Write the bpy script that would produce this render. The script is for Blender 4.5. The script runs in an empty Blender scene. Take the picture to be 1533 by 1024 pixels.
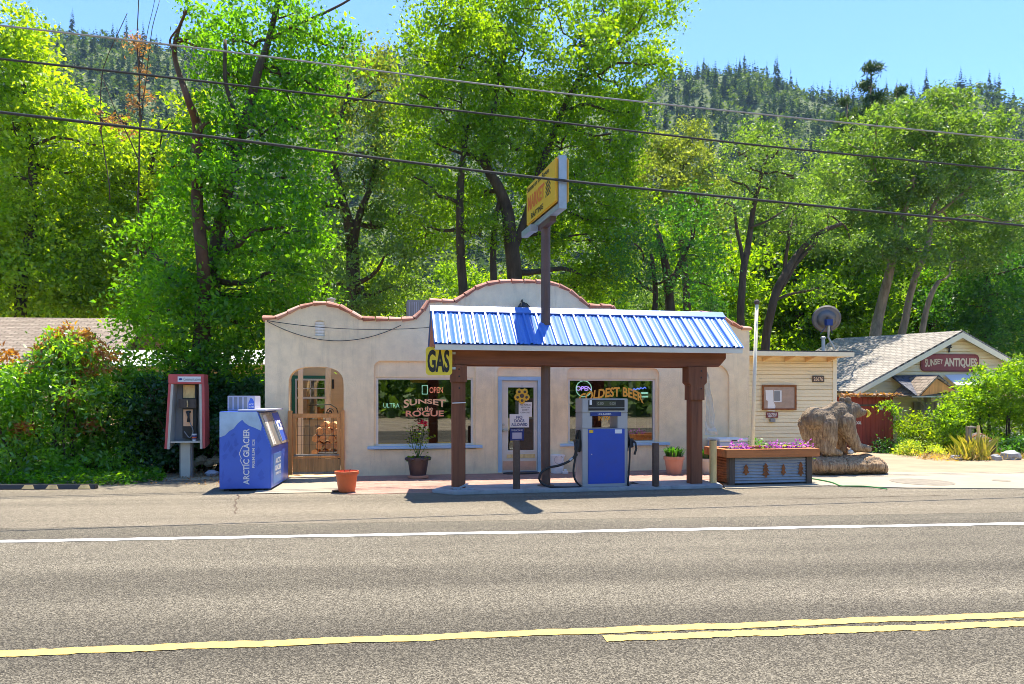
import bpy, bmesh, math, random
import numpy as np
from mathutils import Vector, Matrix, noise
from mathutils.geometry import tessellate_polygon

R = math.radians
rnd = random.Random(7)
rng = np.random.default_rng(11)
sc = bpy.context.scene
COL = sc.collection

# ------------------------------------------------------------------ camera, sky, sun, exposure
F, CX, YH, H, TH = 1060.0, 766.5, 595.0, 1.645, R(10.5)
ST, CT = math.sin(TH), math.cos(TH)
cam_d = bpy.data.cameras.new('camera'); cam = bpy.data.objects.new('camera', cam_d); COL.objects.link(cam)
cam.location = (0, 0, H); cam.rotation_euler = (R(90), 0, -TH)
cam_d.sensor_width = 36; cam_d.lens = 36 * F / 1533; cam_d.shift_y = (YH - 512) / 1533
cam_d.clip_start = 0.1; cam_d.clip_end = 4000
sc.camera = cam

TOSUN = Vector((0.15, 0.275, 1.0)).normalized()
SUN_EL = math.asin(TOSUN.z); SUN_AZ = math.atan2(TOSUN.x, TOSUN.y)
world = bpy.data.worlds.new('World'); sc.world = world; world.use_nodes = True
wn = world.node_tree.nodes; wl = world.node_tree.links
sky = wn.new('ShaderNodeTexSky'); sky.sky_type = 'NISHITA'; sky.sun_disc = False
sky.sun_elevation = SUN_EL; sky.sun_rotation = SUN_AZ; sky.altitude = 2400; sky.air_density = 1.0; sky.dust_density = 0.0; sky.ozone_density = 10
wl.new(sky.outputs[0], wn['Background'].inputs[0]); wn['Background'].inputs[1].default_value = 0.08
sun_d = bpy.data.lights.new('sun', 'SUN'); sun = bpy.data.objects.new('sun', sun_d); COL.objects.link(sun)
sun_d.energy = 2.3; sun_d.angle = R(0.5); sun_d.color = (1.0, 0.92, 0.80)
sun.rotation_euler = TOSUN.to_track_quat('Z', 'Y').to_euler(); sun.location = (0, 0, 60)
sc.view_settings.view_transform = 'Standard'; sc.view_settings.look = 'None'
sc.view_settings.exposure = 2.4; sc.view_settings.gamma = 1.0
sc.render.engine = 'CYCLES'
cy = sc.cycles
cy.max_bounces = 10; cy.diffuse_bounces = 8; cy.glossy_bounces = 3; cy.transmission_bounces = 8; cy.volume_bounces = 1; cy.transparent_max_bounces = 12
cy.filter_width = 0.9
cy.caustics_reflective = False; cy.caustics_refractive = False
try:
    cy.use_denoising = True; cy.denoiser = 'OPENIMAGEDENOISE'
except Exception: pass

# ------------------------------------------------------------------ measuring helpers (a pixel of the photo + a distance -> a point of the place)
def P(px, py, Y):
    u = (px - CX) / F; t = Y / (CT - u * ST)
    return Vector((t * (ST + u * CT), Y, H + t * (YH - py) / F))
def G(px, py, z=0.0):
    t = (H - z) * F / (py - YH); u = (px - CX) / F
    return Vector((t * (ST + u * CT), t * (CT - u * ST), z))
def dep(px, Y): return Y / (CT - (px - CX) / F * ST)
def PX(px, Y): return P(px, YH, Y).x
def PZ(py, px, Y): return P(px, py, Y).z

# ------------------------------------------------------------------ object helpers
ORG = {}
def tag(o, label=None, cat=None, group=None, kind=None):
    if label: o['label'] = label
    if cat: o['category'] = cat
    if group: o['group'] = group
    if kind: o['kind'] = kind
    return o
def thing(name, label, cat, loc=(0, 0, 0), group=None):
    o = bpy.data.objects.new(name, None); COL.objects.link(o); o.location = loc; o.empty_display_size = .2
    ORG[o.name] = Vector(loc)
    return tag(o, label, cat, group)
class MB:
    def __init__(s, M=None):
        s.v = []; s.f = []; s.m = []; s.M = M; s.mi = 0
    def add(s, vs, fs):
        n = len(s.v)
        for p in vs:
            p = Vector(p); s.v.append(s.M @ p if s.M else p)
        for f in fs: s.f.append([i + n for i in f]); s.m.append(s.mi)
        return s
    def box(s, a, b):
        x0, x1 = sorted((a[0], b[0])); y0, y1 = sorted((a[1], b[1])); z0, z1 = sorted((a[2], b[2]))
        return s.add([(x0, y0, z0), (x1, y0, z0), (x1, y1, z0), (x0, y1, z0), (x0, y0, z1), (x1, y0, z1), (x1, y1, z1), (x0, y1, z1)],
                     [(0, 3, 2, 1), (4, 5, 6, 7), (0, 1, 5, 4), (1, 2, 6, 5), (2, 3, 7, 6), (3, 0, 4, 7)])
    def hexa(s, lo, hi):            # two quads of 4 points
        return s.add(list(lo) + list(hi), [(0, 3, 2, 1), (4, 5, 6, 7), (0, 1, 5, 4), (1, 2, 6, 5), (2, 3, 7, 6), (3, 0, 4, 7)])
    def poly(s, pts): return s.add(pts, [list(range(len(pts)))])
    def prism(s, pts, d):           # polygon pushed along vector d
        d = Vector(d); n = len(pts); a = [Vector(p) for p in pts]
        fs = [list(range(n))[::-1], list(range(n, 2 * n))] + [(i, (i + 1) % n, n + (i + 1) % n, n + i) for i in range(n)]
        return s.add(a + [p + d for p in a], fs)
    def tube(s, path, r, n=8, cap=True, flat=None):
        path = [Vector(p) for p in path]; k = len(path)
        rs = r if isinstance(r, (list, tuple)) else [r] * k
        vs = []; prev = None
        for i, p in enumerate(path):
            t = (path[min(i + 1, k - 1)] - path[max(i - 1, 0)])
            t = t.normalized() if t.length > 1e-9 else Vector((0, 0, 1))
            if prev is None:
                a = Vector((0, 1, 0)) if abs(t.y) < .9 else Vector((1, 0, 0))
            else: a = prev
            a = (a - t * a.dot(t)).normalized(); b = t.cross(a); prev = a
            for j in range(n):
                q = 2 * math.pi * j / n
                ca, sa = math.cos(q), math.sin(q)
                fa, fb = flat if flat else (1, 1)
                vs.append(p + a * (rs[i] * ca * fa) + b * (rs[i] * sa * fb))
        fs = []
        for i in range(k - 1):
            for j in range(n):
                fs.append((i * n + j, i * n + (j + 1) % n, (i + 1) * n + (j + 1) % n, (i + 1) * n + j))
        if cap: fs += [list(range(n))[::-1], list(range((k - 1) * n, k * n))]
        return s.add(vs, fs)
    def cyl(s, a, b, r, n=14): return s.tube([a, b], r, n)
    def lathe(s, prof, c, n=20):
        c = Vector(c); vs = []; fs = []; k = len(prof)
        for r_, z in prof:
            for j in range(n):
                q = 2 * math.pi * j / n; vs.append(c + Vector((r_ * math.cos(q), r_ * math.sin(q), z)))
        for i in range(k - 1):
            for j in range(n): fs.append((i * n + j, i * n + (j + 1) % n, (i + 1) * n + (j + 1) % n, (i + 1) * n + j))
        fs += [list(range(n))[::-1], list(range((k - 1) * n, k * n))]
        return s.add(vs, fs)
    def ball(s, c, rad, n=12, m=8):
        c = Vector(c); rad = Vector(rad) if not isinstance(rad, (int, float)) else Vector((rad,) * 3)
        vs = [c + Vector((0, 0, rad.z))]
        for i in range(1, m):
            th = math.pi * i / m
            for j in range(n):
                ph = 2 * math.pi * j / n
                vs.append(c + Vector((rad.x * math.sin(th) * math.cos(ph), rad.y * math.sin(th) * math.sin(ph), rad.z * math.cos(th))))
        vs.append(c - Vector((0, 0, rad.z))); L = len(vs) - 1
        fs = [(0, 1 + j, 1 + (j + 1) % n) for j in range(n)]
        for i in range(m - 2):
            for j in range(n):
                a = 1 + i * n; fs.append((a + j, a + n + j, a + n + (j + 1) % n, a + (j + 1) % n))
        a = 1 + (m - 2) * n
        fs += [(a + (j + 1) % n, a + j, L) for j in range(n)]
        return s.add(vs, fs)
    def holed(s, outer, holes, y, flip=False):   # flat wall in XZ at depth y with holes; points are (x, z)
        loops = [outer] + holes
        tri = tessellate_polygon([[Vector((p[0], p[1], 0)) for p in l] for l in loops])
        pts = [p for l in loops for p in l]
        return s.add([(p[0], y, p[1]) for p in pts], [t for t in tri])
    def rim(s, loop, y0, y1):
        n = len(loop)
        return s.add([(p[0], y0, p[1]) for p in loop] + [(p[0], y1, p[1]) for p in loop],
                     [(i, (i + 1) % n, n + (i + 1) % n, n + i) for i in range(n)])
    def build(s, name, mats, parent=None, bev=0, smooth=False, seg=2, recalc=True, origin=None):
        o_ = ORG[parent.name] if parent else (Vector(origin) if origin is not None else Vector((0, 0, 0)))
        me = bpy.data.meshes.new(name)
        me.from_pydata([p - o_ for p in s.v], [], s.f)
        if not isinstance(mats, (list, tuple)): mats = [mats]
        for m in mats: me.materials.append(m)
        if len(mats) > 1: me.polygons.foreach_set('material_index', s.m)
        if recalc or bev:
            bm = bmesh.new(); bm.from_mesh(me)
            if recalc: bmesh.ops.recalc_face_normals(bm, faces=bm.faces)
            if bev:
                es = [e for e in bm.edges if len(e.link_faces) == 2 and e.calc_face_angle(0) > .5]
                bmesh.ops.bevel(bm, geom=es, offset=bev, segments=seg, affect='EDGES', clamp_overlap=True)
            bm.to_mesh(me); bm.free()
        if smooth: me.polygons.foreach_set('use_smooth', [True] * len(me.polygons))
        o = bpy.data.objects.new(name, me); COL.objects.link(o)
        if parent: o.parent = parent
        else: o.location = o_
        ORG[o.name] = o_
        return o
def single(mb, name, mats, label, cat, loc, group=None, **k):     # a thing that is one mesh
    return tag(mb.build(name, mats, None, origin=loc, **k), label, cat, group)
def copy_tree(o, parent=None):
    c = o.copy(); COL.objects.link(c)
    if parent: c.parent = parent
    for ch in list(o.children): copy_tree(ch, c)
    return c

def text(name, body, m, c, right, up, w, h, parent=None, bold=0.0, ext=.004, warp=None, lines=1.0):
    cu = bpy.data.curves.new('lettering', 'FONT'); cu.body = body; cu.align_x = 'CENTER'; cu.align_y = 'CENTER'
    cu.size = 1; cu.offset = bold; cu.resolution_u = 3; cu.space_line = lines
    ob = bpy.data.objects.new('lettering', cu); COL.objects.link(ob)
    me0 = bpy.data.meshes.new_from_object(ob.evaluated_get(bpy.context.evaluated_depsgraph_get()))
    bpy.data.objects.remove(ob); bpy.data.curves.remove(cu)
    xs = [v.co.x for v in me0.vertices]; ys = [v.co.y for v in me0.vertices]
    x0, x1, y0, y1 = min(xs), max(xs), min(ys), max(ys)
    c = Vector(c); right = Vector(right).normalized(); up = Vector(up).normalized(); nrm = right.cross(up)
    mb = MB(); pts = []
    if warp:     # more points along the letters so they can bend
        bm = bmesh.new(); bm.from_mesh(me0)
        bmesh.ops.subdivide_edges(bm, edges=[e for e in bm.edges if e.calc_length() > .25], cuts=3)
        bm.to_mesh(me0); bm.free()
    for v in me0.vertices:
        X = ((v.co.x - x0) / (x1 - x0) - .5); Y = ((v.co.y - y0) / (y1 - y0) - .5)
        if warp: X, Y = warp(X, Y)
        pts.append(c + right * (X * w) + up * (Y * h))
    fs = [list(p.vertices) for p in me0.polygons]
    n = len(pts)
    mb.add([p + nrm * ext for p in pts], fs)
    bpy.data.meshes.remove(me0)
    return mb.build(name, m, parent, recalc=False)

# ------------------------------------------------------------------ materials
def newmat(name):
    m = bpy.data.materials.new(name); m.use_nodes = True
    nt = m.node_tree; b = nt.nodes['Principled BSDF']
    return m, nt, b
def N(nt, t, **k):
    n = nt.nodes.new(t)
    for a, v in k.items(): setattr(n, a, v)
    return n
def ramp(nt, fac, stops):
    r = N(nt, 'ShaderNodeValToRGB'); e = r.color_ramp.elements
    while len(e) < len(stops): e.new(.5)
    for el, (p, c) in zip(e, stops): el.position = p; el.color = (*c, 1) if len(c) == 3 else c
    nt.links.new(fac, r.inputs[0]); return r.outputs[0]
def coords(nt, scale=(1, 1, 1), rot=(0, 0, 0)):
    tc = N(nt, 'ShaderNodeTexCoord'); mp = N(nt, 'ShaderNodeMapping')
    mp.inputs['Scale'].default_value = scale; mp.inputs['Rotation'].default_value = rot
    nt.links.new(tc.outputs['Object'], mp.inputs[0]); return mp.outputs[0]
def noi(nt, vec, scale, detail=4, rough=.6):
    n = N(nt, 'ShaderNodeTexNoise'); n.inputs['Scale'].default_value = scale; n.inputs['Detail'].default_value = detail
    n.inputs['Roughness'].default_value = rough; nt.links.new(vec, n.inputs['Vector']); return n.outputs['Fac']
def mul(c, k): return tuple(max(0, min(1, x * k)) for x in c)
def mixc(nt, f, a, b, mode='MIX'):
    m = N(nt, 'ShaderNodeMix', data_type='RGBA', blend_type=mode)
    for s, v in ((0, f), (6, a), (7, b)):
        if isinstance(v, (int, float)): m.inputs[s].default_value = v
        elif isinstance(v, tuple): m.inputs[s].default_value = (*v, 1)
        else: nt.links.new(v, m.inputs[s])
    return m.outputs[2]
def bumpn(nt, b, hgt, strength, dist=.01):
    n = N(nt, 'ShaderNodeBump'); n.inputs['Strength'].default_value = strength; n.inputs['Distance'].default_value = dist
    nt.links.new(hgt, n.inputs['Height']); nt.links.new(n.outputs[0], b.inputs['Normal'])
def pm(name, col, rough=.7, var=.15, sc_=3.0, bump=.15, bs=40, metal=0.0, spec=.5, stretch=(1, 1, 1), dirt=None, dirtamt=.5, dirtscale=1.5, streak=0):
    m, nt, b = newmat(name)
    v = coords(nt, stretch)
    c = ramp(nt, noi(nt, v, sc_, 5), [(.3, mul(col, 1 - var)), (.7, mul(col, 1 + var))])
    if dirt:
        f = ramp(nt, noi(nt, v, dirtscale, 6, .7), [(.5, (0, 0, 0)), (.72, (dirtamt,) * 3)])
        c = mixc(nt, f, c, dirt)
    if streak:
        f2 = ramp(nt, noi(nt, coords(nt, (1, 1, .10)), 4.5, 6, .75), [(.52, (0, 0, 0)), (.74, (streak,) * 3)])
        c = mixc(nt, f2, c, mul(col, .62))
    nt.links.new(c, b.inputs['Base Color'])
    b.inputs['Roughness'].default_value = rough; b.inputs['Metallic'].default_value = metal
    b.inputs['Specular IOR Level'].default_value = spec
    if bump: bumpn(nt, b, noi(nt, v, bs, 3), bump)
    return m
def wood(name, col, dark=.55, scale=6, axis='z', rough=.75, bump=.3):
    st = {'z': (1, 1, .08), 'x': (.08, 1, 1), 'y': (1, .08, 1)}[axis]
    m, nt, b = newmat(name)
    v = coords(nt, st)
    f = noi(nt, v, scale * 2.2, 6, .65)
    c = ramp(nt, f, [(.28, mul(col, dark)), (.5, col), (.75, mul(col, 1.3))])
    v2 = coords(nt)
    c = mixc(nt, ramp(nt, noi(nt, v2, 1.3, 3), [(.4, (0, 0, 0)), (.75, (.45,) * 3)]), c, mul(col, .6))
    nt.links.new(c, b.inputs['Base Color']); b.inputs['Roughness'].default_value = rough
    bumpn(nt, b, f, bump, .008)
    return m
def emit(name, col, s=1.0):
    m, nt, b = newmat(name)
    b.inputs['Base Color'].default_value = (*col, 1); b.inputs['Emission Color'].default_value = (*col, 1); b.inputs['Emission Strength'].default_value = s
    return m
def leafmat(name, cs, trans=.62, gloss=.03, grough=.5, bias=(.15, .5, .85), tm=(3.0, 2.4, .4)):
    m = bpy.data.materials.new(name); m.use_nodes = True; nt = m.node_tree; nt.nodes.remove(nt.nodes['Principled BSDF'])
    out = nt.nodes['Material Output']
    ge = N(nt, 'ShaderNodeNewGeometry')
    c = ramp(nt, ge.outputs['Random Per Island'], [(bias[i], cs[i]) for i in range(3)])
    v = coords(nt)
    c = mixc(nt, ramp(nt, noi(nt, v, .55, 3), [(.35, (0, 0, 0)), (.7, (.55,) * 3)]), c, mul(cs[2], 1.0))
    d = N(nt, 'ShaderNodeBsdfDiffuse'); t = N(nt, 'ShaderNodeBsdfTranslucent'); g = N(nt, 'ShaderNodeBsdfGlossy'); g.inputs['Roughness'].default_value = grough
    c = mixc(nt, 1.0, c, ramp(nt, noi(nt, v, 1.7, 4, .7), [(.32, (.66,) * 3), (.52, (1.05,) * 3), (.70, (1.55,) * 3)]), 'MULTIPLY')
    ct = mixc(nt, 1.0, c, tm, 'MULTIPLY')
    nt.links.new(c, d.inputs[0]); nt.links.new(ct, t.inputs[0])
    m1 = N(nt, 'ShaderNodeMixShader'); m1.inputs[0].default_value = trans
    nt.links.new(d.outputs[0], m1.inputs[1]); nt.links.new(t.outputs[0], m1.inputs[2])
    m2 = N(nt, 'ShaderNodeMixShader'); m2.inputs[0].default_value = gloss
    nt.links.new(m1.outputs[0], m2.inputs[1]); nt.links.new(g.outputs[0], m2.inputs[2])
    nt.links.new(m2.outputs[0], out.inputs[0])
    return m
def glassmat(name, tint=(.86, .9, .88), refl=.25):
    m = bpy.data.materials.new(name); m.use_nodes = True; nt = m.node_tree; nt.nodes.remove(nt.nodes['Principled BSDF'])
    out = nt.nodes['Material Output']
    t = N(nt, 'ShaderNodeBsdfTransparent'); t.inputs[0].default_value = (*tint, 1)
    g = N(nt, 'ShaderNodeBsdfGlossy'); g.inputs['Roughness'].default_value = .01
    mx = N(nt, 'ShaderNodeMixShader'); mx.inputs[0].default_value = refl
    nt.links.new(t.outputs[0], mx.inputs[1]); nt.links.new(g.outputs[0], mx.inputs[2]); nt.links.new(mx.outputs[0], out.inputs[0])
    return m

def asphalt(name, dark, mid, light, scale=55, band=True, tracks=False):
    m, nt, b = newmat(name)
    v = coords(nt)
    vo = N(nt, 'ShaderNodeTexVoronoi'); vo.inputs['Scale'].default_value = scale; nt.links.new(v, vo.inputs['Vector'])
    f1 = noi(nt, v, scale * 1.6, 2, .8)
    c = ramp(nt, f1, [(.30, dark), (.5, mid), (.72, light)])
    cell = N(nt, 'ShaderNodeSeparateColor'); nt.links.new(vo.outputs['Color'], cell.inputs[0])
    stone = ramp(nt, cell.outputs[0], [(.0, mul(dark, .75)), (.45, mid), (.8, light), (1.0, mul(light, 1.5))])
    c = mixc(nt, .6, c, stone)
    if band:
        v2 = coords(nt, (.05, 1, 1))
        w = ramp(nt, noi(nt, v2, .75, 2), [(.35, (.78,) * 3), (.65, (1.16,) * 3)])
        c = mixc(nt, 1.0, c, w, 'MULTIPLY')
    if tracks:
        sp = N(nt, 'ShaderNodeSeparateXYZ'); nt.links.new(coords(nt), sp.inputs[0])
        wob = noi(nt, coords(nt, (.12, 1, 1)), 1.2, 3)
        ma = N(nt, 'ShaderNodeMath', operation='MULTIPLY_ADD'); nt.links.new(wob, ma.inputs[0]); ma.inputs[1].default_value = .5; nt.links.new(sp.outputs[1], ma.inputs[2])
        mr = N(nt, 'ShaderNodeMapRange'); mr.inputs[1].default_value = -7.5; mr.inputs[2].default_value = .5; nt.links.new(ma.outputs[0], mr.inputs[0])
        tr = ramp(nt, mr.outputs[0], [(.0, (.9,) * 3), (.25, (.82,) * 3), (.40, (1.0,) * 3), (.50, (.78,) * 3), (.60, (1.10,) * 3), (.69, (.84,) * 3), (.79, (1.12,) * 3), (.90, (.96,) * 3), (1.0, (1.1,) * 3)])
        c = mixc(nt, 1.0, c, tr, 'MULTIPLY')
    w2 = ramp(nt, noi(nt, coords(nt, (.35, 1, 1)), .5, 6, .7), [(.3, (.84,) * 3), (.7, (1.12,) * 3)])
    c = mixc(nt, 1.0, c, w2, 'MULTIPLY')
    nt.links.new(c, b.inputs['Base Color']); b.inputs['Roughness'].default_value = .9; b.inputs['Specular IOR Level'].default_value = .25
    bumpn(nt, b, vo.outputs['Distance'], .7, .012)
    return m
def shingle(name, c1, c2, w=.3, h=.14, axes='xy'):
    m, nt, b = newmat(name)
    tc = N(nt, 'ShaderNodeTexCoord')
    br = N(nt, 'ShaderNodeTexBrick'); br.inputs['Scale'].default_value = 1; br.inputs['Brick Width'].default_value = w; br.inputs['Row Height'].default_value = h
    br.inputs['Mortar Size'].default_value = .012; br.inputs['Color1'].default_value = (*c1, 1); br.inputs['Color2'].default_value = (*c2, 1); br.inputs['Mortar'].default_value = (*mul(c1, .35), 1)
    nt.links.new(tc.outputs['UV'], br.inputs['Vector'])
    n = noi(nt, coords(nt), 9, 5, .8)
    c = mixc(nt, 1.0, br.outputs['Color'], ramp(nt, n, [(.25, (.6,) * 3), (.75, (1.35,) * 3)]), 'MULTIPLY')
    nt.links.new(c, b.inputs['Base Color']); b.inputs['Roughness'].default_value = .95
    bumpn(nt, b, br.outputs['Fac'], .5, .02)
    return m
M = {}
M['road'] = asphalt('road asphalt', (.015, .0125, .009), (.096, .083, .060), (.26, .23, .17), 110, True, True)
M['old_asphalt'] = asphalt('old tan asphalt', (.044, .036, .025), (.165, .140, .098), (.32, .275, .20), 100)
M['concrete'] = pm('concrete', (.33, .28, .20), .9, .12, 1.2, .2, 60, dirt=(.25, .21, .16), dirtamt=.5)
M['island'] = pm('island concrete', (.34, .34, .34), .9, .15, 2.5, .25, 50, dirt=(.16, .15, .13), dirtamt=.6, dirtscale=3)
M['white_paint'] = pm('road white', (.70, .69, .64), .8, .1, 6, .3, 60, dirt=(.22, .20, .17), dirtamt=.7, dirtscale=9)
M['yellow_paint'] = pm('road yellow', (.56, .39, .10), .8, .1, 6, .3, 60, dirt=(.22, .19, .13), dirtamt=.75, dirtscale=9)
M['stucco'] = pm('stucco', (.92, .735, .46), .95, .09, 4.5, .5, 40, spec=.2, dirt=(.62, .49, .33), dirtamt=.4, dirtscale=.9, streak=.55)
M['stucco_in'] = pm('recessed stucco', (.92, .725, .45), .95, .08, 4.0, .4, 45, spec=.2, streak=.4)
def tilemat():
    m, nt, b = newmat('coping tile')
    ge = N(nt, 'ShaderNodeNewGeometry')
    c = ramp(nt, ge.outputs['Random Per Island'], [(.0, (.30, .115, .075)), (.5, (.46, .20, .13)), (1.0, (.58, .33, .24))])
    c = mixc(nt, ramp(nt, noi(nt, coords(nt), 7, 6, .7), [(.45, (0, 0, 0)), (.75, (.6,) * 3)]), c, (.55, .40, .32))
    nt.links.new(c, b.inputs['Base Color']); b.inputs['Roughness'].default_value = .85
    bumpn(nt, b, noi(nt, coords(nt), 30, 4), .3)
    return m
M['terracotta_tile'] = tilemat()
M['white_frame'] = pm('white frame', (.74, .70, .62), .5, .06, 3, .05, 30, dirt=(.4, .36, .3), dirtamt=.3)
M['pale_blue'] = pm('pale blue trim', (.38, .56, .72), .55, .06, 4, .08, 30, dirt=(.5, .5, .48), dirtamt=.4)
M['door_white'] = pm('door paint', (.72, .66, .55), .5, .05, 3, .05, 20)
M['brown_beam'] = wood('brown stained timber', (.21, .070, .030), .6, 5, 'x')
M['brown_post'] = wood('brown stained post', (.20, .070, .030), .55, 5, 'z')
M['orange_wood'] = wood('gable boards', (.42, .13, .05), .7, 5, 'z')
M['fascia'] = pm('cream fascia', (.72, .69, .58), .6, .06, 3, .1, 30)
M['blue_metal'] = pm('blue roof metal', (.045, .17, .55), .45, .05, 2, 0.02, 8, spec=.8)
M['pole_brown'] = pm('brown pole paint', (.12, .062, .045), .5, .15, 4, .1, 30)
M['sign_yellow'] = pm('sign yellow', (.80, .47, .03), .45, .05, 3, .02, 10)
M['gas_yellow'] = pm('yellow sign board', (.80, .62, .04), .5, .05, 3, .02, 10)
M['black'] = pm('black paint', (.015, .015, .014), .5, .1, 3, .02, 20)
M['black_rubber'] = pm('black rubber', (.018, .018, .018), .55, .1, 3, .05, 20)
M['red_text'] = pm('sign red', (.75, .16, .03), .5, .05, 3, 0)
M['galv'] = pm('galvanised steel', (.42, .45, .46), .45, .12, 6, .05, 20, metal=.5)
M['pump_grey'] = pm('pump grey', (.40, .40, .41), .45, .06, 3, .03, 20, metal=.25)
M['pump_blue'] = pm('pump blue', (.022, .075, .42), .4, .05, 2, .02, 10, dirt=(.05, .07, .25), dirtamt=.4, dirtscale=5)
M['navy'] = pm('navy', (.015, .04, .20), .4, .05, 3, 0)
M['toy_green'] = pm('toy green', (.10, .55, .12), .4, .05, 3, 0)
M['pole_cream'] = pm('pole cream paint', (.82, .74, .52), .5, .05, 3, 0)
M['cover'] = pm('cover iron', (.24, .21, .165), 1.0, .2, 5, .2, 40, spec=.1)
M['vent_white'] = pm('vent white', (.86, .82, .72), .7, .05, 3, .05, 30)
M['white'] = pm('white card', (.78, .77, .74), .6, .03, 3, 0)
M['ice_blue'] = pm('ice box blue', (.055, .135, .56), .35, .10, 1.6, .03, 4)
M['ice_light'] = pm('ice box pale blue', (.36, .50, .64), .4, .2, 3, .02, 5)
M['ice_mid'] = pm('ice box mid blue', (.11, .24, .55), .4, .1, 3, .02, 5)
M['steel'] = pm('brushed steel', (.55, .52, .46), .35, .12, 6, .02, 20, metal=.7)
M['gate_wood'] = wood('gate cedar', (.74, .32, .09), .6, 5, 'z')
M['gate_board'] = wood('gate lower boards', (.58, .28, .09), .5, 5, 'z')
M['grey_wood'] = wood('grey weathered wood', (.30, .26, .20), .5, 5, 'z')
M['cream_siding'] = pm('cream siding', (.86, .73, .46), .7, .06, 2, .08, 30, stretch=(.3, 1, 3), dirt=(.42, .36, .25), dirtamt=.35)
M['orange_pot'] = pm('orange pot', (.62, .13, .035), .5, .08, 4, .05, 20)
M['terracotta'] = pm('terracotta', (.55, .28, .18), .8, .1, 4, .15, 30)
M['dark_pot'] = pm('dark pot', (.045, .03, .03), .45, .2, 4, .05, 20)
M['brick'] = None
M['soil'] = pm('soil', (.10, .07, .045), .95, .3, 8, .5, 30)
M['bear'] = None
M['shed_red'] = wood('red boards', (.33, .05, .03), .5, 5, 'z')
M['antique_red'] = pm('sign maroon', (.21, .035, .035), .5, .1, 4, .05, 20)
M['cream_letter'] = pm('cream lettering', (.75, .55, .36), .6, .05, 3, 0)
M['brown_shingle'] = shingle('brown shingles', (.22, .17, .125), (.29, .235, .175))
M['grey_shingle'] = shingle('grey shingles', (.26, .235, .195), (.35, .315, .265))
M['dark_shingle'] = shingle('dark shingles', (.09, .09, .11), (.14, .14, .15))
M['bark'] = pm('bark', (.075, .052, .034), .95, .45, 7, .8, 14, stretch=(1, 1, .25))
M['bark_moss'] = pm('mossy bark', (.115, .055, .028), .95, .55, 5, 1.0, 10, stretch=(1, 1, .5), dirt=(.035, .04, .015), dirtamt=.85, dirtscale=2.5)
M['bark_pale'] = pm('pale bark', (.24, .18, .12), .95, .4, 7, .8, 14, stretch=(1, 1, .25))
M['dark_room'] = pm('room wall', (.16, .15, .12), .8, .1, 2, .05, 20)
M['shelf'] = pm('shelf', (.35, .33, .28), .6, .15, 4, 0)
M['orange_text'] = pm('orange window lettering', (.85, .42, .05), .6, .05, 3, 0)
M['salmon_text'] = pm('salmon window lettering', (.90, .36, .20), .6, .05, 3, 0)
M['cream_text'] = pm('pale window lettering', (.92, .52, .28), .6, .05, 3, 0)
M['plastic'] = None
M['glass'] = glassmat('window glass', (.55, .62, .58), .18)
M['green_trim'] = pm('green trim', (.02, .16, .09), .6, .1, 3, .05, 20)
M['tan_wall'] = pm('tan boards', (.74, .52, .29), .8, .1, 3, .1, 20, stretch=(.2, 1, 2))
M['dish'] = pm('satellite dish grey', (.19, .175, .165), .5, .08, 3, .02, 10)
M['red_paint'] = pm('payphone red', (.60, .09, .085), .45, .1, 4, .03, 20, dirt=(.5, .2, .17), dirtamt=.4)
M['pale_metal'] = pm('pale metal', (.60, .55, .44), .5, .08, 4, .04, 20, dirt=(.3, .25, .18), dirtamt=.3)
M['grey_panel'] = pm('grey panel', (.25, .25, .25), .5, .1, 4, .04, 20)
M['petal_pink'] = leafmat('magenta petals', [(.26, .01, .30), (.38, .03, .42), (.55, .22, .58)], .4, .03, tm=(1.3, 1.2, 1.3))
M['petal_red'] = leafmat('red petals', [(.6, .01, .03), (.7, .02, .05), (.75, .05, .1)], .3, .03, tm=(1.2, 1.1, 1.1))
M['corrugated'] = pm('corrugated steel', (.27, .31, .36), .5, .15, 5, .03, 15, metal=.25)
M['rust'] = pm('rust', (.24, .085, .025), .9, .35, 9, .3, 40)
M['deck_orange'] = wood('orange stained deck board', (.48, .17, .05), .55, 5, 'x')
M['dark_wood'] = wood('dark post wood', (.10, .075, .055), .5, 5, 'z')
M['bollard_brown'] = pm('bollard paint', (.085, .050, .036), .55, .2, 5, .1, 30, dirt=(.16, .11, .08), dirtamt=.5, dirtscale=6)
M['yellow_post'] = pm('faded yellow post', (.85, .60, .25), .85, .2, 6, .4, 25, stretch=(1, 1, .3), dirt=(.2, .13, .07), dirtamt=.7, dirtscale=7)
M['neon_purple'] = emit('neon purple', (.50, .25, .95), 1.2)
M['neon_green'] = emit('neon green', (.25, .75, .5), .8)
M['neon_blue'] = emit('neon blue', (.15, .2, .95), 1.0)
M['neon_pale'] = emit('neon pale', (.45, .75, .65), .5)
M['neon_red'] = emit('neon red', (.8, .2, .15), .7)
M['flower_yellow'] = pm('sunflower yellow', (.80, .48, .04), .6, .1, 5, 0)
M['cable'] = pm('cable', (.03, .03, .03), .7, .2, 5, 0)
M['cable_grey'] = pm('grey cable', (.30, .29, .27), .6, .2, 5, 0)
M['hose_green'] = pm('garden hose', (.03, .20, .05), .5, .1, 5, 0)
M['cut_log'] = wood('split firewood', (.66, .38, .17), .5, 6, 'y')
M['iron'] = pm('wrought iron', (.02, .017, .015), .5, .1, 5, 0)
M['lav'] = pm('pale lavender steel', (.48, .48, .56), .5, .06, 3, .02, 20)

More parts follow.
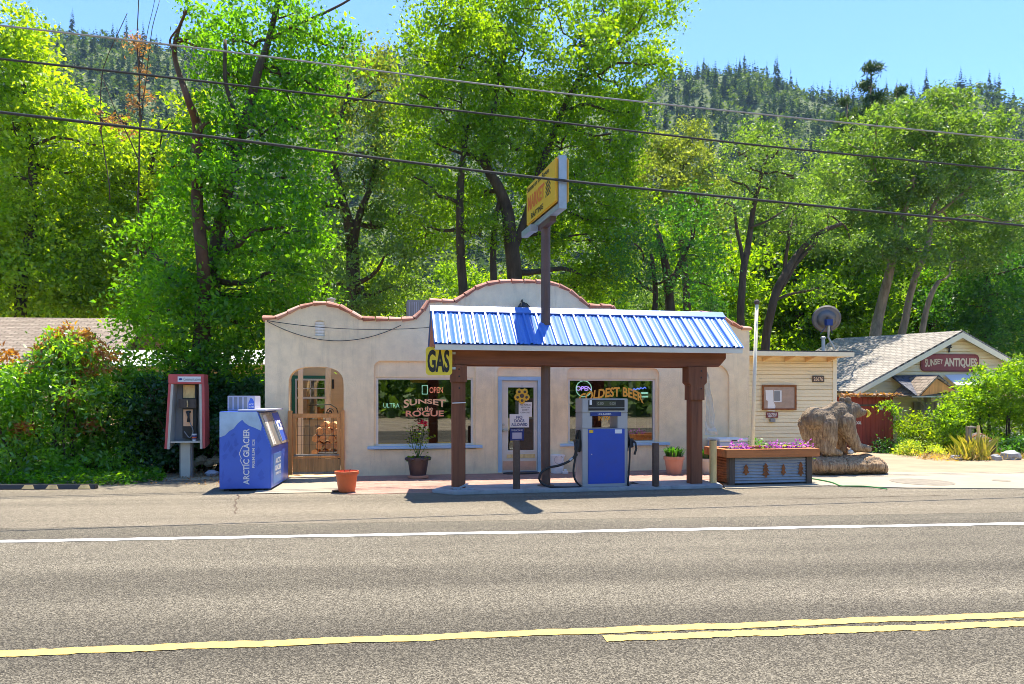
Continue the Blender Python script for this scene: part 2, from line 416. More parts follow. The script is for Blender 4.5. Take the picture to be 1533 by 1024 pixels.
# leaves
M['leaf_maple'] = leafmat('maple leaves', [(.032, .125, .006), (.060, .19, .009), (.110, .27, .013)])
M['leaf_lime'] = leafmat('lime leaves', [(.085, .19, .010), (.15, .28, .014), (.24, .37, .03)])
M['leaf_olive'] = leafmat('olive leaves', [(.085, .13, .020), (.145, .195, .030), (.23, .27, .06)], .45, tm=(2.3, 2.1, .5))
M['leaf_gold'] = leafmat('golden leaves', [(.10, .145, .028), (.16, .21, .042), (.24, .29, .08)], .45, tm=(2.2, 2.1, .6))
M['leaf_big'] = leafmat('big tree leaves', [(.046, .125, .006), (.090, .20, .009), (.165, .30, .014)])
M['leaf_oak'] = leafmat('oak leaves', [(.048, .12, .014), (.088, .19, .02), (.14, .24, .05)], .55, .05, tm=(2.3, 2.0, .7))
M['leaf_dark'] = leafmat('dark leaves', [(.016, .08, .014), (.030, .125, .018), (.055, .18, .024)], .55, .05)
M['leaf_ivy'] = leafmat('ivy leaves', [(.010, .055, .014), (.018, .085, .018), (.032, .12, .024)], .45, .05)
M['leaf_photinia'] = leafmat('photinia leaves', [(.05, .16, .010), (.09, .25, .014), (.17, .36, .03)], .6, .06, .4)
M['leaf_red'] = leafmat('red shoots', [(.22, .07, .02), (.32, .12, .03), (.34, .22, .05)], .35, .04)
M['leaf_rust'] = leafmat('rust leaves', [(.20, .10, .05), (.28, .16, .09), (.34, .22, .14)], .25, .03)
M['leaf_bush'] = leafmat('bush leaves', [(.06, .16, .008), (.11, .24, .011), (.19, .34, .02)], .55)
M['leaf_fill'] = leafmat('undergrowth leaves', [(.06, .14, .008), (.12, .22, .010), (.20, .32, .018)], .55)
M['leaf_shrub'] = leafmat('variegated leaves', [(0.087, 0.210, 0.018), (0.203, 0.330, 0.036), (0.435, 0.540, 0.090)], .4)
M['needle'] = leafmat('pine needles', [(.020, .055, .018), (.035, .085, .022), (.06, .12, .03)], .25, .06)
M['hill_needle'] = leafmat('hill conifers', [(.010, .032, .020), (.018, .050, .026), (.032, .075, .030)], .2, .03)
M['hill_leaf'] = leafmat('hill broadleaf', [(.03, .075, .012), (.055, .11, .018), (.09, .16, .026)], .3, .03)
M['grass_blade'] = leafmat('grass blades', [(.10, .16, .02), (.20, .24, .04), (.34, .32, .10)], .4, .04)

def bearmat():
    m, nt, b = newmat('carved bear wood')
    v = coords(nt, (1, 1, .16)); f = noi(nt, v, 26, 5, .7)
    c = ramp(nt, f, [(.28, (.07, .038, .02)), (.5, (.36, .23, .12)), (.72, (.62, .46, .27))])
    g = N(nt, 'ShaderNodeNewGeometry'); sx = N(nt, 'ShaderNodeSeparateXYZ'); nt.links.new(g.outputs['Position'], sx.inputs[0])
    big = noi(nt, coords(nt), 2.2, 5, .7)
    mr = N(nt, 'ShaderNodeMath', operation='MULTIPLY_ADD'); nt.links.new(sx.outputs[2], mr.inputs[0]); mr.inputs[1].default_value = .85; mr.inputs[2].default_value = -.75
    ad = N(nt, 'ShaderNodeMath', operation='ADD'); nt.links.new(mr.outputs[0], ad.inputs[0]); nt.links.new(big, ad.inputs[1])
    c = mixc(nt, ramp(nt, ad.outputs[0], [(.45, (0, 0, 0)), (.85, (.65,) * 3)]), c, (.13, .11, .08))
    nt.links.new(c, b.inputs['Base Color']); b.inputs['Roughness'].default_value = .85
    bumpn(nt, b, f, 1.0, .03)
    return m
M['bear'] = bearmat()
def brickmat():
    m, nt, b = newmat('pink pavers')
    br = N(nt, 'ShaderNodeTexBrick'); br.inputs['Scale'].default_value = 1; br.inputs['Brick Width'].default_value = .22; br.inputs['Row Height'].default_value = .11
    br.inputs['Mortar Size'].default_value = .006
    for k, c in (('Color1', (.35, .18, .13)), ('Color2', (.42, .245, .185)), ('Mortar', (.24, .18, .14))): br.inputs[k].default_value = (*c, 1)
    nt.links.new(coords(nt), br.inputs['Vector'])
    c = mixc(nt, 1.0, br.outputs['Color'], ramp(nt, noi(nt, coords(nt), 2.5, 5, .7), [(.3, (.75,) * 3), (.7, (1.15,) * 3)]), 'MULTIPLY')
    nt.links.new(c, b.inputs['Base Color']); b.inputs['Roughness'].default_value = .9
    return m
M['brick'] = brickmat()
def plasticmat():
    m = bpy.data.materials.new('clear plastic sheet'); m.use_nodes = True; nt = m.node_tree; nt.nodes.remove(nt.nodes['Principled BSDF'])
    t = N(nt, 'ShaderNodeBsdfTransparent'); d = N(nt, 'ShaderNodeBsdfPrincipled'); d.inputs['Base Color'].default_value = (.55, .56, .52, 1); d.inputs['Roughness'].default_value = .15
    mx = N(nt, 'ShaderNodeMixShader'); mx.inputs[0].default_value = .5
    bumpn(nt, d, noi(nt, coords(nt, (1, 1, .3)), 12, 4), .6, .03)
    nt.links.new(t.outputs[0], mx.inputs[1]); nt.links.new(d.outputs[0], mx.inputs[2]); nt.links.new(mx.outputs[0], nt.nodes['Material Output'].inputs[0])
    return m
M['plastic'] = plasticmat()
def groundmat():
    m, nt, b = newmat('ground soil')
    v = coords(nt)
    c = ramp(nt, noi(nt, v, .9, 8, .7), [(.3, (.22, .165, .10)), (.5, (.34, .27, .18)), (.7, (.44, .36, .25))])
    gr = ramp(nt, noi(nt, v, 3.0, 6, .8), [(.3, (.045, .075, .014)), (.7, (.12, .15, .03))])
    sx = N(nt, 'ShaderNodeSeparateXYZ'); nt.links.new(v, sx.inputs[0])
    far = ramp(nt, sx.outputs[2], [(.0, (0, 0, 0)), (.35, (1, 1, 1))])
    c = mixc(nt, far, c, gr)
    nt.links.new(c, b.inputs['Base Color']); b.inputs['Roughness'].default_value = 1
    bumpn(nt, b, noi(nt, v, 25, 4), .5, .03)
    return m
M['ground'] = groundmat()

# ------------------------------------------------------------------ terrain: flat by the road, rising to the wooded hills
RIDGE = [(-2500, 250), (-600, 110), (0, 66), (120, 62), (260, 78), (420, 92), (560, 84), (640, 84), (800, 120), (930, 138), (1010, 112), (1080, 104), (1140, 112), (1210, 140), (1290, 150), (1380, 150), (1450, 138), (1500, 150), (1560, 168), (1900, 230), (3500, 320)]
def ridge_tan(az):                       # az = angle from the +Y axis, clockwise
    a = (az - TH + math.pi) % (2 * math.pi) - math.pi
    if abs(a) > R(72): return .16 + .05 * math.sin(az * 5)
    px = CX + F * math.tan(a)
    for (x0, y0), (x1, y1) in zip(RIDGE, RIDGE[1:]):
        if x0 <= px <= x1:
            y = y0 + (y1 - y0) * (px - x0) / (x1 - x0); break
    else: y = 250 if px < 0 else 320
    return (YH - y) / F * math.cos(a)    # z per metre of range
RH = 620.0
def terr(x, y):
    r = math.hypot(x, y); az = math.atan2(x, y)
    back = abs((az - TH + math.pi) % (2 * math.pi) - math.pi) > R(72)
    s0 = 34.0
    if r <= s0: return 0.0
    t = ridge_tan(az); q = min((r - s0) / (RH - s0), 1.0)
    z = t * r * (1 - (1 - q) ** 1.5) * q ** .35 if not back else t * r * q ** .5
    if r > RH: z -= (r - RH) * .30
    w = max(0.0, min(1.0, (r - s0) / 60))
    n = noise.fractal(Vector((x * .008, y * .008, 0)), 1.0, 2.0, 4)
    return max(0.0, z + w * n * min(9.0, r * .02))
rs = [0.01, 4, 9, 15, 22, 28, 34] + [34 * (1.045 ** i) for i in range(1, 78)]
NA = 300
vs = []; fs = []
for r in rs:
    for j in range(NA):
        a = 2 * math.pi * j / NA; x, y = r * math.sin(a), r * math.cos(a); vs.append((x, y, terr(x, y)))
for i in range(len(rs) - 1):
    for j in range(NA): fs.append((i * NA + j, (i + 1) * NA + j, (i + 1) * NA + (j + 1) % NA, i * NA + (j + 1) % NA))
vs_terr = vs; g = MB(); g.add(vs, fs)
tag(g.build('ground', M['ground'], smooth=True), kind='structure')

def strip(name, mat, a, b, w, z, ext=30, jag=0.0, n=160, ragged=0.0):
    a, b = Vector((a.x, a.y, 0)), Vector((b.x, b.y, 0)); d = (b - a).normalized(); nn = Vector((-d.y, d.x, 0))
    if ext: a = a - d * ext; b = b + d * ext
    v = []; f = []
    for i in range(n + 1):
        p = a + (b - a) * (i / n); p.z = z
        o = jag * noise.noise(Vector((i * .11, 3.1, z))) ; k0 = ragged * rnd.uniform(-1, 1); k1 = ragged * rnd.uniform(-1, 1)
        v += [p + nn * (-w / 2 + o + k0), p + nn * (w / 2 + o + k1)]
    f = [(2 * i, 2 * i + 2, 2 * i + 3, 2 * i + 1) for i in range(n)]
    m = MB(); m.add(v, f); return tag(m.build(name, mat), kind='structure')
# asphalt
rd0, rd1 = G(0, 812), G(1533, 785)                   # fog line
dd = (rd1 - rd0).normalized(); nn = Vector((-dd.y, dd.x, 0))
seam = (G(766, 780) - rd0).dot(nn)
c0 = rd0 + nn * (seam - 10)
r_ang = math.atan2(dd.y, dd.x)
m = MB(Matrix.Translation((0, 0, 0)))
def rect(mb, a, b, lo, hi, z, nx=1):
    for i in range(nx):
        p = a + (b - a) * (i / nx); q = a + (b - a) * ((i + 1) / nx)
        mb.add([(p + nn * lo).xy.to_3d() + Vector((0, 0, z)), (q + nn * lo).xy.to_3d() + Vector((0, 0, z)), (q + nn * hi).xy.to_3d() + Vector((0, 0, z)), (p + nn * hi).xy.to_3d() + Vector((0, 0, z))], [(0, 1, 2, 3)])
A_, B_ = rd0 - dd * 60, rd0 + dd * 75
# the road is built along its own X so that its worn wheel tracks run with the traffic
def roadsheet(name, mat, lo, hi, z, L0=-60, L1=75):
    m = MB(); m.box((L0, lo, z - .01), (L1, hi, z))
    o = m.build(name, mat, origin=(0, 0, 0)); o.rotation_euler = (0, 0, r_ang); o.location = (rd0.x, rd0.y, 0)
    return tag(o, kind='structure')
roadsheet('road', M['road'], -13, seam, .008)
roadsheet('road_shoulder', M['old_asphalt'], seam + .012, seam + 2.3, .0075)
m = MB()
m.poly([(-30, 10.6, .004), (5.0, 10.6, .004), (5.0, 15.0, .004), (-30, 15.0, .004)])
m.poly([(5.0, 10.6, .004), (30, 11.0, .004), (30, 12.6, .004), (5.0, 12.6, .004)])
tag(m.build('forecourt', M['old_asphalt']), kind='structure')
strip('fog_line', M['white_paint'], rd0, rd1, .145, .013, 40, .012, 700, .010)
strip('centre_line', M['yellow_paint'], G(0, 981), G(1533, 922), .12, .013, 20, .022, 900, .010)
y2a, y2b = G(905, 958.5), G(1533, 936)
strip('centre_line', M['yellow_paint'], y2a, y2b + (y2b - y2a) * 6, .12, .013, 0, .022, 900, .010)
strip('pavement_crack', M['soil'], G(357, 741), G(350, 770), .022, .0112, 0, .09, 40, .008)
strip('pavement_crack', M['soil'], G(1180, 748), G(1420, 742), .02, .0112, 0, .06, 60, .006)
# forecourt paving
m = MB(); m.poly([G(522, 714, 0) * 1, G(1078, 700) * 1, G(1078, 729), G(520, 741)])
for i, p in enumerate(m.v): m.v[i] = Vector((p.x, p.y if i not in (0, 1) else 15.06, .010))
tag(m.build('brick_pavement', M['brick']), kind='structure')
m = MB(); m.poly([(PX(392, 13.4), 12.62, .0145), (PX(521, 12.7), 12.55, .0145), (PX(521, 15.05), 15.06, .0145), (PX(396, 15.05), 15.06, .0145)])
tag(m.build('concrete_pad', M['concrete']), kind='structure')
m = MB()
m.prism([(PX(1080, 11.9), 11.75, 0), (PX(1240, 11.8), 11.8, 0), (PX(1360, 11.2), 11.25, 0), (PX(1540, 10.7), 10.75, 0), (PX(1760, 10.2), 10.2, 0), (PX(1760, 12.3), 12.3, 0), (PX(1540, 13.0), 13.0, 0), (PX(1400, 13.4), 13.4, 0), (PX(1325, 13.6), 13.75, 0), (PX(1300, 14.0), 14.4, 0), (PX(1080, 14.6), 14.9, 0)], (0, 0, .022))
tag(m.build('concrete_apron', M['concrete']), kind='structure')
m = MB()
m.poly([(PX(1300, 14.2), 13.2, .006), (PX(1760, 12), 12.0, .006), (PX(1700, 16), 16.2, .006), (PX(1420, 17), 16.9, .006), (PX(1300, 18), 19.3, .006), (PX(1190, 17), 16.9, .006)])
M['dirt'] = pm('dry dirt', (.31, .24, .155), 1, .18, 1.2, .5, 22, dirt=(.26, .21, .14), dirtamt=.6, dirtscale=2.5)
tag(m.build('dirt_drive', M['dirt']), kind='structure')
# fuel island kerb
m = MB()
xi0, xi1 = PX(647, 12.1), PX(1080, 12.1)
m.prism([(xi0, 12.2, 0), (xi0 + .35, 11.85, 0), (xi1 - .1, 11.85, 0), (xi1, 12.2, 0), (xi1 - .1, 12.68, 0), (xi0 + .3, 12.68, 0)], (0, 0, .072))
tag(m.build('fuel_island', M['island'], bev=.015), kind='structure')

# manhole covers
def ellipse_cover(px, py, rad, label):
    c = G(px, py, .022); m = MB(); m.lathe([(rad, 0), (rad, .004), (rad - .05, .004), (rad - .055, .002), (rad - .07, .006), (.01, .006)], (c.x, c.y, .0225), 32)
    single(m, 'manhole_cover', M['cover'], label, 'manhole cover', (c.x, c.y, .0225))
ellipse_cover(1380, 721.5, .55, 'large round manhole cover set in the pale concrete apron')
ellipse_cover(1499, 719.5, .16, 'small round utility lid in the concrete apron far from the bear log')

# ------------------------------------------------------------------ the store
YW = 15.06
XL, XR = PX(396.5, YW), PX(1122, YW)
store = thing('store_building', 'cream stucco general store with wavy mission style parapet edged in red tiles', 'store', ((XL + XR) / 2, YW, 0))
top_px = [(396.5, 478), (421, 477), (430, 470), (445, 462), (460, 457), (478, 455), (495, 456), (511, 461), (525, 469), (537, 478.5), (575, 479), (616, 479.5), (625.5, 476), (633, 467), (636.6, 456), (639, 451), (681, 452.5), (693.7, 444.5), (707, 435.5), (720, 429), (737, 424), (760, 422.5), (776, 422), (811, 423.5), (825.5, 425), (842, 430), (856, 437.5), (868, 448), (879.5, 459), (884, 459), (921, 460), (924, 470), (929, 479), (940, 487), (960, 489.5), (1004, 490.5), (1014, 485), (1024, 475), (1032, 471), (1049, 469.5), (1068, 471), (1081, 476), (1094, 484), (1105, 492), (1122, 493)]
topw = [(PX(x, YW), PZ(y, x, YW)) for x, y in top_px]
def rr(x0, x1, z0, z1, r, n=6, bottom=False):   # rounded top rectangle as (x, z) loop
    pts = [(x0, z0), (x1, z0)]
    for k in range(n + 1):
        q = math.pi / 2 * k / n; pts.append((x1 - r + r * math.cos(q), z1 - r + r * math.sin(q)))
    for k in range(n + 1):
        q = math.pi / 2 + math.pi / 2 * k / n; pts.append((x0 + r + r * math.cos(q), z1 - r + r * math.sin(q)))
    return pts
def zw(px, py): return PZ(py, px, YW)
arch = [(PX(432, YW), 0.02), (PX(514.5, YW), 0.02)]
ax0, ax1 = arch[0][0], arch[1][0]; zs, zt = zw(473, 577), zw(473, 549)
for k in range(15):
    q = math.pi * k / 14; e = .72
    arch.append(((ax0 + ax1) / 2 + (ax1 - ax0) / 2 * math.copysign(abs(math.cos(q)) ** e, math.cos(q)), zs + (zt - zs) * abs(math.sin(q)) ** e))
nl = rr(PX(560, YW), PX(712, YW), zw(636, 673), zw(636, 541), .14)
nd = rr(PX(744.5, YW), PX(813, YW), .02, zw(780, 550), .10)
nr = rr(PX(849, YW), PX(987, YW), zw(915, 667), zw(915, 551), .14)
nb = rr(PX(1029, YW), PX(1092, YW), zw(1060, 655), zw(1060, 545), .34)
nv = rr(PX(471, YW), PX(486.5, YW), zw(478, 503), zw(478, 480), .07)
outer = [(XL, 0), (XR, 0)] + topw[::-1]
w1 = MB(); w1.holed(outer, [arch, nl, nd, nr, nb, nv], YW)
DN = .05
for l in (nl, nd, nr, nb, nv): w1.rim(l, YW, YW + DN)
w1.rim(arch, YW, YW + .30)
w1.rim(outer, YW, YW + .30)
w1.holed(outer, [arch, nl, nd, nr, nb, nv], YW + .30)
w1.build('front_wall', M['stucco'], store, recalc=False)
# inner skin of the recesses, with the window and door openings
def skin(l, hole):
    m = MB(); m.holed(l, [hole] if hole else [], YW + DN)
    if hole: m.rim(hole, YW + DN, YW + .30)
    return m.build('recess', M['stucco_in'], store, recalc=False)
wl_ = [(PX(563, YW), zw(636, 667)), (PX(709, YW), zw(636, 667)), (PX(709, YW), zw(636, 565)), (PX(563, YW), zw(636, 565))]
wr_ = [(PX(851.5, YW), zw(915, 663)), (PX(982.5, YW), zw(915, 663)), (PX(982.5, YW), zw(915, 567)), (PX(851.5, YW), zw(915, 567))]
wd_ = [(PX(746, YW), .021), (PX(812, YW), .021), (PX(812, YW), zw(780, 563.5)), (PX(746, YW), zw(780, 563.5))]
skin(nl, wl_); skin(nd, wd_); skin(nr, wr_); skin(nb, None)
m = MB()
vx0, vx1 = nv[0][0], nv[1][0]; vz0, vz1 = zw(478, 503), zw(478, 480)
m.holed(nv, [], YW + DN)
for k in range(5):
    z = vz0 + (vz1 - vz0) * (k + .5) / 5.2; m.box((vx0 + .01, YW + .02, z - .018), (vx1 - .01, YW + DN, z + .012))
for x in (vx0 + .07, vx0 + .15): m.box((x - .006, YW + .022, vz0), (x + .006, YW + DN - .002, vz1 - .06))
m.build('vent', M['vent_white'], store)
# coping tiles
def resample(pts, step):
    out = []; 
    for (a, b) in zip(pts, pts[1:]):
        a = Vector((a[0], 0, a[1])); b = Vector((b[0], 0, b[1])); n = max(1, round((b - a).length / step * 4))
        for k in range(n): out.append(a + (b - a) * (k / n))
    out.append(Vector((pts[-1][0], 0, pts[-1][1])))
    d = [0]
    for a, b in zip(out, out[1:]): d.append(d[-1] + (b - a).length)
    L = d[-1]; k = max(1, round(L / step)); res = []
    for i in range(k + 1):
        t = L * i / k; j = max(j for j in range(len(d)) if d[j] <= t + 1e-6); j = min(j, len(out) - 2)
        f = (t - d[j]) / max(1e-6, d[j + 1] - d[j]); res.append(out[j] + (out[j + 1] - out[j]) * min(1, f))
    return res
cp = [(x - .0, z + .02) for x, z in topw]; cp[0] = (cp[0][0] - .05, cp[0][1]); cp[-1] = (cp[-1][0] + .05, cp[-1][1])
rsm = resample(cp, .27)
m = MB()
for a, b in zip(rsm, rsm[1:]):
    d = (b - a).normalized(); r0 = rnd.uniform(.94, 1.06)
    j = rnd.uniform(-.006, .006)
    p0 = a + d * .010 + Vector((0, YW + .14, j)); p1 = b - d * .006 + Vector((0, YW + .14, j))
    m.tube([p0, p1], [.068 * r0, .054 * r0], 12, True, (3.4, 1.0))
m.build('coping', M['terracotta_tile'], store, smooth=False)
# shell behind the front
YB = 21.5; XP = PX(540, YW)              # the patio is left of XP
m = MB(); m.box((XL, YW + .302, 0), (XL + .2, 17.3, 2.45)); m.build('side_wall', M['stucco'], store)
m = MB(); m.box((XR - .22, YW + .302, 0), (XR, YB, 3.0)); m.build('side_wall', M['stucco'], store)
m = MB(); m.box((XP, YB - .2, 0), (XR - .222, YB, 3.0)); m.build('back_wall', M['stucco'], store)
m = MB(); m.box((XP + .201, YW + .302, 2.75), (XR - .222, YB - .202, 2.9)); m.build('roof', M['dark_shingle'], store)
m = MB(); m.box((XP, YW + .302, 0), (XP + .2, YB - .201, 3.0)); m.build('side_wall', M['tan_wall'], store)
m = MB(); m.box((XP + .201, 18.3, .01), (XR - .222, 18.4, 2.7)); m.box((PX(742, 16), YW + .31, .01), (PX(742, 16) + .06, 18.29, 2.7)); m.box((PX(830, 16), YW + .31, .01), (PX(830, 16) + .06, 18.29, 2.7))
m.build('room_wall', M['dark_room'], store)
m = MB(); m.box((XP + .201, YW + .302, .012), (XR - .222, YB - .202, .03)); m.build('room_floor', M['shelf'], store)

def window(loop, sash=.05, sill_px=None):
    x0, x1 = loop[0][0], loop[1][0]; z0, z1 = loop[0][1], loop[2][1]
    yf = YW + DN + .03
    m = MB(); w = sash
    m.box((x0, yf, z0), (x0 + w, yf + .08, z1)); m.box((x1 - w, yf, z0), (x1, yf + .08, z1))
    m.box((x0 + w, yf + .002, z1 - w), (x1 - w, yf + .08, z1)); m.box((x0 + w, yf + .002, z0), (x1 - w, yf + .08, z0 + w * .8))
    fr = m.build('window', M['white_frame'], store)
    m = MB(); m.box((x0 + w - .005, yf + .035, z0 + w * .8 - .005), (x1 - w + .005, yf + .041, z1 - w + .005)); m.build('pane', M['glass'], fr)
    if sill_px:
        m = MB(); m.box((PX(sill_px[0], YW), YW - .06, z0 - .065), (PX(sill_px[1], YW), YW + DN + .01, z0 - .005)); m.build('sill', M['pale_blue'], fr, bev=.008)
    return fr, yf
winL, yfw = window(wl_, .045, (550, 722))
winR, _ = window(wr_, .045, (838, 1002))
YG = yfw + .030         # lettering just in front of the panes' outer face
ex = Vector((1, 0, 0)); ez = Vector((0, 0, 1))
def wtxt(name, body, mk, px, py, wpx, hpx, par, Y=None, bold=.02, **k):
    Y = Y or YG; d = dep(px, Y); s = d / F
    return text(name, body, M[mk], P(px, py, Y), ex, ez, wpx * s / .93 if False else abs(PX(px + wpx / 2, Y) - PX(px - wpx / 2, Y)), hpx * s, par, bold, .003, **k)
def arcw(a, grow=0):
    return lambda X, Y: (X * (1 + .06 * Y * 2), Y * (1 + grow * X) + a * (1 - (2 * X) ** 2))
wtxt('lettering', 'SUNSET', 'cream_text', 636, 605, 63, 14, winL, bold=.03, warp=lambda X, Y: (X, Y * (1 - .5 * (1 - (2 * X) ** 2)) + .30 * (1 - (2 * X) ** 2)))
wtxt('lettering', 'on the', 'cream_text', 636, 611.5, 24, 6.5, winL, bold=.02)
wtxt('lettering', 'ROGUE', 'salmon_text', 636, 619, 57, 9, winL, bold=.03)
wtxt('lettering', 'ULTRA', 'neon_pale', 586, 607, 24, 6.5, winL, YG + .03, bold=0)
wtxt('lettering', 'COLDEST BEER', 'orange_text', 915, 586.5, 97, 14.5, winR, bold=.035, warp=lambda X, Y: (X + .04 * Y * (.16 - X), Y - (6.5 if X > .156 else 1.84) * (X - .156) ** 2))
wtxt('lettering', 'IN TOWN', 'orange_text', 909, 626, 26, 7, winR, bold=.03)
# things hung inside the windows
def hang(name, label, cat, px, py, Y): return thing(name, label, cat, P(px, py, Y))
def ring(mb, c, rx, rz, r, n=28):
    pts = [Vector(c) + Vector((rx * math.cos(2 * math.pi * i / n), 0, rz * math.sin(2 * math.pi * i / n))) for i in range(n + 1)]
    mb.tube(pts, r, 6, False)
Yi = YG + .10
t = hang('neon_sign', 'round neon OPEN sign with purple letters hanging in the beer window', 'neon sign', 874, 582, Yi)
m = MB(); ring(m, P(874, 582, Yi), .178, .178, .011); m.build('ring', M['neon_pale'], t)
wtxt('lettering', 'OPEN', 'neon_purple', 874, 581.5, 23, 6.5, t, Yi, bold=.01)
t = hang('neon_sign', 'small rectangular open sign with red outlined letters in the left window', 'neon sign', 652, 583, Yi)
m = MB()
for a, b in (((632, 577), (640, 577)), ((640, 577), (640, 590)), ((640, 590), (632, 590)), ((632, 590), (632, 577))): m.tube([P(*a, Yi), P(*b, Yi)], .008, 6)
m.build('tube', M['neon_pale'], t)
wtxt('lettering', 'OPEN', 'neon_red', 653, 584, 20, 9, t, Yi, bold=0)
t = hang('neon_sign', 'round beer sign of pale outline circles at the top of the left window', 'neon sign', 613, 582, Yi)
m = MB(); ring(m, P(613, 577, Yi), .085, .06, .007); ring(m, P(613, 586, Yi), .10, .03, .006); m.build('tube', M['shelf'], t)
t = hang('neon_sign', 'blue neon squiggle hanging at the upper right of the beer window', 'neon sign', 958, 581, Yi)
m = MB(); m.tube([P(944 + i * 2.6, 583.5 - i * .35 + (1.2 if i % 2 else -1.2), Yi) for i in range(10)], .010, 6); m.build('tube', M['neon_blue'], t)
m = MB(); m.box(P(960, 590, Yi + .02), P(970, 587, Yi + .03)); m.box(P(958, 595, Yi + .02), P(970, 592.5, Yi + .03)); m.build('card', M['neon_pale'], t)
# goods behind the glass
def goods(name, label, cat, mb, mat, loc): return single(mb, name, M[mat], label, cat, loc)
m = MB(); p = P(946, 634, 15.9); m.box((p.x - .10, 15.9, 1.05 - .25), (p.x + .10, 15.92, 2.2)); goods('menu_board', 'tall pale paper list standing inside the beer window', 'menu board', m, 'shelf', (p.x, 15.9, .8))
m = MB(); p = P(948, 645, 15.7); m.lathe([(.09, 0), (.11, .04), (.11, .18), (.08, .24), (.02, .27)], p - Vector((0, 0, .25)), 14); goods('toy', 'bright green bucket toy in the lower right of the beer window', 'toy', m, 'toy_green', p - Vector((0, 0, .25)))
m = MB(); p = P(957, 652, 15.62); m.ball(p, (.12, .08, .11)); goods('toy', 'orange red round toy beside the green bucket in the window', 'toy', m, 'orange_pot', p)
m = MB(); p = P(968, 651, 15.75); m.box(p + Vector((-.22, -.03, -.04)), p + Vector((.22, .03, .03))); m.box(p + Vector((-.24, -.04, -.13)), p + Vector((.24, .0, -.09))); goods('display_tray', 'orange striped tray on the ledge inside the beer window', 'tray', m, 'orange_text', p)
m = MB()
for z in (1.0, 1.35, 1.7): m.box((PX(560, 17.6), 17.3, z), (PX(700, 17.6), 17.7, z + .03))
for px in (562, 610, 655, 699): m.box((PX(px, 17.6) - .02, 17.68, .03), (PX(px, 17.6) + .02, 17.72, 1.9))
goods('shelf_unit', 'grey shop shelving deep inside behind the left window', 'shelf', m, 'shelf', (PX(630, 17.6), 17.5, .03))
m = MB()
for z in (.75, 1.12, 1.5): m.box((PX(858, 17.3), 17.0, z), (PX(976, 17.3), 17.5, z + .03))
for px in (860, 915, 974): m.box((PX(px, 17.3) - .02, 17.48, .03), (PX(px, 17.3) + .02, 17.52, 1.9))
goods('shelf_unit', 'grey shop shelving deep inside behind the beer window', 'shelf', m, 'shelf', (PX(917, 17.3), 17.3, .03))

# door
xd0, xd1 = wd_[0][0], wd_[1][0]; zd = wd_[2][1]
m = MB(); yd = YW + DN + .005; fw = .085
m.box((xd0, yd, .02), (xd0 + fw, yd + .14, zd)); m.box((xd1 - fw, yd, .02), (xd1, yd + .14, zd)); m.box((xd0 + fw, yd + .002, zd - fw), (xd1 - fw, yd + .14, zd))
m.build('door_frame', M['pale_blue'], store)
a0, a1 = xd0 + fw + .004, xd1 - fw - .004; zt_ = zd - fw - .004; y0 = yd + .05
gx0, gx1 = PX(760.5, y0), PX(799, y0); gz1, gz0 = PZ(580, 780, y0), PZ(674, 780, y0)
m = MB()
m.box((a0, y0, .03), (gx0, y0 + .045, zt_)); m.box((gx1, y0, .03), (a1, y0 + .045, zt_))
m.box((gx0, y0 + .001, gz1), (gx1, y0 + .044, zt_)); m.box((gx0, y0 + .001, .03), (gx1, y0 + .044, gz0))
door = m.build('door', M['door_white'], store)
m = MB(); m.box((gx0 - .01, y0 + .02, gz0 - .01), (gx1 + .01, y0 + .026, gz1 + .01)); m.build('pane', M['glass'], door)
m = MB()
for (bx0, bx1, bz0, bz1) in ((gx0 - .02, gx1 + .02, gz1, gz1 + .02), (gx0 - .02, gx1 + .02, gz0 - .03, gz0)): m.box((bx0, y0 - .008, bz0), (bx1, y0, bz1))
m.box((gx0 - .02, y0 - .008, gz0), (gx0, y0, gz1)); m.box((gx1, y0 - .008, gz0), (gx1 + .02, y0, gz1))
m.build('moulding', M['white_frame'], door)
m = MB(); m.box((gx0 - .03, y0 - .012, PZ(685.5, 780, y0)), (gx1 + .03, y0 - .001, PZ(680, 780, y0))); m.build('mail_slot', M['yellow_post'], door)
m = MB(); m.box((a0 + .03, y0 - .008, .06), (a1 - .03, y0, PZ(690, 780, y0))); m.build('kick_plate', pm('copper kick plate', (.62, .42, .30), .35, .15, 4, .03, 20, metal=.4), door)
m = MB(); h = P(753.5, 636, y0); m.cyl(h, h + Vector((0, -.03, 0)), .03, 14); h2 = P(753.5, 644.5, y0); m.cyl(h2, h2 + Vector((0, -.03, 0)), .028, 14); m.box(h2 + Vector((-.02, -.06, -.012)), h2 + Vector((.10, -.035, .012)))
m.build('handle', M['steel'], door)
m = MB(); m.box((a0, y0 - .03, .021), (a1, y0 + .1, .028)); m.build('threshold', M['navy'], door)

# cards and the flower on the door glass
yc = y0 + .012
def card(label, px0, px1, py0, py1, mat, lines=None, name='sign', cat='sign', y=yc):
    a, b = P(px0, py1, y), P(px1, py0, y)
    t = thing(name, label, cat, ((a.x + b.x) / 2, y, a.z))
    m = MB(); m.box((a.x, y, a.z), (b.x, y + .005, b.z)); m.build('board', M[mat], t)
    for (s, mk, cx, cy_, w_, h_, bd) in (lines or []):
        wtxt('lettering', s, mk, cx, cy_, w_, h_, t, y - .002, bd)
    return t
card('white paper notice with lines of print under the sunflower on the door', 776.5, 796.5, 602, 624, 'white', [('NO PUBLIC', 'black', 786.5, 606.2, 16, 2.2, 0), ('RESTROOM', 'black', 786.5, 610, 13, 2.2, 0), ('SORRY', 'black', 786.5, 613.8, 10, 2.2, 0), ('CASH ONLY', 'black', 786.5, 617.6, 15, 2.2, 0), ('TODAY', 'black', 786.5, 621.2, 8, 2.0, 0)], y=yc)
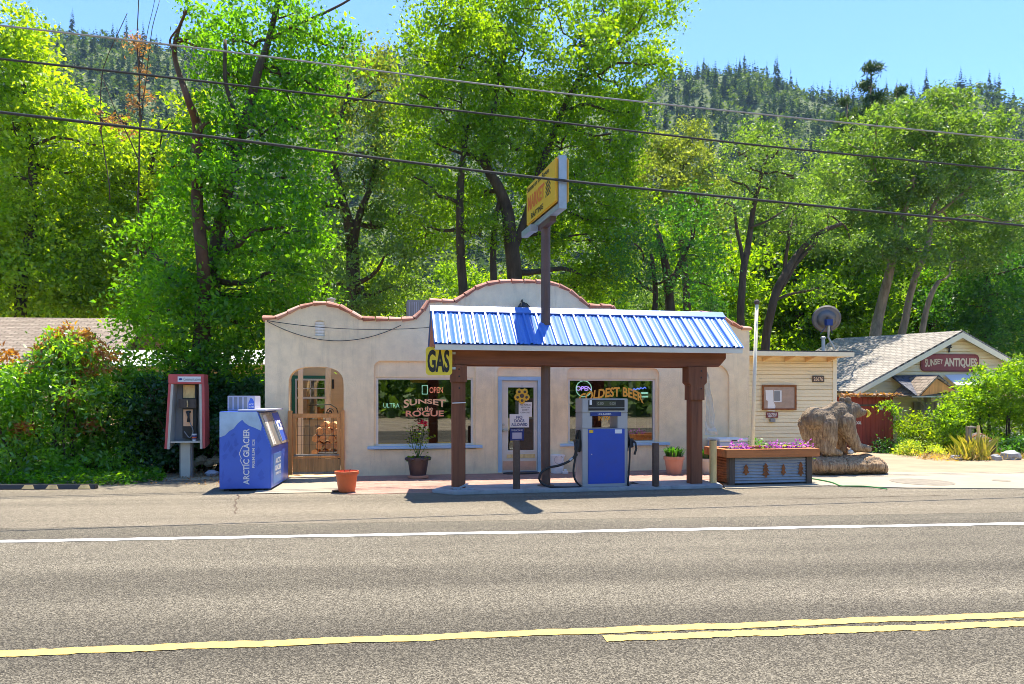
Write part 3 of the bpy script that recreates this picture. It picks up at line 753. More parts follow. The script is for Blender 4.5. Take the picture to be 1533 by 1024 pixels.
card('white NO DOGS ALLOWED sign on the shop door', 763, 792, 620, 640, 'white', [('NO', 'navy', 777.5, 624.6, 9, 4.4, .02), ('DOGS', 'navy', 777.5, 630, 15, 4.4, .02), ('ALLOWED', 'navy', 777.5, 635.6, 24, 4.4, .02)], y=yc - .006)
t = card('purple blue opening hours sign low on the shop door', 763.5, 784.5, 641.5, 659.5, 'navy', [('WELCOME', 'white', 774, 644.2, 17, 2.4, 0)], y=yc - .004)
m = MB(); m.box(P(767, 657, yc - .0065), P(781, 647.5, yc - .0055)); m.build('panel', M['lav'], t)
t = thing('wall_flower', 'yellow sunflower decoration with brown centres hung on the shop door', 'decoration', P(781.5, 592.5, yc - .02))
m = MB(); mc = MB()
for i in range(5):
    q = math.pi / 2 + math.pi * 2 * (i + .5) / 5; c = P(781.5, 592.5, yc - .03) + Vector((math.cos(q) * .105, 0, math.sin(q) * .105))
    for k in range(8):
        a = 2 * math.pi * k / 8; m.ball(c + Vector((math.cos(a) * .048, .004, math.sin(a) * .048)), (.03, .008, .03), 6, 4)
    m.ball(c, (.04, .010, .04), 8, 4); mc.ball(c + Vector((0, -.012, 0)), (.031, .010, .031), 8, 5)
m.build('petals', M['flower_yellow'], t); mc.ball(P(781.5, 592.5, yc - .03), (.05, .006, .05), 8, 5); mc.build('centre', M['dark_wood'], t)
m = MB(); m.cyl(P(781.5, 592.5, yc - .02) + Vector((0, 0, .1)), P(781.5, 577, yc - .02), .004, 6); m.build('hook', M['black'], t)
# door mat
c = G(780, 708.5, .016); m = MB(); m.prism([(c.x + .40 * math.cos(2 * math.pi * i / 24) * (1.0), c.y - .02 + .17 * math.sin(2 * math.pi * i / 24), .0155) for i in range(24)], (0, 0, .018))
single(m, 'door_mat', M['black_rubber'], 'dark oval mat lying at the foot of the shop door', 'door mat', (c.x, c.y, .0155))

# lamp above the ridge
t = thing('flood_lamp', 'black flood lamp on the central hump of the parapet', 'lamp', P(783, 461, YW))
m = MB(); c = P(783, 459, YW - .12); m.lathe([(.02, .10), (.07, .07), (.115, 0), (.125, -.05), (.10, -.06)], c, 16); m.build('shade', M['black'], t, smooth=True)
m = MB(); m.tube([c + Vector((-.02, .11, .12)), c + Vector((-.02, 0, .15)), c + Vector((0, 0, .09))], .012, 8); m.tube([P(788, 454, YW - .02), P(794, 461, YW - .04)], .012, 6); m.build('arm', M['black'], t)
# roof boxes behind the parapet
t = thing('roof_cooler', 'grey louvred cooling unit on the roof behind the parapet', 'cooling unit', (P(624, 470, 16.5).x, 16.7, 2.9))
a, b = P(609.5, 475, 16.5), P(641, 449.5, 16.5)
m = MB(); m.box((a.x, 16.5, 2.9), (b.x, 17.3, b.z)); m.build('case', M['grey_panel'], t, bev=.01)
m = MB()
for k in range(8): x = a.x + .06 + k * (b.x - a.x - .12) / 7; m.box((x - .006, 16.485, 3.0), (x + .006, 16.499, b.z - .05))
m.build('louvres', M['lav'], t)
m = MB(); c = P(496, 449, 16.4); m.lathe([(.06, -.5), (.06, 0), (.1, 0), (.1, .03), (.02, .05)], (c.x, c.y, c.z), 14)
single(m, 'roof_vent', M['pale_metal'], 'small pale roof vent behind the left parapet hump', 'roof vent', (c.x, c.y, c.z - .5), smooth=False)
# cables on the facade
def cable(label, pts, r, mat='cable', name='cable', cat='cable', group=None):
    m = MB(); m.tube(pts, r, 6); return single(m, name, M[mat], label, cat, pts[0], group)
def sagp(a, b, sag, n=24): return [a.lerp(b, i / n) - Vector((0, 0, sag * 4 * (i / n) * (1 - i / n))) for i in range(n + 1)]
cable('thin dark cable with a shallow sag along the stucco front left of the canopy', sagp(P(400, 480, YW - .03), P(643, 490, YW - .6), .10), .008)
cable('thin dark cable sagging deepest under the left parapet hump', sagp(P(400, 481, YW - .05), P(600, 487, YW - .04), .36), .008)

# ------------------------------------------------------------------ patio behind the arch
t = thing('patio_house', 'tan boarded back house with green trimmed sash window seen through the arch', 'house', (PX(470, 18.4), 18.4, 0))
m = MB(); m.box((PX(405, 18.4), 18.4, 0), (XP - .02, 18.6, 2.9)); m.build('wall', M['tan_wall'], t)
m = MB(); Yp = 18.37
m.box(P(437, 628, Yp), P(442, 562, Yp + .02)); m.box(P(442, 567, Yp), P(489, 562.5, Yp + .02)); m.build('trim', M['green_trim'], t)
w = MB()
for (x0, x1, y0_, y1_) in ((442, 444.5, 567, 628), (486, 488.5, 567, 628), (444.5, 486, 567, 569.5), (444.5, 486, 594, 597), (464.5, 465.8, 569.5, 594), (444.5, 486, 581, 582.2)):
    w.box(P(x0, y1_, Yp), P(x1, y0_, Yp + .03))
wf = w.build('window', M['white_frame'], t)
m = MB(); m.box(P(444, 628, Yp + .015), P(487, 569, Yp + .022)); m.build('pane', glassmat('patio glass', (.10, .12, .10), .35), wf)
m = MB(); m.box(P(496.5, 582, Yp), P(500, 568, Yp + .02)); m.build('number_plate', M['black'], t)
for px, lab in ((450, 'left'), (491, 'right')):
    a = P(px, 600, 17.0); m = MB(); m.box((a.x - .055, 16.95, 0), (a.x + .055, 17.05, 2.55))
    single(m, 'patio_post', M['white_frame' if px == 450 else 'pale_metal'], 'square pale porch post %s' % ('left of the firewood inside the arch' if px == 450 else 'standing in front of the firewood inside the arch'), 'post', (a.x, 17.0, 0), bev=.01)
m = MB()
x = PX(441, 17.6)
while x < PX(480, 17.6):
    m.box((x, 17.6 + rnd.uniform(-.01, .01), 0), (x + .11, 17.63, .95 + rnd.uniform(-.04, .05))); x += .118
single(m, 'board_fence', M['grey_wood'], 'grey weathered board fence inside the patio behind the gate', 'fence', (PX(460, 17.6), 17.6, 0))
k = 0
pxs = [(472, 678), (484, 678.5), (497, 678), (507, 679), (478, 667), (491, 667), (503, 667.5), (472, 657), (484, 656.5), (497, 657), (508, 656.5), (479, 646), (491, 645.5), (503, 646), (486, 636.5), (498, 637)]
labs = 'split firewood log piled inside the patio behind the gate'
proto = None
for px, py in pxs:
    c = P(px, py, 16.2)
    if proto is None:
        m = MB(); m.prism([(math.cos(2 * math.pi * i / 9) * .085 * rnd.uniform(.85, 1.1), 0, math.sin(2 * math.pi * i / 9) * .078 * rnd.uniform(.85, 1.1)) for i in range(9)], (0, .45, 0))
        proto = single(m, 'firewood_log', M['cut_log'], labs, 'firewood', (0, 0, 0), 'firewood logs in the patio'); o = proto
    else:
        o = proto.copy(); COL.objects.link(o)
    o.location = (c.x, 16.2 + rnd.uniform(-.05, .06), c.z); o.rotation_euler = (rnd.uniform(-.05, .05), rnd.uniform(0, 6), rnd.uniform(-.12, .12)); ORG[o.name] = o.location.copy()
t = thing('garden_chair', 'black wrought iron garden chair with curled back behind the gate', 'chair', (PX(500, 15.8), 15.8, 0))
m = MB(); Yc = 15.75
x0, x1 = PX(470, Yc), PX(508, Yc); zb = PZ(618, 490, Yc)
m.tube([(x1, Yc, 0), (x1, Yc, zb - .1), (x1 - .06, Yc, zb + .10), (x1 - .18, Yc, zb + .18), (x0 - .1, Yc, zb + .16)], .012, 6)
for k in range(3): 
    pts = [(x1 - .20 + .08 * (1 - s / 14) * math.cos(s * .8 + k), Yc, zb + .03 - k * .02 + .08 * (1 - s / 14) * math.sin(s * .8 + k)) for s in range(13)]; m.tube(pts, .009, 6)
m.build('backrest', M['iron'], t)
m = MB(); m.box((x1 - .45, Yc, .42), (x1, Yc + .42, .45)); m.build('seat', M['iron'], t)
for dx in (.02, .43):
    for dy in (.01, .40):
        m = MB(); m.cyl((x1 - dx, Yc + dy, .01), (x1 - dx, Yc + dy, .42), .013, 6); m.build('leg', M['iron'], t)
# gate
t = thing('patio_gate', 'orange brown wooden half gate with open top panel under the arch', 'gate', (PX(473, YW), YW - .06, 0))
yg = YW - .07
def gb(mb, x0, x1, y0_, y1_, dy=0.0, th=.05): mb.box(P(x0, y1_, yg + dy), P(x1, y0_, yg + dy).xyz + Vector((0, th, 0)))
m = MB(); gb(m, 431, 437.5, 615, 711); m.build('post', M['gate_wood'], t, bev=.004)
m = MB(); gb(m, 510.5, 515.5, 614, 711); m.build('post', M['gate_wood'], t, bev=.004)
m = MB(); gb(m, 438, 510, 619, 625.5); gb(m, 438, 443.5, 625.7, 683); gb(m, 504.5, 510, 625.7, 683); gb(m, 438, 510, 683.2, 687); m.build('frame', M['gate_wood'], t, bev=.003)
m = MB(); gb(m, 440, 508, 679.5, 683, -.01); m.build('rail', M['grey_wood'], t)
m = MB()
for i in range(7):
    a = 438.2 + i * 10.3; gb(m, a, a + 10.0, 687.2, 709.5, .004 * (i % 2), .03)
m.build('lower_board', M['gate_board'], t)
m = MB(); gb(m, 438, 510, 706, 710, -.02, .02); m.build('bottom_rail', M['grey_wood'], t)
m = MB()
for i in range(5): a = 451 + i * 12; m.cyl(P(a, 680, yg + .03), P(a, 626, yg + .03), .005, 6)
for i in range(3): m.cyl(P(443, 638 + i * 14, yg + .032), P(505, 638 + i * 14, yg + .032), .004, 6)
m.build('wire_mesh', M['iron'], t)

# ------------------------------------------------------------------ canopy over the fuel island
YE, YR, YK = 11.76, 12.6, 13.45
xa, xb = P(644.6, 462, YR).x, P(1081, 471, YR).x
ze, zr = P(880, 517, YE).z, P(860, 466.5, YR).z
canopy = thing('gas_canopy', 'brown timber fuel canopy with blue ribbed metal roof', 'canopy', ((xa + xb) / 2, 12.3, .07))
def slope_sheet(y0, z0, y1, z1, nrib):
    m = MB(); d = Vector((0, y1 - y0, z1 - z0)); L = d.length; d.normalize(); n = d.cross(Vector((1, 0, 0))); n = -n if n.z < 0 else n
    prof = []; w = (xb - xa) / nrib
    for i in range(nrib):
        x = xa + i * w
        prof += [(x, 0), (x + .015, .032), (x + .045, .032), (x + .06, 0), (x + w * .40, .012), (x + w * .50, .024), (x + w * .58, .010), (x + w * .70, .004), (x + w * .80, .014), (x + w * .90, .004)]
    prof += [(xb, 0)]
    A = [Vector((x, y0, z0)) + n * h for x, h in prof]; B = [p + d * L for p in A]
    k = len(A); m.add(A + B, [(i, i + 1, k + i + 1, k + i) for i in range(k - 1)])
    m.add([p - n * .02 for p in (A[0], A[-1], B[-1], B[0])], [(0, 1, 2, 3)])
    return m
m = slope_sheet(YE, ze, YR, zr, 24); m.build('roof_sheet', M['blue_metal'], canopy)
m = slope_sheet(YK, ze - .01, YR, zr, 24); m.build('roof_sheet', M['blue_metal'], canopy)
m = MB(); m.prism([(xa - .01, YR - .13, zr - .055), (xa - .01, YR, zr + .055), (xa - .01, YR + .13, zr - .055), (xa - .01, YR + .12, zr - .075), (xa - .01, YR, zr + .035), (xa - .01, YR - .12, zr - .075)], (xb - xa + .02, 0, 0)); m.build('ridge_cap', M['blue_metal'], canopy)
zf = P(880, 526, YE).z
m = MB(); m.box((xa + .02, YE + .02, zf), (xb - .02, YE + .06, ze - .012)); m.box((xa + .02, YK - .06, zf), (xb - .02, YK - .02, ze - .022)); m.build('fascia', M['fascia'], canopy)
m = MB(); m.box((xa + .022, YE + .061, zf + .02), (xb - .022, YK - .061, zf + .035)); m.build('soffit', M['fascia'], canopy)
for x in (xa + .022, xb - .045):
    m = MB(); m.prism([(x, YE + .07, zf + .036), (x, YR, zr - .05), (x, YK - .07, zf + .036)], (.023, 0, 0)); m.build('gable_end', M['orange_wood'], canopy)
YP = 12.06
zb0, zb1 = P(880, 547.5, YP).z, zf + .018
m = MB()
bx0, bx1 = PX(676, YP), PX(1087, YP)
for y in (YP, 12.62):
    m.prism([(bx0 + .06, y, zb0), (bx1 - .14, y, zb0), (bx1, y, zb1 - .10), (bx1, y, zb1), (bx0, y, zb1), (bx0, y, zb1 - .08)], (0, .13, 0))
m.build('beam', M['brown_beam'], canopy, bev=.006)
m = MB()
for x in [xa + .5 + i * (xb - xa - 1) / 6 for i in range(7)]: m.box((x, YP + .131, zb1 - .14), (x + .06, 12.619, zb1 - .002))
m.build('joist', M['brown_beam'], canopy)
for (p0, p1, pc) in ((677.5, 697, 'l'), (1035, 1052, 'r')):
    x0, x1 = PX(p0, YP), PX(p1, YP)
    m = MB(); m.box((x0, YP + .005, .07), (x1, YP + .005 + .21, zb0 - .001)); po = m.build('post', M['brown_post'], canopy, bev=.006)
    m = MB(); zc = P((p0 + p1) / 2, 573 if pc == 'r' else 562, YP).z; zc2 = P((p0 + p1) / 2, 599 if pc == 'r' else 572, YP).z
    g_ = .07 if pc == 'r' else .02
    m.prism([(x0 - g_, YP - .03, zb0 - .002), (x1 + g_, YP - .03, zb0 - .002), (x1 + g_, YP - .03, zc), (x1 + .025, YP - .03, zc - .04), (x1 + .025, YP - .03, zc2), (x0 - .025, YP - .03, zc2), (x0 - .025, YP - .03, zc - .04), (x0 - g_, YP - .03, zc)], (0, .27, 0))
    br = m.build('bracket', M['brown_post'], po, bev=.006)
    m = MB()
    for dz in (.08, .20, .40): m.ball(((x0 + x1) / 2 + (.07 if pc == 'r' else 0), YP - .032, zb0 - dz), (.015, .008, .015), 8, 5)
    m.build('bolt', M['black'], po)
m = MB(); c = PX(687, YP)
m.tube([(c - .12, YP - .02, P(687, 603.5, YP).z), (c + .12, YP - .02, P(687, 602.7, YP).z)], .009, 6)
m.build('cord', M['white'], canopy)
# chain lying at the foot of the left post
m = MB(); q = [Vector((PX(678, 12.0), 12.02, .11)), Vector((PX(686, 12.0), 12.0, .10)), Vector((PX(695, 12.0), 12.02, .14)), Vector((PX(700, 12), 12.03, .17))]
for i in range(18):
    f = i / 17 * 2.99; p = q[int(f)].lerp(q[int(f) + 1], f % 1); ring(m, p, .02, .012, .004, 8)
for i in range(16):
    p = Vector((PX(680, 12.0) + i * .022, 12.0 + .02 * math.sin(i * 1.7), .083 + .006 * (i % 2))); ring(m, p, .018, .010, .005, 8)
single(m, 'chain', M['galv'], 'grey chain heaped around the foot of the left canopy post', 'chain', (PX(686, 12), 12.0, .08))
# GAS sign
Yg = YP - .07
t = thing('gas_sign', 'yellow board with tall black GAS letters hung at the left end of the canopy', 'sign', P(657, 560, Yg))
a, b = P(637.5, 561.5, Yg), P(677, 519.5, Yg); r = .06; pts = []
for (cx_, cz_, q0) in ((b.x - r, b.z - r, 0), (a.x + r, b.z - r, 90), (a.x + r, a.z + r, 180), (b.x - r, a.z + r, 270)):
    for k in range(6): q = R(q0 + k * 18); pts.append((cx_ + r * math.cos(q), Yg, cz_ + r * math.sin(q)))
m = MB(); m.prism(pts, (0, .03, 0)); m.build('board', M['gas_yellow'], t)
wtxt('lettering', 'GAS', 'black', 656.5, 540.5, 33, 34, t, Yg - .001, bold=.035)
m = MB(); m.box((b.x - .02, Yg + .031, b.z - .12), (b.x + .06, Yg + .06, b.z - .08)); m.box((b.x - .02, Yg + .031, a.z + .10), (b.x + .06, Yg + .06, a.z + .14)); m.build('bracket', M['galv'], t)
# torn plastic sheet on the right post
m = MB(); Yq = YP + .25; vs = []; fs = []
prof = [(1055, 1058, 552), (1055, 1062, 570), (1056, 1066, 595), (1057, 1069, 620), (1056, 1071, 640), (1055, 1075, 651)]
for i in range(31):
    f = i / 30 * (len(prof) - 1.001); a = prof[int(f)]; b = prof[int(f) + 1]; w = f % 1
    l_, r_, y_ = [a[k] + (b[k] - a[k]) * w for k in range(3)]
    for j in range(9):
        p = P(l_ + (r_ - l_) * j / 8, y_, Yq); p.y += .05 * noise.noise(Vector((j * .7, i * .35, 2))) ; vs.append(p)
for i in range(30):
    for j in range(8): fs.append((i * 9 + j, i * 9 + j + 1, i * 9 + j + 10, i * 9 + j + 9))
m.add(vs, fs); single(m, 'plastic_sheet', M['plastic'], 'clear plastic sheet hanging beside the right canopy post', 'plastic sheet', P(1062, 552, Yq), smooth=True)

# ------------------------------------------------------------------ tall sign on its pole
t = thing('pole_sign', 'tall yellow store sign box on a brown pole rising through the canopy roof', 'sign', (PX(817, 12.3), 12.3, .07))
pp = P(817, 600, 12.3); zb = P(817, 326, 12.3).z
m = MB(); m.tube([(pp.x, pp.y, .07), (pp.x, pp.y, zb + .05)], .083, 18); m.build('pole', M['pole_brown'], t, smooth=False)
m = MB(); m.lathe([(.15, 0), (.15, .012), (.09, .02)], (pp.x, pp.y, .0725), 16); m.build('base_plate', M['pole_brown'], t)
def camw(xc, d): return Vector((xc * CT + d * ST, -xc * ST + d * CT, 0))
n0, f0 = camw(.832, 11.6), camw(.383, 13.3)
al = (f0 - n0).normalized(); th_ = Vector((al.y, -al.x, 0))     # th_ points to the right-hand face
L_ = (f0 - n0).length; z0, z1 = 4.74, 5.615
S = Matrix((al.to_4d(), th_.to_4d(), (0, 0, 1, 0), (0, 0, 0, 1))).transposed()
S = Matrix.Translation(n0) @ Matrix(((al.x, th_.x, 0, 0), (al.y, th_.y, 0, 0), (0, 0, 1, 0), (0, 0, 0, 1)))
m = MB(S); hw = .068
m.box((0, -hw, z0), (.06, hw, z1)); m.box((L_ - .06, -hw, z0), (L_, hw, z1)); m.box((.06, -hw + .001, z1 - .06), (L_ - .06, hw - .001, z1)); m.box((.06, -hw + .001, z0), (L_ - .06, hw - .001, z0 + .10))
m.build('frame', M['galv'], t, bev=.004)
m = MB(S); m.box((.5, -.05, z0 - .09), (1.25, .05, z0 - .001)); m.build('cross_beam', M['pole_brown'], t)
for sgn in (-1, 1):
    m = MB(S); m.box((.02, sgn * (hw + .002), z0 + .11), (L_ - .005, sgn * (hw + .05), z1 - .03)); fc = m.build('face_panel', M['sign_yellow'], t, bev=.02)
    right = -al if sgn < 0 else al
    def st(body, mk, u, z, w, h, bold=.02):
        o = n0 + al * (L_ * (1 - u) if sgn < 0 else L_ * u) + th_ * sgn * (hw + .052); o.z = z
        text('lettering', body, M[mk], o, right, ez, w, h, fc, bold, .003)
    st('Sunset on the Rogue', 'black', .42, z1 - .14, 1.30, .12)
    st('MARKET', 'red_text', .36, z0 + .48, 1.0, .26, .03)
    st('RAFTING', 'black', .40, z0 + .22, .72, .10)
    m = MB(S); q = .038
    for i in range(7):
        for j in range(7):
            if (i + j) % 2 == 0:
                u = L_ * .24 - q * 3.5 + i * q if sgn < 0 else L_ * .76 - q * 3.5 + i * q
                m.box((u, sgn * (hw + .0505), z0 + .32 + j * q), (u + q, sgn * (hw + .053), z0 + .32 + (j + 1) * q))
    m.build('checker_panel', M['black'], fc)
m = MB(S); m.box((L_ - .55, -.20, z0 - .10), (L_ + .05, -.08, z0 + .02)); m.build('lamp_box', M['galv'], t, bev=.006)

# ------------------------------------------------------------------ fuel pump
YF = 12.02
pump = thing('fuel_pump', 'grey and blue fuel pump with two hoses on the island', 'fuel pump', (PX(905, YF), 12.25, .072))
def pz(py): return PZ(py, 905, YF)
def px_(p): return PX(p, YF)
yb = YF + .46
m = MB()
m.box((px_(872), YF + .0, .072), (px_(940), yb, .12))
m.box((px_(872), YF + .012, .1205), (px_(940), yb - .005, pz(641.5)))
m.box((px_(872), YF + .013, pz(641.3)), (px_(887), yb - .006, pz(618))); m.box((px_(925), YF + .013, pz(641.3)), (px_(940), yb - .006, pz(618)))
m.box((px_(872), YF + .008, pz(617.8)), (px_(940), yb - .002, pz(596.5)))
m.build('cabinet', M['pump_grey'], pump, bev=.006)
m = MB(); m.box((px_(880.6), YF - .002, pz(724)), (px_(935.2), YF + .0115, pz(642))); dp = m.build('door_panel', M['pump_blue'], pump, bev=.004)
m = MB(); m.box((px_(882), YF - .005, pz(648)), (px_(888), YF - .0025, pz(643.5))); m.build('sticker', M['sign_yellow'], dp)
m = MB(); m.box((px_(920.5), YF - .005, pz(649)), (px_(931), YF - .0025, pz(643))); m.build('notice', M['white'], dp)
m = MB(); lk = Vector((px_(885.5), YF - .003, pz(680))); m.cyl(lk, lk + Vector((0, -.006, 0)), .012, 10); m.build('lock', M['galv'], dp)
m = MB(); m.box((px_(881), YF - .004, pz(614.5)), (px_(935), YF + .0075, pz(598.5))); di = m.build('display', M['black'], pump, bev=.003)
m = MB(); m.box((px_(893), YF - .007, pz(607.5)), (px_(922), YF - .0045, pz(600.5))); m.build('screen', pm('lcd screen', (.05, .06, .03), .3, .1, 3, 0), di)
for i, (s, a) in enumerate((('0.00', 899), ('0.000', 917))): wtxt('lettering', s, 'shelf', a, 604, 9, 4, di, YF - .0075, 0)
m = MB(); m.box((px_(882.5), YF - .007, pz(606)), (px_(886), YF - .0045, pz(599))); m.build('label', M['white'], di)
m = MB(); m.box((px_(881), YF - .006, pz(611)), (px_(935), YF - .0045, pz(610.2))); m.box((px_(881), YF - .006, pz(616.5)), (px_(890), YF + .0, pz(615))); m.box((px_(926), YF - .006, pz(616.5)), (px_(935), YF + .0, pz(615))); m.build('trim', M['galv'], di)
m = MB(); m.box((px_(884), YF + .002, pz(622.8)), (px_(930), YF + .0125, pz(617))); hb = m.build('header_strip', M['navy'], pump)
wtxt('lettering', 'UNLEADED', 'white', 905, 620, 20, 2.8, hb, YF - .0005, .01)
for s in (-1, 1):
    xs = px_(872) - .002 if s < 0 else px_(940) + .002
    m = MB(); m.box((xs, YF + .10, pz(677)), (xs + s * .05, YF + .26, pz(644))); m.build('nozzle_boot', M['black'], pump, bev=.012)
    nz = MB(); xn = xs + s * .08
    nz.hexa([(xn - .03, YF + .02, pz(670)), (xn + .03, YF + .02, pz(670)), (xn + .03, YF + .10, pz(672)), (xn - .03, YF + .10, pz(672))],
            [(xn - .035, YF + .03, pz(657)), (xn + .035, YF + .03, pz(657)), (xn + .03, YF + .2, pz(660)), (xn - .03, YF + .2, pz(660))])
    nz.tube([(xn, YF + .05, pz(660)), (xn + s * .05, YF - .02, pz(663)), (xn + s * .06, YF - .04, pz(672)), (xn + s * .03, YF - .03, pz(681))], .02, 8)
    nz.tube([(xn, YF + .15, pz(658)), (xn - s * .02, YF + .16, pz(650)), (xn - s * .05, YF + .16, pz(645))], .014, 8)
    nz.build('nozzle', M['black_rubber'], pump, smooth=False)
def curve(pts, n=10):     # smooth path through points
    pts = [Vector(p) for p in pts]; out = []
    for i in range(len(pts) - 1):
        p0, p1, p2, p3 = pts[max(i - 1, 0)], pts[i], pts[i + 1], pts[min(i + 2, len(pts) - 1)]
        for k in range(n):
            t_ = k / n
            out.append(.5 * ((2 * p1) + (-p0 + p2) * t_ + (2 * p0 - 5 * p1 + 4 * p2 - p3) * t_ ** 2 + (-p0 + 3 * p1 - 3 * p2 + p3) * t_ ** 3))
    return out + [pts[-1]]
def hp(a, b, Y=YF - .03): return P(a, b, Y)
m = MB(); m.tube(curve([hp(862, 672), hp(860, 683), hp(851, 691), hp(836, 697), hp(822, 700), hp(811, 707), hp(807.5, 716), hp(812, 724), hp(824, 728.6, 11.98), hp(845, 729.8, 11.97), hp(868, 729.4, 11.98)]), .021, 10); m.build('hose', M['black_rubber'], pump, smooth=True)
m = MB(); m.tube(curve([hp(865, 668), hp(860.5, 690), hp(858.5, 707), hp(862, 720), hp(870, 728, 12.0)]), .018, 10); m.build('hose', M['black_rubber'], pump, smooth=True)
m = MB(); m.tube(curve([hp(943, 668), hp(942.5, 690), hp(941, 712), hp(940.5, 726, 12.0), hp(946, 722.6, 12.3), hp(960, 726, 12.25), hp(984, 726, 12.3)]), .017, 10); m.build('hose', M['black_rubber'], pump, smooth=True)
m = MB(); m.tube([hp(857, 685.8), hp(852.5, 689.5)], .026, 10); m.build('hose_clamp', M['galv'], pump)

# ------------------------------------------------------------------ bollards
def bollard(px, y0_, py0, r, mat, label, cap=None, z=.072, hgt=None):
    c = P(px, YH, y0_); h = hgt or PZ(py0, px, y0_)
    t = thing('bollard', label, 'bollard', (c.x, y0_, z), 'bollards at the fuel island')
    m = MB(); m.lathe([(r, z), (r * 1.0, h - .012), (r * .9, h - .004)], (c.x, y0_, 0), 18); m.build('post', M[mat], t, smooth=False)
    if cap:
        m = MB(); m.lathe([(r * .9, h - .0035), (r * .8, h + .008), (.005, h + .012)], (c.x, y0_, 0), 18); m.build('cap', M[cap], t)
bollard(773.3, 11.97, 659, .063, 'bollard_brown', 'dark brown steel bollard in front of the shop door')
bollard(981.6, 11.90, 663, .063, 'bollard_brown', 'dark brown steel bollard just right of the fuel pump')
bollard(1067.5, 12.2, 659, .066, 'yellow_post', 'faded yellow wooden bollard between the canopy post and the flower box', 'dark_wood')

# ------------------------------------------------------------------ pots
def pot(px, py, rt, rb, h, mat, label, z=.012, name='flower_pot'):
    c = G(px, py, z); t = thing(name, label, 'flower pot', (c.x, c.y, z))
    return t, c
t, c = pot(519, 736, 0, 0, 0, '', 'bright orange plastic pot standing by itself on the pavement near the gate', .0145)
m = MB(); m.lathe([(.135, .004), (.14, 0), (.185, .30), (.207, .305), (.207, .355), (.190, .36), (.185, .32), (.02, .32)], c + Vector((0, .02, 0)), 28); m.build('pot', M['orange_pot'], t, smooth=False)
m = MB(); m.lathe([(.183, .315), (.01, .325)], c + Vector((0, .02, 0)), 20); m.tube([c + Vector((.04, 0, .32)), c + Vector((.06, 0, .39))], .006, 6); m.tube([c + Vector((-.05, 0, .32)), c + Vector((-.03, 0, .38))], .005, 6); m.build('soil', M['soil'], t)
m = MB(); m.lathe([(.11, 0), (.13, .015), (.12, .018)], c + Vector((-.13, .09, .001)), 20)
single(m, 'saucer', M['dark_pot'], 'small dark saucer lying beside the orange pot', 'saucer', c + Vector((-.13, .09, .001)))
def sprig(mb, p, d, n, s, up=.3):      # leaves round a point
    for _ in range(n):
        a = Vector((rnd.uniform(-1, 1), rnd.uniform(-1, 1), rnd.uniform(-.5, 1) * up + .1)).normalized(); q = a.cross(Vector((rnd.uniform(-1, 1), rnd.uniform(-1, 1), 1))).normalized()
        o = p + Vector((rnd.gauss(0, d), rnd.gauss(0, d), rnd.gauss(0, d * .7))); L = s * rnd.uniform(.7, 1.2)
        mb.add([o, o + a * L * .5 + q * L * .3, o + a * L, o + a * L * .5 - q * L * .3], [(0, 1, 2, 3)])
t, c = pot(626, 715.5, 0, 0, 0, '', 'dark glazed pot with a red geranium below the left window')
m = MB(); m.lathe([(.17, .0), (.205, .01), (.215, .055), (.19, .06)], c, 26); m.build('saucer', M['terracotta'], t)
m = MB(); m.lathe([(.16, .058), (.20, .30), (.205, .36), (.255, .365), (.255, .42), (.235, .425), (.225, .385), (.02, .385)], c, 26); m.build('pot', M['dark_pot'], t)
m = MB()
for k in range(8):
    q = k * .785 + .3; m.ball(c + Vector((.235 * math.cos(q), .235 * math.sin(q), .395)), (.05, .05, .035), 8, 5)
m.build('rim_lobe', M['dark_pot'], t, smooth=True)
top = c + Vector((0, 0, .38)); stems = MB(); lv = MB(); fl = MB()
for (dx, dz) in ((.12, .70), (-.05, .62), (-.14, .38), (.2, .42), (.02, .48), (-.10, .55), (.08, .58)):
    e = top + Vector((dx, rnd.uniform(-.08, .08), dz)); stems.tube([top, top.lerp(e, .5) + Vector((dx * .2, 0, .04)), e], .006, 5)
    if dz < .65: sprig(lv, e, .06, 12, .075); sprig(lv, top.lerp(e, .6), .06, 6, .065)
sprig(lv, top + Vector((-.12, -.05, .03)), .05, 22, .08); sprig(lv, top + Vector((.05, -.05, .02)), .09, 26, .07)
sprig(fl, top + Vector((.12, 0, .72)), .035, 60, .065); sprig(fl, top + Vector((-.03, -.02, .60)), .02, 8, .04)
stems.build('stem', M['leaf_dark'], t); lv.build('foliage', M['leaf_big'], t, recalc=False); fl.build('bloom', M['petal_red'], t, recalc=False)
def tufted(px, py, label, rt, h, mat, n, bl):
    t, c = pot(px, py, 0, 0, 0, '', label)
    m = MB(); m.lathe([(rt * .72, 0), (rt * .98, h - .07), (rt * 1.08, h - .068), (rt * 1.08, h), (rt * .97, h), (rt * .95, h - .03), (.02, h - .03)], c, 26); m.build('pot', M[mat], t)
    lv = MB()
    for _ in range(n):
        q = rnd.uniform(0, 6.28); lean = rnd.uniform(.1, 1.0); L = bl * rnd.uniform(.6, 1.1); d = Vector((math.cos(q), math.sin(q), 0)); s_ = Vector((-d.y, d.x, 0)) * .012
        b = c + Vector((0, 0, h - .03)) + d * rt * rnd.uniform(.1, .8); e1 = b + d * lean * L * .35 + Vector((0, 0, L * .6)); e2 = b + d * lean * L * .9 + Vector((0, 0, L * (.95 - .4 * lean)))
        lv.add([b - s_, b + s_, e1 + s_, e1 - s_, e2], [(0, 1, 2, 3), (3, 2, 4)])
    lv.build('foliage', M['leaf_dark'], t, recalc=False)
    return t
tufted(1009, 709.5, 'round terracotta pot of green tufted leaves left of the right canopy post', .205, .38, 'terracotta', 260, .28)
tufted(1058, 709, 'greyish pot of green tufted leaves half hidden between post and yellow bollard', .15, .33, 'pale_metal', 160, .30)
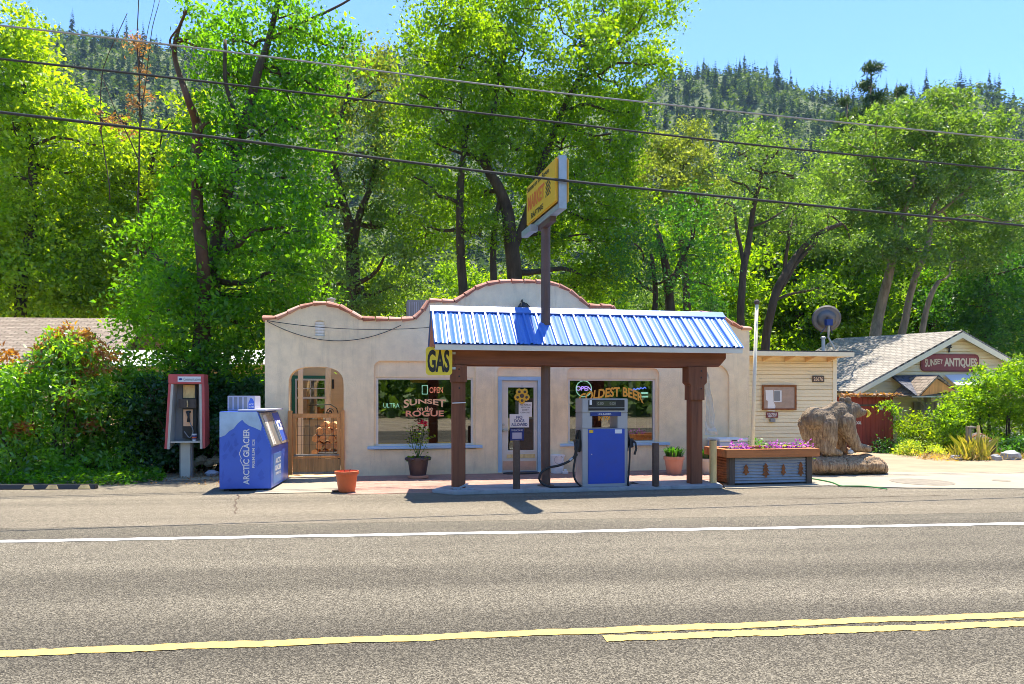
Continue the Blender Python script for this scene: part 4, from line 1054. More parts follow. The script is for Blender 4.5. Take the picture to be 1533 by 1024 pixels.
# white bucket
c = G(834, 708, .012); t = thing('bucket', 'white lidded bucket standing by the wall behind the sign pole', 'bucket', c)
m = MB(); m.lathe([(.13, 0), (.155, .36), (.17, .362), (.17, .39), (.02, .40)], c, 24); m.build('body', M['white'], t)
m = MB(); ring(m, c + Vector((0, -.16, .30)), .10, .09, .005, 20); m.build('handle', M['galv'], t)
c = G(846, 709.5, .012); m = MB(); m.box(c + Vector((-.06, -.05, 0)), c + Vector((.06, .05, .06))); m.box(c + Vector((-.02, -.03, .061)), c + Vector((.04, .03, .10)))
single(m, 'door_stop', M['white'], 'small white block on the pavement beside the white bucket', 'block', c, bev=.01)

# ------------------------------------------------------------------ planter box with petunias
t = thing('planter_box', 'corrugated steel flower box with orange plank rim, dark posts and rusty tree cutouts', 'planter', (7.15, 12.4, 0))
x0, x1, y0, y1 = P(1092, 727, 12.1).x, P(1216, 727, 12.1).x, 12.1, 12.85
zt = P(1150, 684, 12.1).z; zr_ = P(1150, 672, 12.1).z
pw = .115
for (x, y) in ((x0, y0), (x1 - pw, y0), (x0, y1 - pw), (x1 - pw, y1 - pw)):
    m = MB(); m.box((x, y, .02), (x + pw, y + pw, zt - .001)); m.build('corner_post', M['dark_wood'], t, bev=.005)
def corr(mb, a, b, za, zb_, n, amp, out):
    a, b, out = Vector(a), Vector(b), Vector(out); v = []; k = n * 6
    for i in range(k + 1):
        z = za + (zb_ - za) * i / k; o = out * (amp * math.sin(2 * math.pi * i / 6))
        v += [Vector((a.x, a.y, z)) + o, Vector((b.x, b.y, z)) + o]
    mb.add(v, [(2 * i, 2 * i + 1, 2 * i + 3, 2 * i + 2) for i in range(k)])
m = MB(); corr(m, (x0 + pw, y0 + .035, 0), (x1 - pw, y0 + .035, 0), .05, zt - .005, 9, .011, (0, -1, 0)); m.build('front_panel', M['corrugated'], t, smooth=True)
m = MB(); corr(m, (x0 + pw, y1 - .035, 0), (x1 - pw, y1 - .035, 0), .05, zt - .005, 9, .011, (0, 1, 0)); m.build('back_panel', M['corrugated'], t, smooth=True)
for sx, xx in ((-1, x0 + .03), (1, x1 - .03)):
    m = MB(); corr(m, (xx, y0 + pw, 0), (xx, y1 - pw, 0), .05, zt - .005, 9, .011, (sx, 0, 0)); m.build('side_panel', M['rust'] if sx < 0 else M['corrugated'], t, smooth=True)
m = MB(); m.box((x0 - .05, y0 - .04, .0), (x1 + .05, y1 + .04, .0205)); m.build('base_board', M['deck_orange'], t)
m = MB()
m.box((x0 - .10, y0 - .09, zt), (x1 + .10, y0 + .05, zr_)); m.box((x0 - .10, y1 - .05, zt), (x1 + .10, y1 + .09, zr_)); m.box((x0 - .098, y0 + .051, zt + .002), (x0 + .05, y1 - .051, zr_ - .003)); m.box((x1 - .05, y0 + .051, zt + .002), (x1 + .098, y1 - .051, zr_ - .003))
m.build('rim', M['deck_orange'], t, bev=.006)
m = MB(); m.box((x0 + .06, y0 + .06, zt - .04), (x1 - .06, y1 - .06, zt + .015)); m.build('soil', M['soil'], t)
for (px, py, w, tiers) in ((1117, 703, 11, 2), (1146.5, 704, 12, 3), (1173, 703, 9, 2), (1199, 702, 10, 3)):
    m = MB(); c = P(px, py, y0 + .02); s = dep(px, y0) / F
    hh = (22 if tiers == 3 else 17) * s; ww = w * s * .5
    pts = [(0, hh / 2)]
    for k in range(tiers):
        za = hh / 2 - hh * .82 * (k + 1) / tiers; pts += [(ww * (.55 + .45 * (k + 1) / tiers), za), (ww * .35, za - .004)]
    pts += [(ww * .25, -hh / 2)]
    full = [(c.x + x, y0 + .018, c.z + z) for x, z in pts] + [(c.x - x, y0 + .018, c.z + z) for x, z in pts[::-1]][:-1]
    m.prism(full, (0, .006, 0)); m.build('tree_cutout', M['rust'], t)
for px in (1100, 1113, 1153, 1163, 1192, 1205):
    s = MB(); f = MB(); c = P(px, 670, 12.45); c.z = zt + .06
    p = thing('petunia', 'magenta petunia clump growing in the flower box', 'flower', (c.x, c.y, zt), 'petunias in the flower box')
    sprig(s, c + Vector((0, 0, .0)), .09, 110, .07); sprig(f, c + Vector((0, -.04, .07)), .085, 110, .06, .8)
    s.build('foliage', M['leaf_big'], p, recalc=False); f.build('bloom', M['petal_pink'], p, recalc=False)
# hose on the apron
pts = [G(1212, 716, .04), G(1228, 718.5, .035), G(1245, 722, .035), G(1258, 727, .03), G(1270, 727.5, .03), G(1296, 728, .03), G(1328, 732, .03)]
m = MB(); m.tube(curve(pts), .012, 6); single(m, 'garden_hose', M['hose_green'], 'green garden hose trailing from the flower box over the concrete', 'hose', pts[0])
# white cabinet behind the planter
a, b = P(1077, 700, 14.4), P(1120, 656.5, 14.4)
t = thing('chest_freezer', 'pale chest freezer against the wall behind the flower box', 'freezer', ((a.x + b.x) / 2, 14.6, .0))
m = MB(); m.box((a.x, 14.4, .01), (b.x, 14.98, b.z - .07)); m.build('body', M['lav'], t, bev=.015)
m = MB(); m.box((a.x - .01, 14.385, b.z - .065), (b.x + .01, 14.99, b.z)); m.build('lid', M['white'], t, bev=.015)
m = MB(); m.box((a.x + .28, 14.375, b.z - .05), (a.x + .40, 14.384, b.z - .03)); m.build('handle', M['black'], t)
# small dark pot on the ground behind planter
c = Vector((PX(1133, 14.9), 14.9, .0)); t = thing('potted_plant', 'small twiggy dark plant in a pot behind the flower box beside the annex', 'plant', c)
m = MB(); m.lathe([(.10, 0), (.14, .28), (.12, .28), (.01, .26)], c, 16); m.build('pot', M['dark_pot'], t)
m = MB(); sprig(m, c + Vector((0, 0, .55)), .12, 130, .08); m.build('foliage', M['leaf_dark'], t, recalc=False)

# ------------------------------------------------------------------ ice freezer
t = thing('ice_freezer', 'blue ARCTIC GLACIER ice box with slanted steel doors', 'ice freezer', (-2.32, 13.85, 0))
A = Vector((-2.765, 13.05, 0)); ang = R(-3.5)
S = Matrix.Translation(A) @ Matrix.Rotation(ang, 4, 'Z')
Wd, Ln, Hh, kz = .875, 1.56, 1.40, .74
prof = [(0, .045), (Wd, .045), (Wd, kz), (Wd - .235, Hh), (0, Hh)]
m = MB(S); m.prism([(x, 0, z) for x, z in prof], (0, Ln, 0)); m.build('body', M['ice_blue'], t, bev=.012)
m = MB(S)
for x in (.06, Wd - .14):
    for y in (.06, Ln - .14): m.box((x, y, .0), (x + .08, y + .08, .044))
m.build('foot', M['black'], t)
mt = [(.006, .95), (.10, .985), (.17, 1.06), (.24, 1.10), (.31, 1.19), (.385, 1.255), (.43, 1.20), (.50, 1.15), (.58, 1.12), (Wd - .17, 1.06)]
m = MB(S); pts = mt + [(Wd - .16, 1.16), (Wd - .24, Hh - .006), (.006, Hh - .006)]
m.holed(pts, [], -.003); m.build('mountain_graphic', M['ice_light'], t)
m = MB(S)
for k in range(26):
    cx_, cz_ = rnd.uniform(.06, .72), rnd.uniform(.1, 1.0); w_ = rnd.uniform(.02, .06); h_ = rnd.uniform(.04, .14)
    if cx_ > .33 and cx_ < .62: continue
    m.holed([(cx_ - w_, cz_), (cx_ - w_ * .2, cz_ - h_ * .5), (cx_ + w_, cz_ + .02), (cx_ + w_ * .2, cz_ + h_)], [], -.002 - k * .00002)
m.build('rock_graphic', pm('deep blue print', (.042, .11, .50), .4, .1, 3, 0), t)
xr = S.to_3x3() @ Vector((1, 0, 0)); yr = S.to_3x3() @ Vector((0, 1, 0))
def ib(x, y, z): return S @ Vector((x, y, z))
text('lettering', 'ARCTIC GLACIER', M['white'], ib(.455, -.004, .61), ez, -xr, .98, .105, t, .02, .002)
text('lettering', 'PREMIUM ICE', M['white'], ib(.575, -.004, .66), ez, -xr, .50, .05, t, .005, .002)
m = MB(S); m.tube([(.40, -.004, .45), (.35, -.004, .55), (.37, -.004, .58), (.335, -.004, .66), (.365, -.004, .74), (.40, -.004, .80)], .006, 4); m.build('logo_line', M['white'], t)
# front below the doors
m = MB(S); m.box((Wd + .001, .16, .10), (Wd + .005, .86, kz - .10)); fp = m.build('front_graphic', M['ice_mid'], t)
m = MB(S); m.box((Wd + .001, .93, .10), (Wd + .005, 1.46, kz - .05)); m.build('front_graphic', M['ice_blue'], t)
text('lettering', 'ARCTIC', M['white'], ib(Wd + .006, .56, .50), yr, ez, .46, .10, fp, .04, .002)
text('lettering', 'GLACIER', M['white'], ib(Wd + .006, .56, .37), yr, ez, .52, .10, fp, .04, .002)
text('lettering', 'PREMIUM ICE', M['white'], ib(Wd + .006, .56, .27), yr, ez, .44, .05, fp, .02, .002)
sl = Vector((-.235, 0, Hh - kz)).normalized(); sn = Vector((sl.z, 0, -sl.x))
SL = S @ Matrix.Translation((Wd, 0, kz)) @ Matrix(((0, sl.x, sn.x, 0), (1, 0, 0, 0), (0, sl.z, sn.z, 0), (0, 0, 0, 1)))   # u along the box, v up the slope, w out
Ls = Vector((.235, Hh - kz)).length
for k, (u0, u1) in enumerate(((.05, .76), (.80, 1.51))):
    m = MB(SL); m.box((u0, .03, .002), (u1, Ls - .04, .035)); dr = m.build('door', M['steel'], t, bev=.008)
    m = MB(SL)
    if k == 0: m.box((u0 + .06, .06, .036), (u0 + .30, Ls - .08, .038)); m.build('panel', M['door_white'], dr)
    if k == 1: m.box((u0 + .10, .08, .036), (u1 - .06, Ls - .06, .038)); m.build('panel', M['ice_blue'], dr)
    m = MB(SL); m.box((u1 - .05 if k == 0 else u0 + .02, .10, .036), (u1 - .02 if k == 0 else u0 + .05, .42, .065)); m.build('handle', M['galv'], dr)
    if k == 1:
        M3 = SL.to_3x3()
        text('lettering', 'ICE', M['white'], SL @ Vector(((u0 + u1) / 2 + .02, Ls * .55, .039)), M3 @ Vector((1, 0, 0)), M3 @ Vector((0, 1, 0)), .42, .20, dr, .05, .002)
m = MB(S); m.box((.30, .02, Hh + .001), (Wd - .10, Ln, Hh + .035)); m.build('lid', M['lav'], t, bev=.006)
# condenser on the ice box
a, b = P(340.5, 616, 13.5), P(383.5, 592.5, 13.5)
t = thing('condenser_unit', 'grey louvred condenser with blue mountain label sitting on the ice box', 'condenser', (a.x + .25, 13.7, Hh + .001))
m = MB(); m.box((a.x, 13.5, Hh + .036 if False else Hh + .002), (b.x - .02, 14.1, b.z)); m.build('case', M['lav'], t, bev=.01)
m = MB(); w = (b.x - a.x)
for i in range(4): m.box((a.x + .03 + i * w * .17, 13.494, Hh + .03), (a.x + .02 + i * w * .17 + w * .13, 13.4995, b.z - .025))
m.build('grille', M['grey_panel'], t)
m = MB(); c = a.x + w * .83; zz = Hh + .02; m.holed([(c - w * .10, zz), (c + w * .10, zz), (c + w * .10, zz + .14), (c + .03, zz + .19), (c - .01, zz + .22), (c - .05, zz + .13), (c - w * .10, zz + .10)], [], 13.497); lb = m.build('label', M['ice_blue'], t)
text('lettering', 'ARCTIC', M['white'], (c, 13.4965, zz + .10), ex, ez, w * .17, .03, lb, .02, .001)
text('lettering', 'GLACIER', M['white'], (c, 13.4965, zz + .05), ex, ez, w * .18, .03, lb, .02, .001)

# ------------------------------------------------------------------ payphone
Yp = 15.55; d = dep(278, Yp)
t = thing('payphone', 'red and grey payphone hood on a pale post before the ivy', 'payphone', (PX(278, Yp), Yp, 0))
def pp_(x, y, dy=0): return P(x, y, Yp + dy)
zt, zh, zl, zb_ = PZ(560.5, 280, Yp), PZ(575, 280, Yp), PZ(660, 280, Yp), PZ(669, 280, Yp)
xl0, xr0 = PX(256, Yp), PX(309, Yp); xl1, xr1 = PX(250.5, Yp), PX(306, Yp)
m = MB(); m.box((xl0, Yp - .20, zh), (xr0, Yp + .16, zt)); hd = m.build('header', M['red_paint'], t, bev=.01)
m = MB(); a, b = PX(264, Yp - .3), PX(299, Yp - .3); m.box((a, Yp - .206, PZ(571.5, 280, Yp - .3)), (b, Yp - .2005, PZ(563.5, 280, Yp - .3))); pl = m.build('plate', M['white'], hd)
text('lettering', 'Communications', M['grey_panel'], ((a + b) / 2 + .055, Yp - .2065, PZ(567.5, 280, Yp - .3)), ex, ez, .33, .06, pl, .02, .001)
m = MB(); m.ball(((a + .055), Yp - .207, PZ(567.5, 280, Yp - .3)), (.035, .003, .022), 12, 6); m.build('emblem', M['navy'], pl)
m = MB()
for (xt, xb2, s) in ((xl0, xl1, 1), (xr0, xr1 + .06, -1)):
    w = .05
    m.hexa([(xb2, Yp - .20, zb_ - .02), (xb2 + s * w, Yp - .20, zb_ - .02), (xb2 + s * w, Yp + .20, zb_ + .05), (xb2, Yp + .20, zb_ + .05)], [(xt, Yp - .18, zh - .001), (xt + s * w, Yp - .18, zh - .001), (xt + s * w, Yp + .2, zh - .001), (xt, Yp + .2, zh - .001)])
m.build('side_panel', M['red_paint'], t)
m = MB()
for (xt, xb2, s) in ((xl0 + .052, xl1 + .052, 1), (xr0 - .052, xr1 + .008, -1)):
    w = .045 
    m.hexa([(xb2, Yp - .21, zb_ - .03), (xb2 + s * w, Yp - .21, zb_ - .03), (xb2 + s * w, Yp + .18, zb_ + .05), (xb2, Yp + .18, zb_ + .05)], [(xt, Yp - .19, zh - .003), (xt + s * w, Yp - .19, zh - .003), (xt + s * w, Yp + .18, zh - .003), (xt, Yp + .18, zh - .003)])
m.build('inner_panel', M['pale_metal'], t)
m = MB(); m.box((xl1 + .10, Yp + .12, zl), (xr1 - .02, Yp + .15, zh)); m.build('back_panel', M['grey_panel'], t)
m = MB(); m.box((xl1 + .085, Yp - .18, zl - .03), (xr1 - .03, Yp + .15, zl)); m.build('shelf', M['pale_metal'], t)
ph = MB(); a, b = PX(273, Yp), PX(294, Yp)
ph.box((a, Yp + .0, zl + .05), (b, Yp + .119, zh - .01)); pb = ph.build('phone_body', M['black'], t, bev=.006)
m = MB(); m.box((a + .02, Yp - .008, PZ(596, 280, Yp)), (b - .03, Yp - .001, PZ(576, 280, Yp))); m.build('card', M['yellow_post'], pb)
m = MB(); m.box((a - .05, Yp - .10, PZ(611, 280, Yp)), (b + .02, Yp - .002, PZ(597.5, 280, Yp))); m.build('coin_box', M['dark_wood'], pb, bev=.005)
m = MB(); m.tube(curve([(a + .12, Yp - .11, PZ(600, 280, Yp)), (a + .135, Yp - .14, PZ(604, 280, Yp)), (a + .125, Yp - .11, PZ(609, 280, Yp))]), .012, 6); m.build('emblem', M['yellow_post'], pb)
m = MB(); m.box((a + .02, Yp - .006, PZ(638, 280, Yp)), (b - .07, Yp - .001, PZ(613, 280, Yp))); m.build('instruction_card', M['flower_yellow' if False else 'cream_text'], pb)
m = MB(); c = pp_(282, 624, -.03); m.tube([c + Vector((-.01, 0, .09)), c + Vector((.01, -.03, .0)), c + Vector((0, 0, -.10))], [.035, .02, .032], 8); m.ball(c + Vector((0, 0, .10)), (.055, .03, .025), 8, 6); m.build('handset', M['black'], t)
m = MB(); m.tube(curve([pp_(284, 632, -.04), pp_(289, 645, -.06), pp_(284, 655, -.05), pp_(276, 646, -.01)]), .010, 6); m.build('cord', M['grey_panel'], t)
m = MB(); a, b = PX(271.5, Yp), PX(286, Yp); m.box((a, Yp - .06, 0), (b, Yp + .06, zl - .031)); m.build('post', M['pale_metal'], t, bev=.006)
m = MB(); m.box((a - .03, Yp - .02, 0), (a - .0005, Yp + .08, zl - .031)); m.box((b + .0005, Yp - .02, 0), (b + .03, Yp + .08, zl - .031)); m.build('channel', M['grey_panel'], t)
c = pp_(291, 659, -.12); c.z = zl + .0005
t2 = thing('paper_cup', 'small red white and blue paper cup left on the payphone shelf', 'cup', c)
m = MB(); m.lathe([(.035, 0), (.05, .15), (.046, .15), (.03, .01)], c, 16); m.build('cup', M['white'], t2)
m = MB(); m.lathe([(.0405, .035), (.0505, .12)], c, 16); m.build('band', M['navy'], t2); 
m = MB(); m.lathe([(.0435, .06), (.0485, .09)], c + Vector((0, -.0015, 0)), 16); m.build('emblem', M['red_text'], t2)

# parking block
a, b = G(-60, 734), G(141, 733); a.z = b.z = .006; ln = (b - a).length; u = (b - a).normalized(); v = Vector((-u.y, u.x, 0))
S = Matrix.Translation(a) @ Matrix(((u.x, v.x, 0, 0), (u.y, v.y, 0, 0), (0, 0, 1, 0), (0, 0, 0, 1)))
t = thing('parking_block', 'black rubber parking block with pale reflective patches before the ground cover', 'parking block', a.lerp(b, .5))
m = MB(S); m.prism([(0, 0, 0), (0, .03, .085), (0, .12, .085), (0, .15, 0)], (ln, 0, 0)); m.build('block', M['black_rubber'], t, bev=.01)
for px in (-6, 44, 79, 126):
    q = (G(px, 733) - a).dot(u); m = MB(S); m.hexa([(q - .11, -.0035 + .004, .012), (q + .11, .0005, .012), (q + .11, .006, .012), (q - .11, .006, .012)], [(q - .07, .0225, .078), (q + .07, .0225, .078), (q + .07, .03, .078), (q - .07, .03, .078)])
    for i, p in enumerate(m.v): pass
    m.build('reflector', M['yellow_post'], t)
# stone and litter by the payphone
c = G(317, 712); m = MB(); m.ball(c + Vector((0, 0, .05)), (.14, .08, .07), 8, 6)
for i, p in enumerate(m.v): m.v[i] = p + Vector((rnd.uniform(-.015, .015), rnd.uniform(-.015, .015), rnd.uniform(-.01, .01)))
single(m, 'stone', M['lav'], 'grey stone on the dirt between the payphone and the ice box', 'stone', c)
c = G(312, 690, 0); c = P(312, 688, 16.3); m = MB()
for k in range(5): m.ball(c + Vector((k * .16 - .3, rnd.uniform(-.05, .05), -.06 + .05 * (k % 2))), (.13, .1, .09), 8, 6)
for i, p in enumerate(m.v): m.v[i] = p + Vector((rnd.uniform(-.02, .02), rnd.uniform(-.02, .02), rnd.uniform(-.02, .02)))
single(m, 'rubble_pile', M['concrete'], 'low pile of pale rubble under the ivy right of the payphone', 'rubble', c)

# ------------------------------------------------------------------ annex with cream siding
def siding(mb, x0, x1, y, z0, z1, step=.1, lap=.035):
    z = z0
    while z < z1 - .005:
        t_ = min(z + step, z1)
        t_ -= .010; mb.add([(x0, y - lap, z), (x1, y - lap, z), (x1, y - lap + .008, t_), (x0, y - lap + .008, t_), (x0, y + .02, z), (x1, y + .02, z), (x0, y + .02, t_), (x1, y + .02, t_)], [(0, 1, 2, 3), (0, 4, 5, 1), (3, 2, 7, 6)])
        z += step
YA = 17.0
ann = thing('annex_building', 'low flat roofed annex in cream lap siding beside the store', 'building', (PX(1190, YA), YA, 0))
x0, x1 = XR + .003, PX(1250.5, YA); zt = PZ(541, 1190, YA)
m = MB(); siding(m, x0, x1 - .10, YA, .02, zt, .097); m.box((x0, YA, 0), (x1, YA + .15, zt + .12)); m.box((x1 - .15, YA + .151, 0), (x1, 21.2, zt + .12)); m.build('wall', M['cream_siding'], ann, recalc=True)
m = MB(); m.box((x1 - .10, YA - .05, 0), (x1 + .012, YA - .0005, zt + .10)); m.build('corner_board', M['pole_cream'], ann)
yf = YA - .55; zf0, zf1 = PZ(533, 1200, yf), PZ(526.5, 1200, yf)
xr1 = PX(1279, yf)
m = MB(); m.box((x0, yf + .04, zf0 + .03), (xr1, 21.6, zf1 + .03)); m.build('roof', M['dark_shingle'], ann)
m = MB(); m.box((x0, yf, zf0), (xr1, yf + .038, zf1)); m.build('fascia', M['pole_cream'], ann)
m = MB(); m.box((x0, yf + .04, zf0 + .005), (xr1, YA - .01, zf0 + .028)); m.build('soffit', M['orange_wood' if False else 'tan_wall'], ann)
m = MB()
for px in (1152, 1186, 1217, 1250):
    x = PX(px, yf + .2); m.prism([(x, yf + .045, zf0 - .005), (x, YA - .016, zf0 - .12), (x, YA - .016, zf0 + .004), (x, yf + .045, zf0 + .004)], (.05, 0, 0))
m.build('rafter_tail', M['tan_wall'], ann)
YS = YA - .04
t = thing('number_plate', 'dark house number plate high on the annex siding', 'sign', P(1225, 567, YS - .02))
m = MB(); m.box(P(1216.5, 572, YS - .02), P(1233.5, 562.5, YS - .005)); m.build('board', M['dark_wood'], t)
wtxt('lettering', '26676', 'cream_letter', 1225, 567.4, 14, 6, t, YS - .022, .02)
t = thing('bulletin_board', 'tan bulletin board in a dark wooden frame on the annex siding', 'notice board', P(1166, 613, YS - .03))
a, b = P(1141.5, 613.5, YS - .03), P(1191.5, 577, YS - .03)
m = MB(); m.box((a.x, a.y, a.z), (b.x, a.y + .02, b.z)); m.build('board', pm('cork board', (.42, .30, .22), .9, .12, 8, .2, 60), t)
m = MB(); w = .035
m.box((a.x - .01, a.y - .02, a.z - .01), (a.x + w, a.y - .001, b.z + .01)); m.box((b.x - w, a.y - .02, a.z - .01), (b.x + .01, a.y - .001, b.z + .01)); m.box((a.x + w, a.y - .019, b.z - w), (b.x - w, a.y - .001, b.z + .01)); m.box((a.x + w, a.y - .019, a.z - .01), (b.x - w, a.y - .001, a.z + w)); m.build('frame', M['rust'], t)
yq = YS - .034
m = MB(); m.prism([P(x, y, yq) for x, y in ((1146, 584), (1157.5, 584), (1158, 601), (1161, 608), (1159.5, 616), (1149, 615), (1149.5, 600), (1147, 599))], (0, .003, 0)); single(m, 'notice', M['white'], 'long torn white paper pinned on the left of the bulletin board', 'paper', P(1153, 616, yq))
t = thing('notice', 'small dark photo notice with pale border pinned on the bulletin board', 'paper', P(1164, 601, yq))
m = MB(); m.box(P(1158.5, 602, yq), P(1170, 584.5, yq + .003)); m.build('sheet', M['white'], t)
m = MB(); m.box(P(1159, 600.5, yq - .003), P(1168, 585.5, yq - .0005)); m.build('picture', M['grey_panel'], t)
t = thing('warning_sign', 'small red and white sign below the bulletin board', 'sign', P(1156, 625.5, YS - .02))
m = MB(); m.box(P(1147.5, 625.5, YS - .02), P(1164.5, 617, YS - .008)); m.build('board', M['antique_red'], t); wtxt('lettering', 'NOTICE', 'white', 1156, 619.5, 14, 2.8, t, YS - .021, .02); wtxt('lettering', 'KEEP OUT', 'white', 1156, 623.2, 13, 2.8, t, YS - .021, .02)
m = MB(); m.box(P(1153.5, 632, YS - .06), P(1159.5, 626.5, YS - .008)); single(m, 'outlet_box', M['grey_panel'], 'small grey electrical box under the red sign', 'electrical box', P(1156.5, 632, YS - .06), bev=.005)
# flagpole
Yf = 14.3; t = thing('flagpole', 'slim white leaning pole with a dark ball top beside the store corner', 'pole', (PX(1125.5, Yf), Yf, 0))
a = P(1125, 690, Yf); a.z = 0; b = P(1133, 456, Yf); m = MB(); m.tube([a, b], [.045, .036], 12); m.build('shaft', M['pole_cream'], t, smooth=True)
m = MB(); m.ball(b + Vector((0, 0, .05)), .062, 16, 10); m.build('ball', M['dark_wood'], t, smooth=True)
# satellite dish and vent pipe on the annex roof
Yd = 18.3; c = P(1237.5, 478, Yd); t = thing('satellite_dish', 'grey round satellite dish on a bent arm on the annex roof', 'satellite dish', P(1249, 523, Yd))
q = Matrix.Translation(c) @ (Vector((.50, .85, .30)).normalized().to_track_quat('Z', 'Y').to_matrix().to_4x4())
m = MB(q); rr_ = 20.5 * dep(1237, Yd) / F
m.lathe([(rr_, .07), (rr_ * .98, .085), (rr_ * .66, .03), (rr_ * .33, .005), (.01, 0), (.01, -.012), (rr_ * .33, -.008), (rr_ * .66, .017)], (0, 0, 0), 32)
m.build('reflector', M['dish'], t, smooth=True)
m = MB(); bc = c + Vector((.0, -.10, -.10)); m.tube([c + Vector((0, -.02, -.02)), bc, P(1240, 505, Yd), P(1250, 523, Yd)], [.035, .04, .028, .028], 10); m.build('arm', M['galv'], t)
m = MB(); m.box(bc - Vector((.10, .05, .09)), bc + Vector((.10, .06, .09))); m.tube([bc, P(1228, 500, Yd)], .012, 6); m.tube([bc, P(1246, 499, Yd)], .012, 6); m.build('bracket', M['navy'], t, bev=.01)
m = MB(); a = P(1232.5, 523, 18.0); a.z = zf1 + .03; b = P(1232.5, 507, 18.0); m.lathe([(.05, 0), (.05, b.z - a.z), (.075, b.z - a.z), (.075, b.z - a.z + .04), (.02, b.z - a.z + .07)], a, 16); single(m, 'vent_pipe', M['galv'], 'steel vent pipe standing left of the satellite dish', 'vent pipe', a)

# ------------------------------------------------------------------ antiques shop
def roofslab(name, pts, th, mat, par):       # pts: eave a, eave b, ridge b, ridge a ; UV in metres
    pts = [Vector(p) for p in pts]; n = (pts[1] - pts[0]).cross(pts[3] - pts[0]).normalized()
    if n.z < 0: n = -n
    me = bpy.data.meshes.new(name); o_ = ORG[par.name]
    v = [p - o_ for p in pts] + [p - o_ - n * th for p in pts]
    me.from_pydata(v, [], [(0, 1, 2, 3), (7, 6, 5, 4), (0, 4, 5, 1), (1, 5, 6, 2), (2, 6, 7, 3), (3, 7, 4, 0)]); me.materials.append(mat)
    u = (pts[1] - pts[0]).normalized(); w = n.cross(u); uv = me.uv_layers.new()
    for l in me.loops: q = me.vertices[l.vertex_index].co; uv.data[l.index].uv = (q.dot(u), q.dot(w))
    o = bpy.data.objects.new(name, me); COL.objects.link(o); o.parent = par; ORG[o.name] = o_; return o
YT = 21.0
ant = thing('antiques_shop', 'cream gabled ANTIQUES shop with grey shingle roof', 'shop', (PX(1400, YT), YT, 0))
ap = P(1429, 496, YT); el = P(1266, 586, YT); er = P(1540, 559, YT); er = ap + (er - ap) * 1.25; el_ = el.copy()
xw0 = el.x + .18; xw1 = er.x - .2
def zrake(x): return ap.z - .09 - abs(x - ap.x) * (ap.z - el.z) / (ap.x - el.x) if x < ap.x else ap.z - .09 - (x - ap.x) * (ap.z - er.z) / (er.x - ap.x)
m = MB(); z = .0; k = 0
while z < ap.z - .15:
    z2 = z + .115
    # width of the gable at this height
    fL = max(xw0, ap.x - (ap.z - .09 - z2) / ((ap.z - el.z) / (ap.x - el.x))); fR = min(xw1, ap.x + (ap.z - .09 - z2) / ((ap.z - er.z) / (er.x - ap.x)))
    if fR - fL > .05: zt2 = z2 - .016; m.add([(fL, YT - .04, z), (fR, YT - .04, z), (fR, YT - .03, zt2), (fL, YT - .03, zt2), (fL, YT + .01, z), (fR, YT + .01, z), (fL, YT + .01, zt2), (fR, YT + .01, zt2)], [(0, 1, 2, 3), (0, 4, 5, 1), (3, 2, 7, 6)])
    z = z2
m.prism([(xw0, YT, 0), (xw1, YT, 0), (xw1, YT, zrake(xw1)), (ap.x, YT, ap.z - .09), (xw0, YT, zrake(xw0))], (0, 6.0, 0))
m.build('wall', M['cream_siding'], ant)
yo = YT - .35; ye = YT + 6.4; rs_ = Vector((0, 0, .28))
def at_(p, y, dz=0): return Vector((p.x, y, p.z + dz))
lf = roofslab('roof', [at_(el, ye, .1), at_(el, yo), at_(ap, yo), at_(ap, ye, .28)], .06, M['grey_shingle'], ant)
roofslab('roof', [at_(er, yo), at_(er, ye), at_(ap, ye, .28), at_(ap, yo)], .06, M['grey_shingle'], ant)
m = MB()
for e_ in (el, er): m.prism([at_(ap, yo - .004, -.062), at_(e_, yo - .004, -.062), at_(e_, yo - .004, -.22), at_(ap, yo - .004, -.25)], (0, .04, 0))
m.build('barge_board', M['pole_cream'], ant)
ys = YT - .09
sg = thing('antiques_sign', 'maroon board with cream ANTIQUES lettering on the shop gable', 'sign', P(1423, 556, ys))
a, b = P(1379, 556, ys), P(1466, 530.5, ys); r = .16; pts = []
for (cx_, cz_, q0) in ((b.x - r, b.z - r, 0), (a.x + r, b.z - r, 90), (a.x + r, a.z + r, 180), (b.x - r, a.z + r, 270)):
    for k in range(5): q = R(q0 + k * 22.5); pts.append((cx_ + r * math.cos(q), ys, cz_ + r * math.sin(q)))
m = MB(); m.prism(pts, (0, .035, 0)); m.build('board', M['antique_red'], sg)
cx_ = sum(p[0] for p in pts) / len(pts); cz_ = (a.z + b.z) / 2
m = MB(); m.prism([(cx_ + (p[0] - cx_) * .96, ys - .004, cz_ + (p[2] - cz_) * .86) for p in pts], (0, .003, 0)); m.build('inner_panel', pm('sign inner', (.30, .055, .05), .5, .1, 4, .05), sg)
wtxt('lettering', 'SUNSET', 'cream_letter', 1398, 543, 27, 13, sg, ys - .006, .03, warp=lambda X, Y: (X, Y * (1.0 - .5 * (X + .5)) + .10 * math.sin(X * 5) + .05))
wtxt('lettering', 'ANTIQUES', 'cream_letter', 1438, 543.5, 49, 15, sg, ys - .006, .045)
t = thing('gable_ornament', 'black metal pine tree ornament above the antiques sign', 'ornament', P(1421.5, 527, ys))
m = MB(); prof_ = [(0, 508), (2.4, 513), (1.2, 513.2), (3.6, 518), (1.8, 518.2), (4.4, 521), (1.1, 521.2), (1.1, 527.5)]
m.prism([P(1421.5 + x, y, ys) for x, y in prof_] + [P(1421.5 - x, y, ys) for x, y in prof_[::-1]][:-1], (0, .02, 0)); m.build('tree_cutout', M['black'], t)
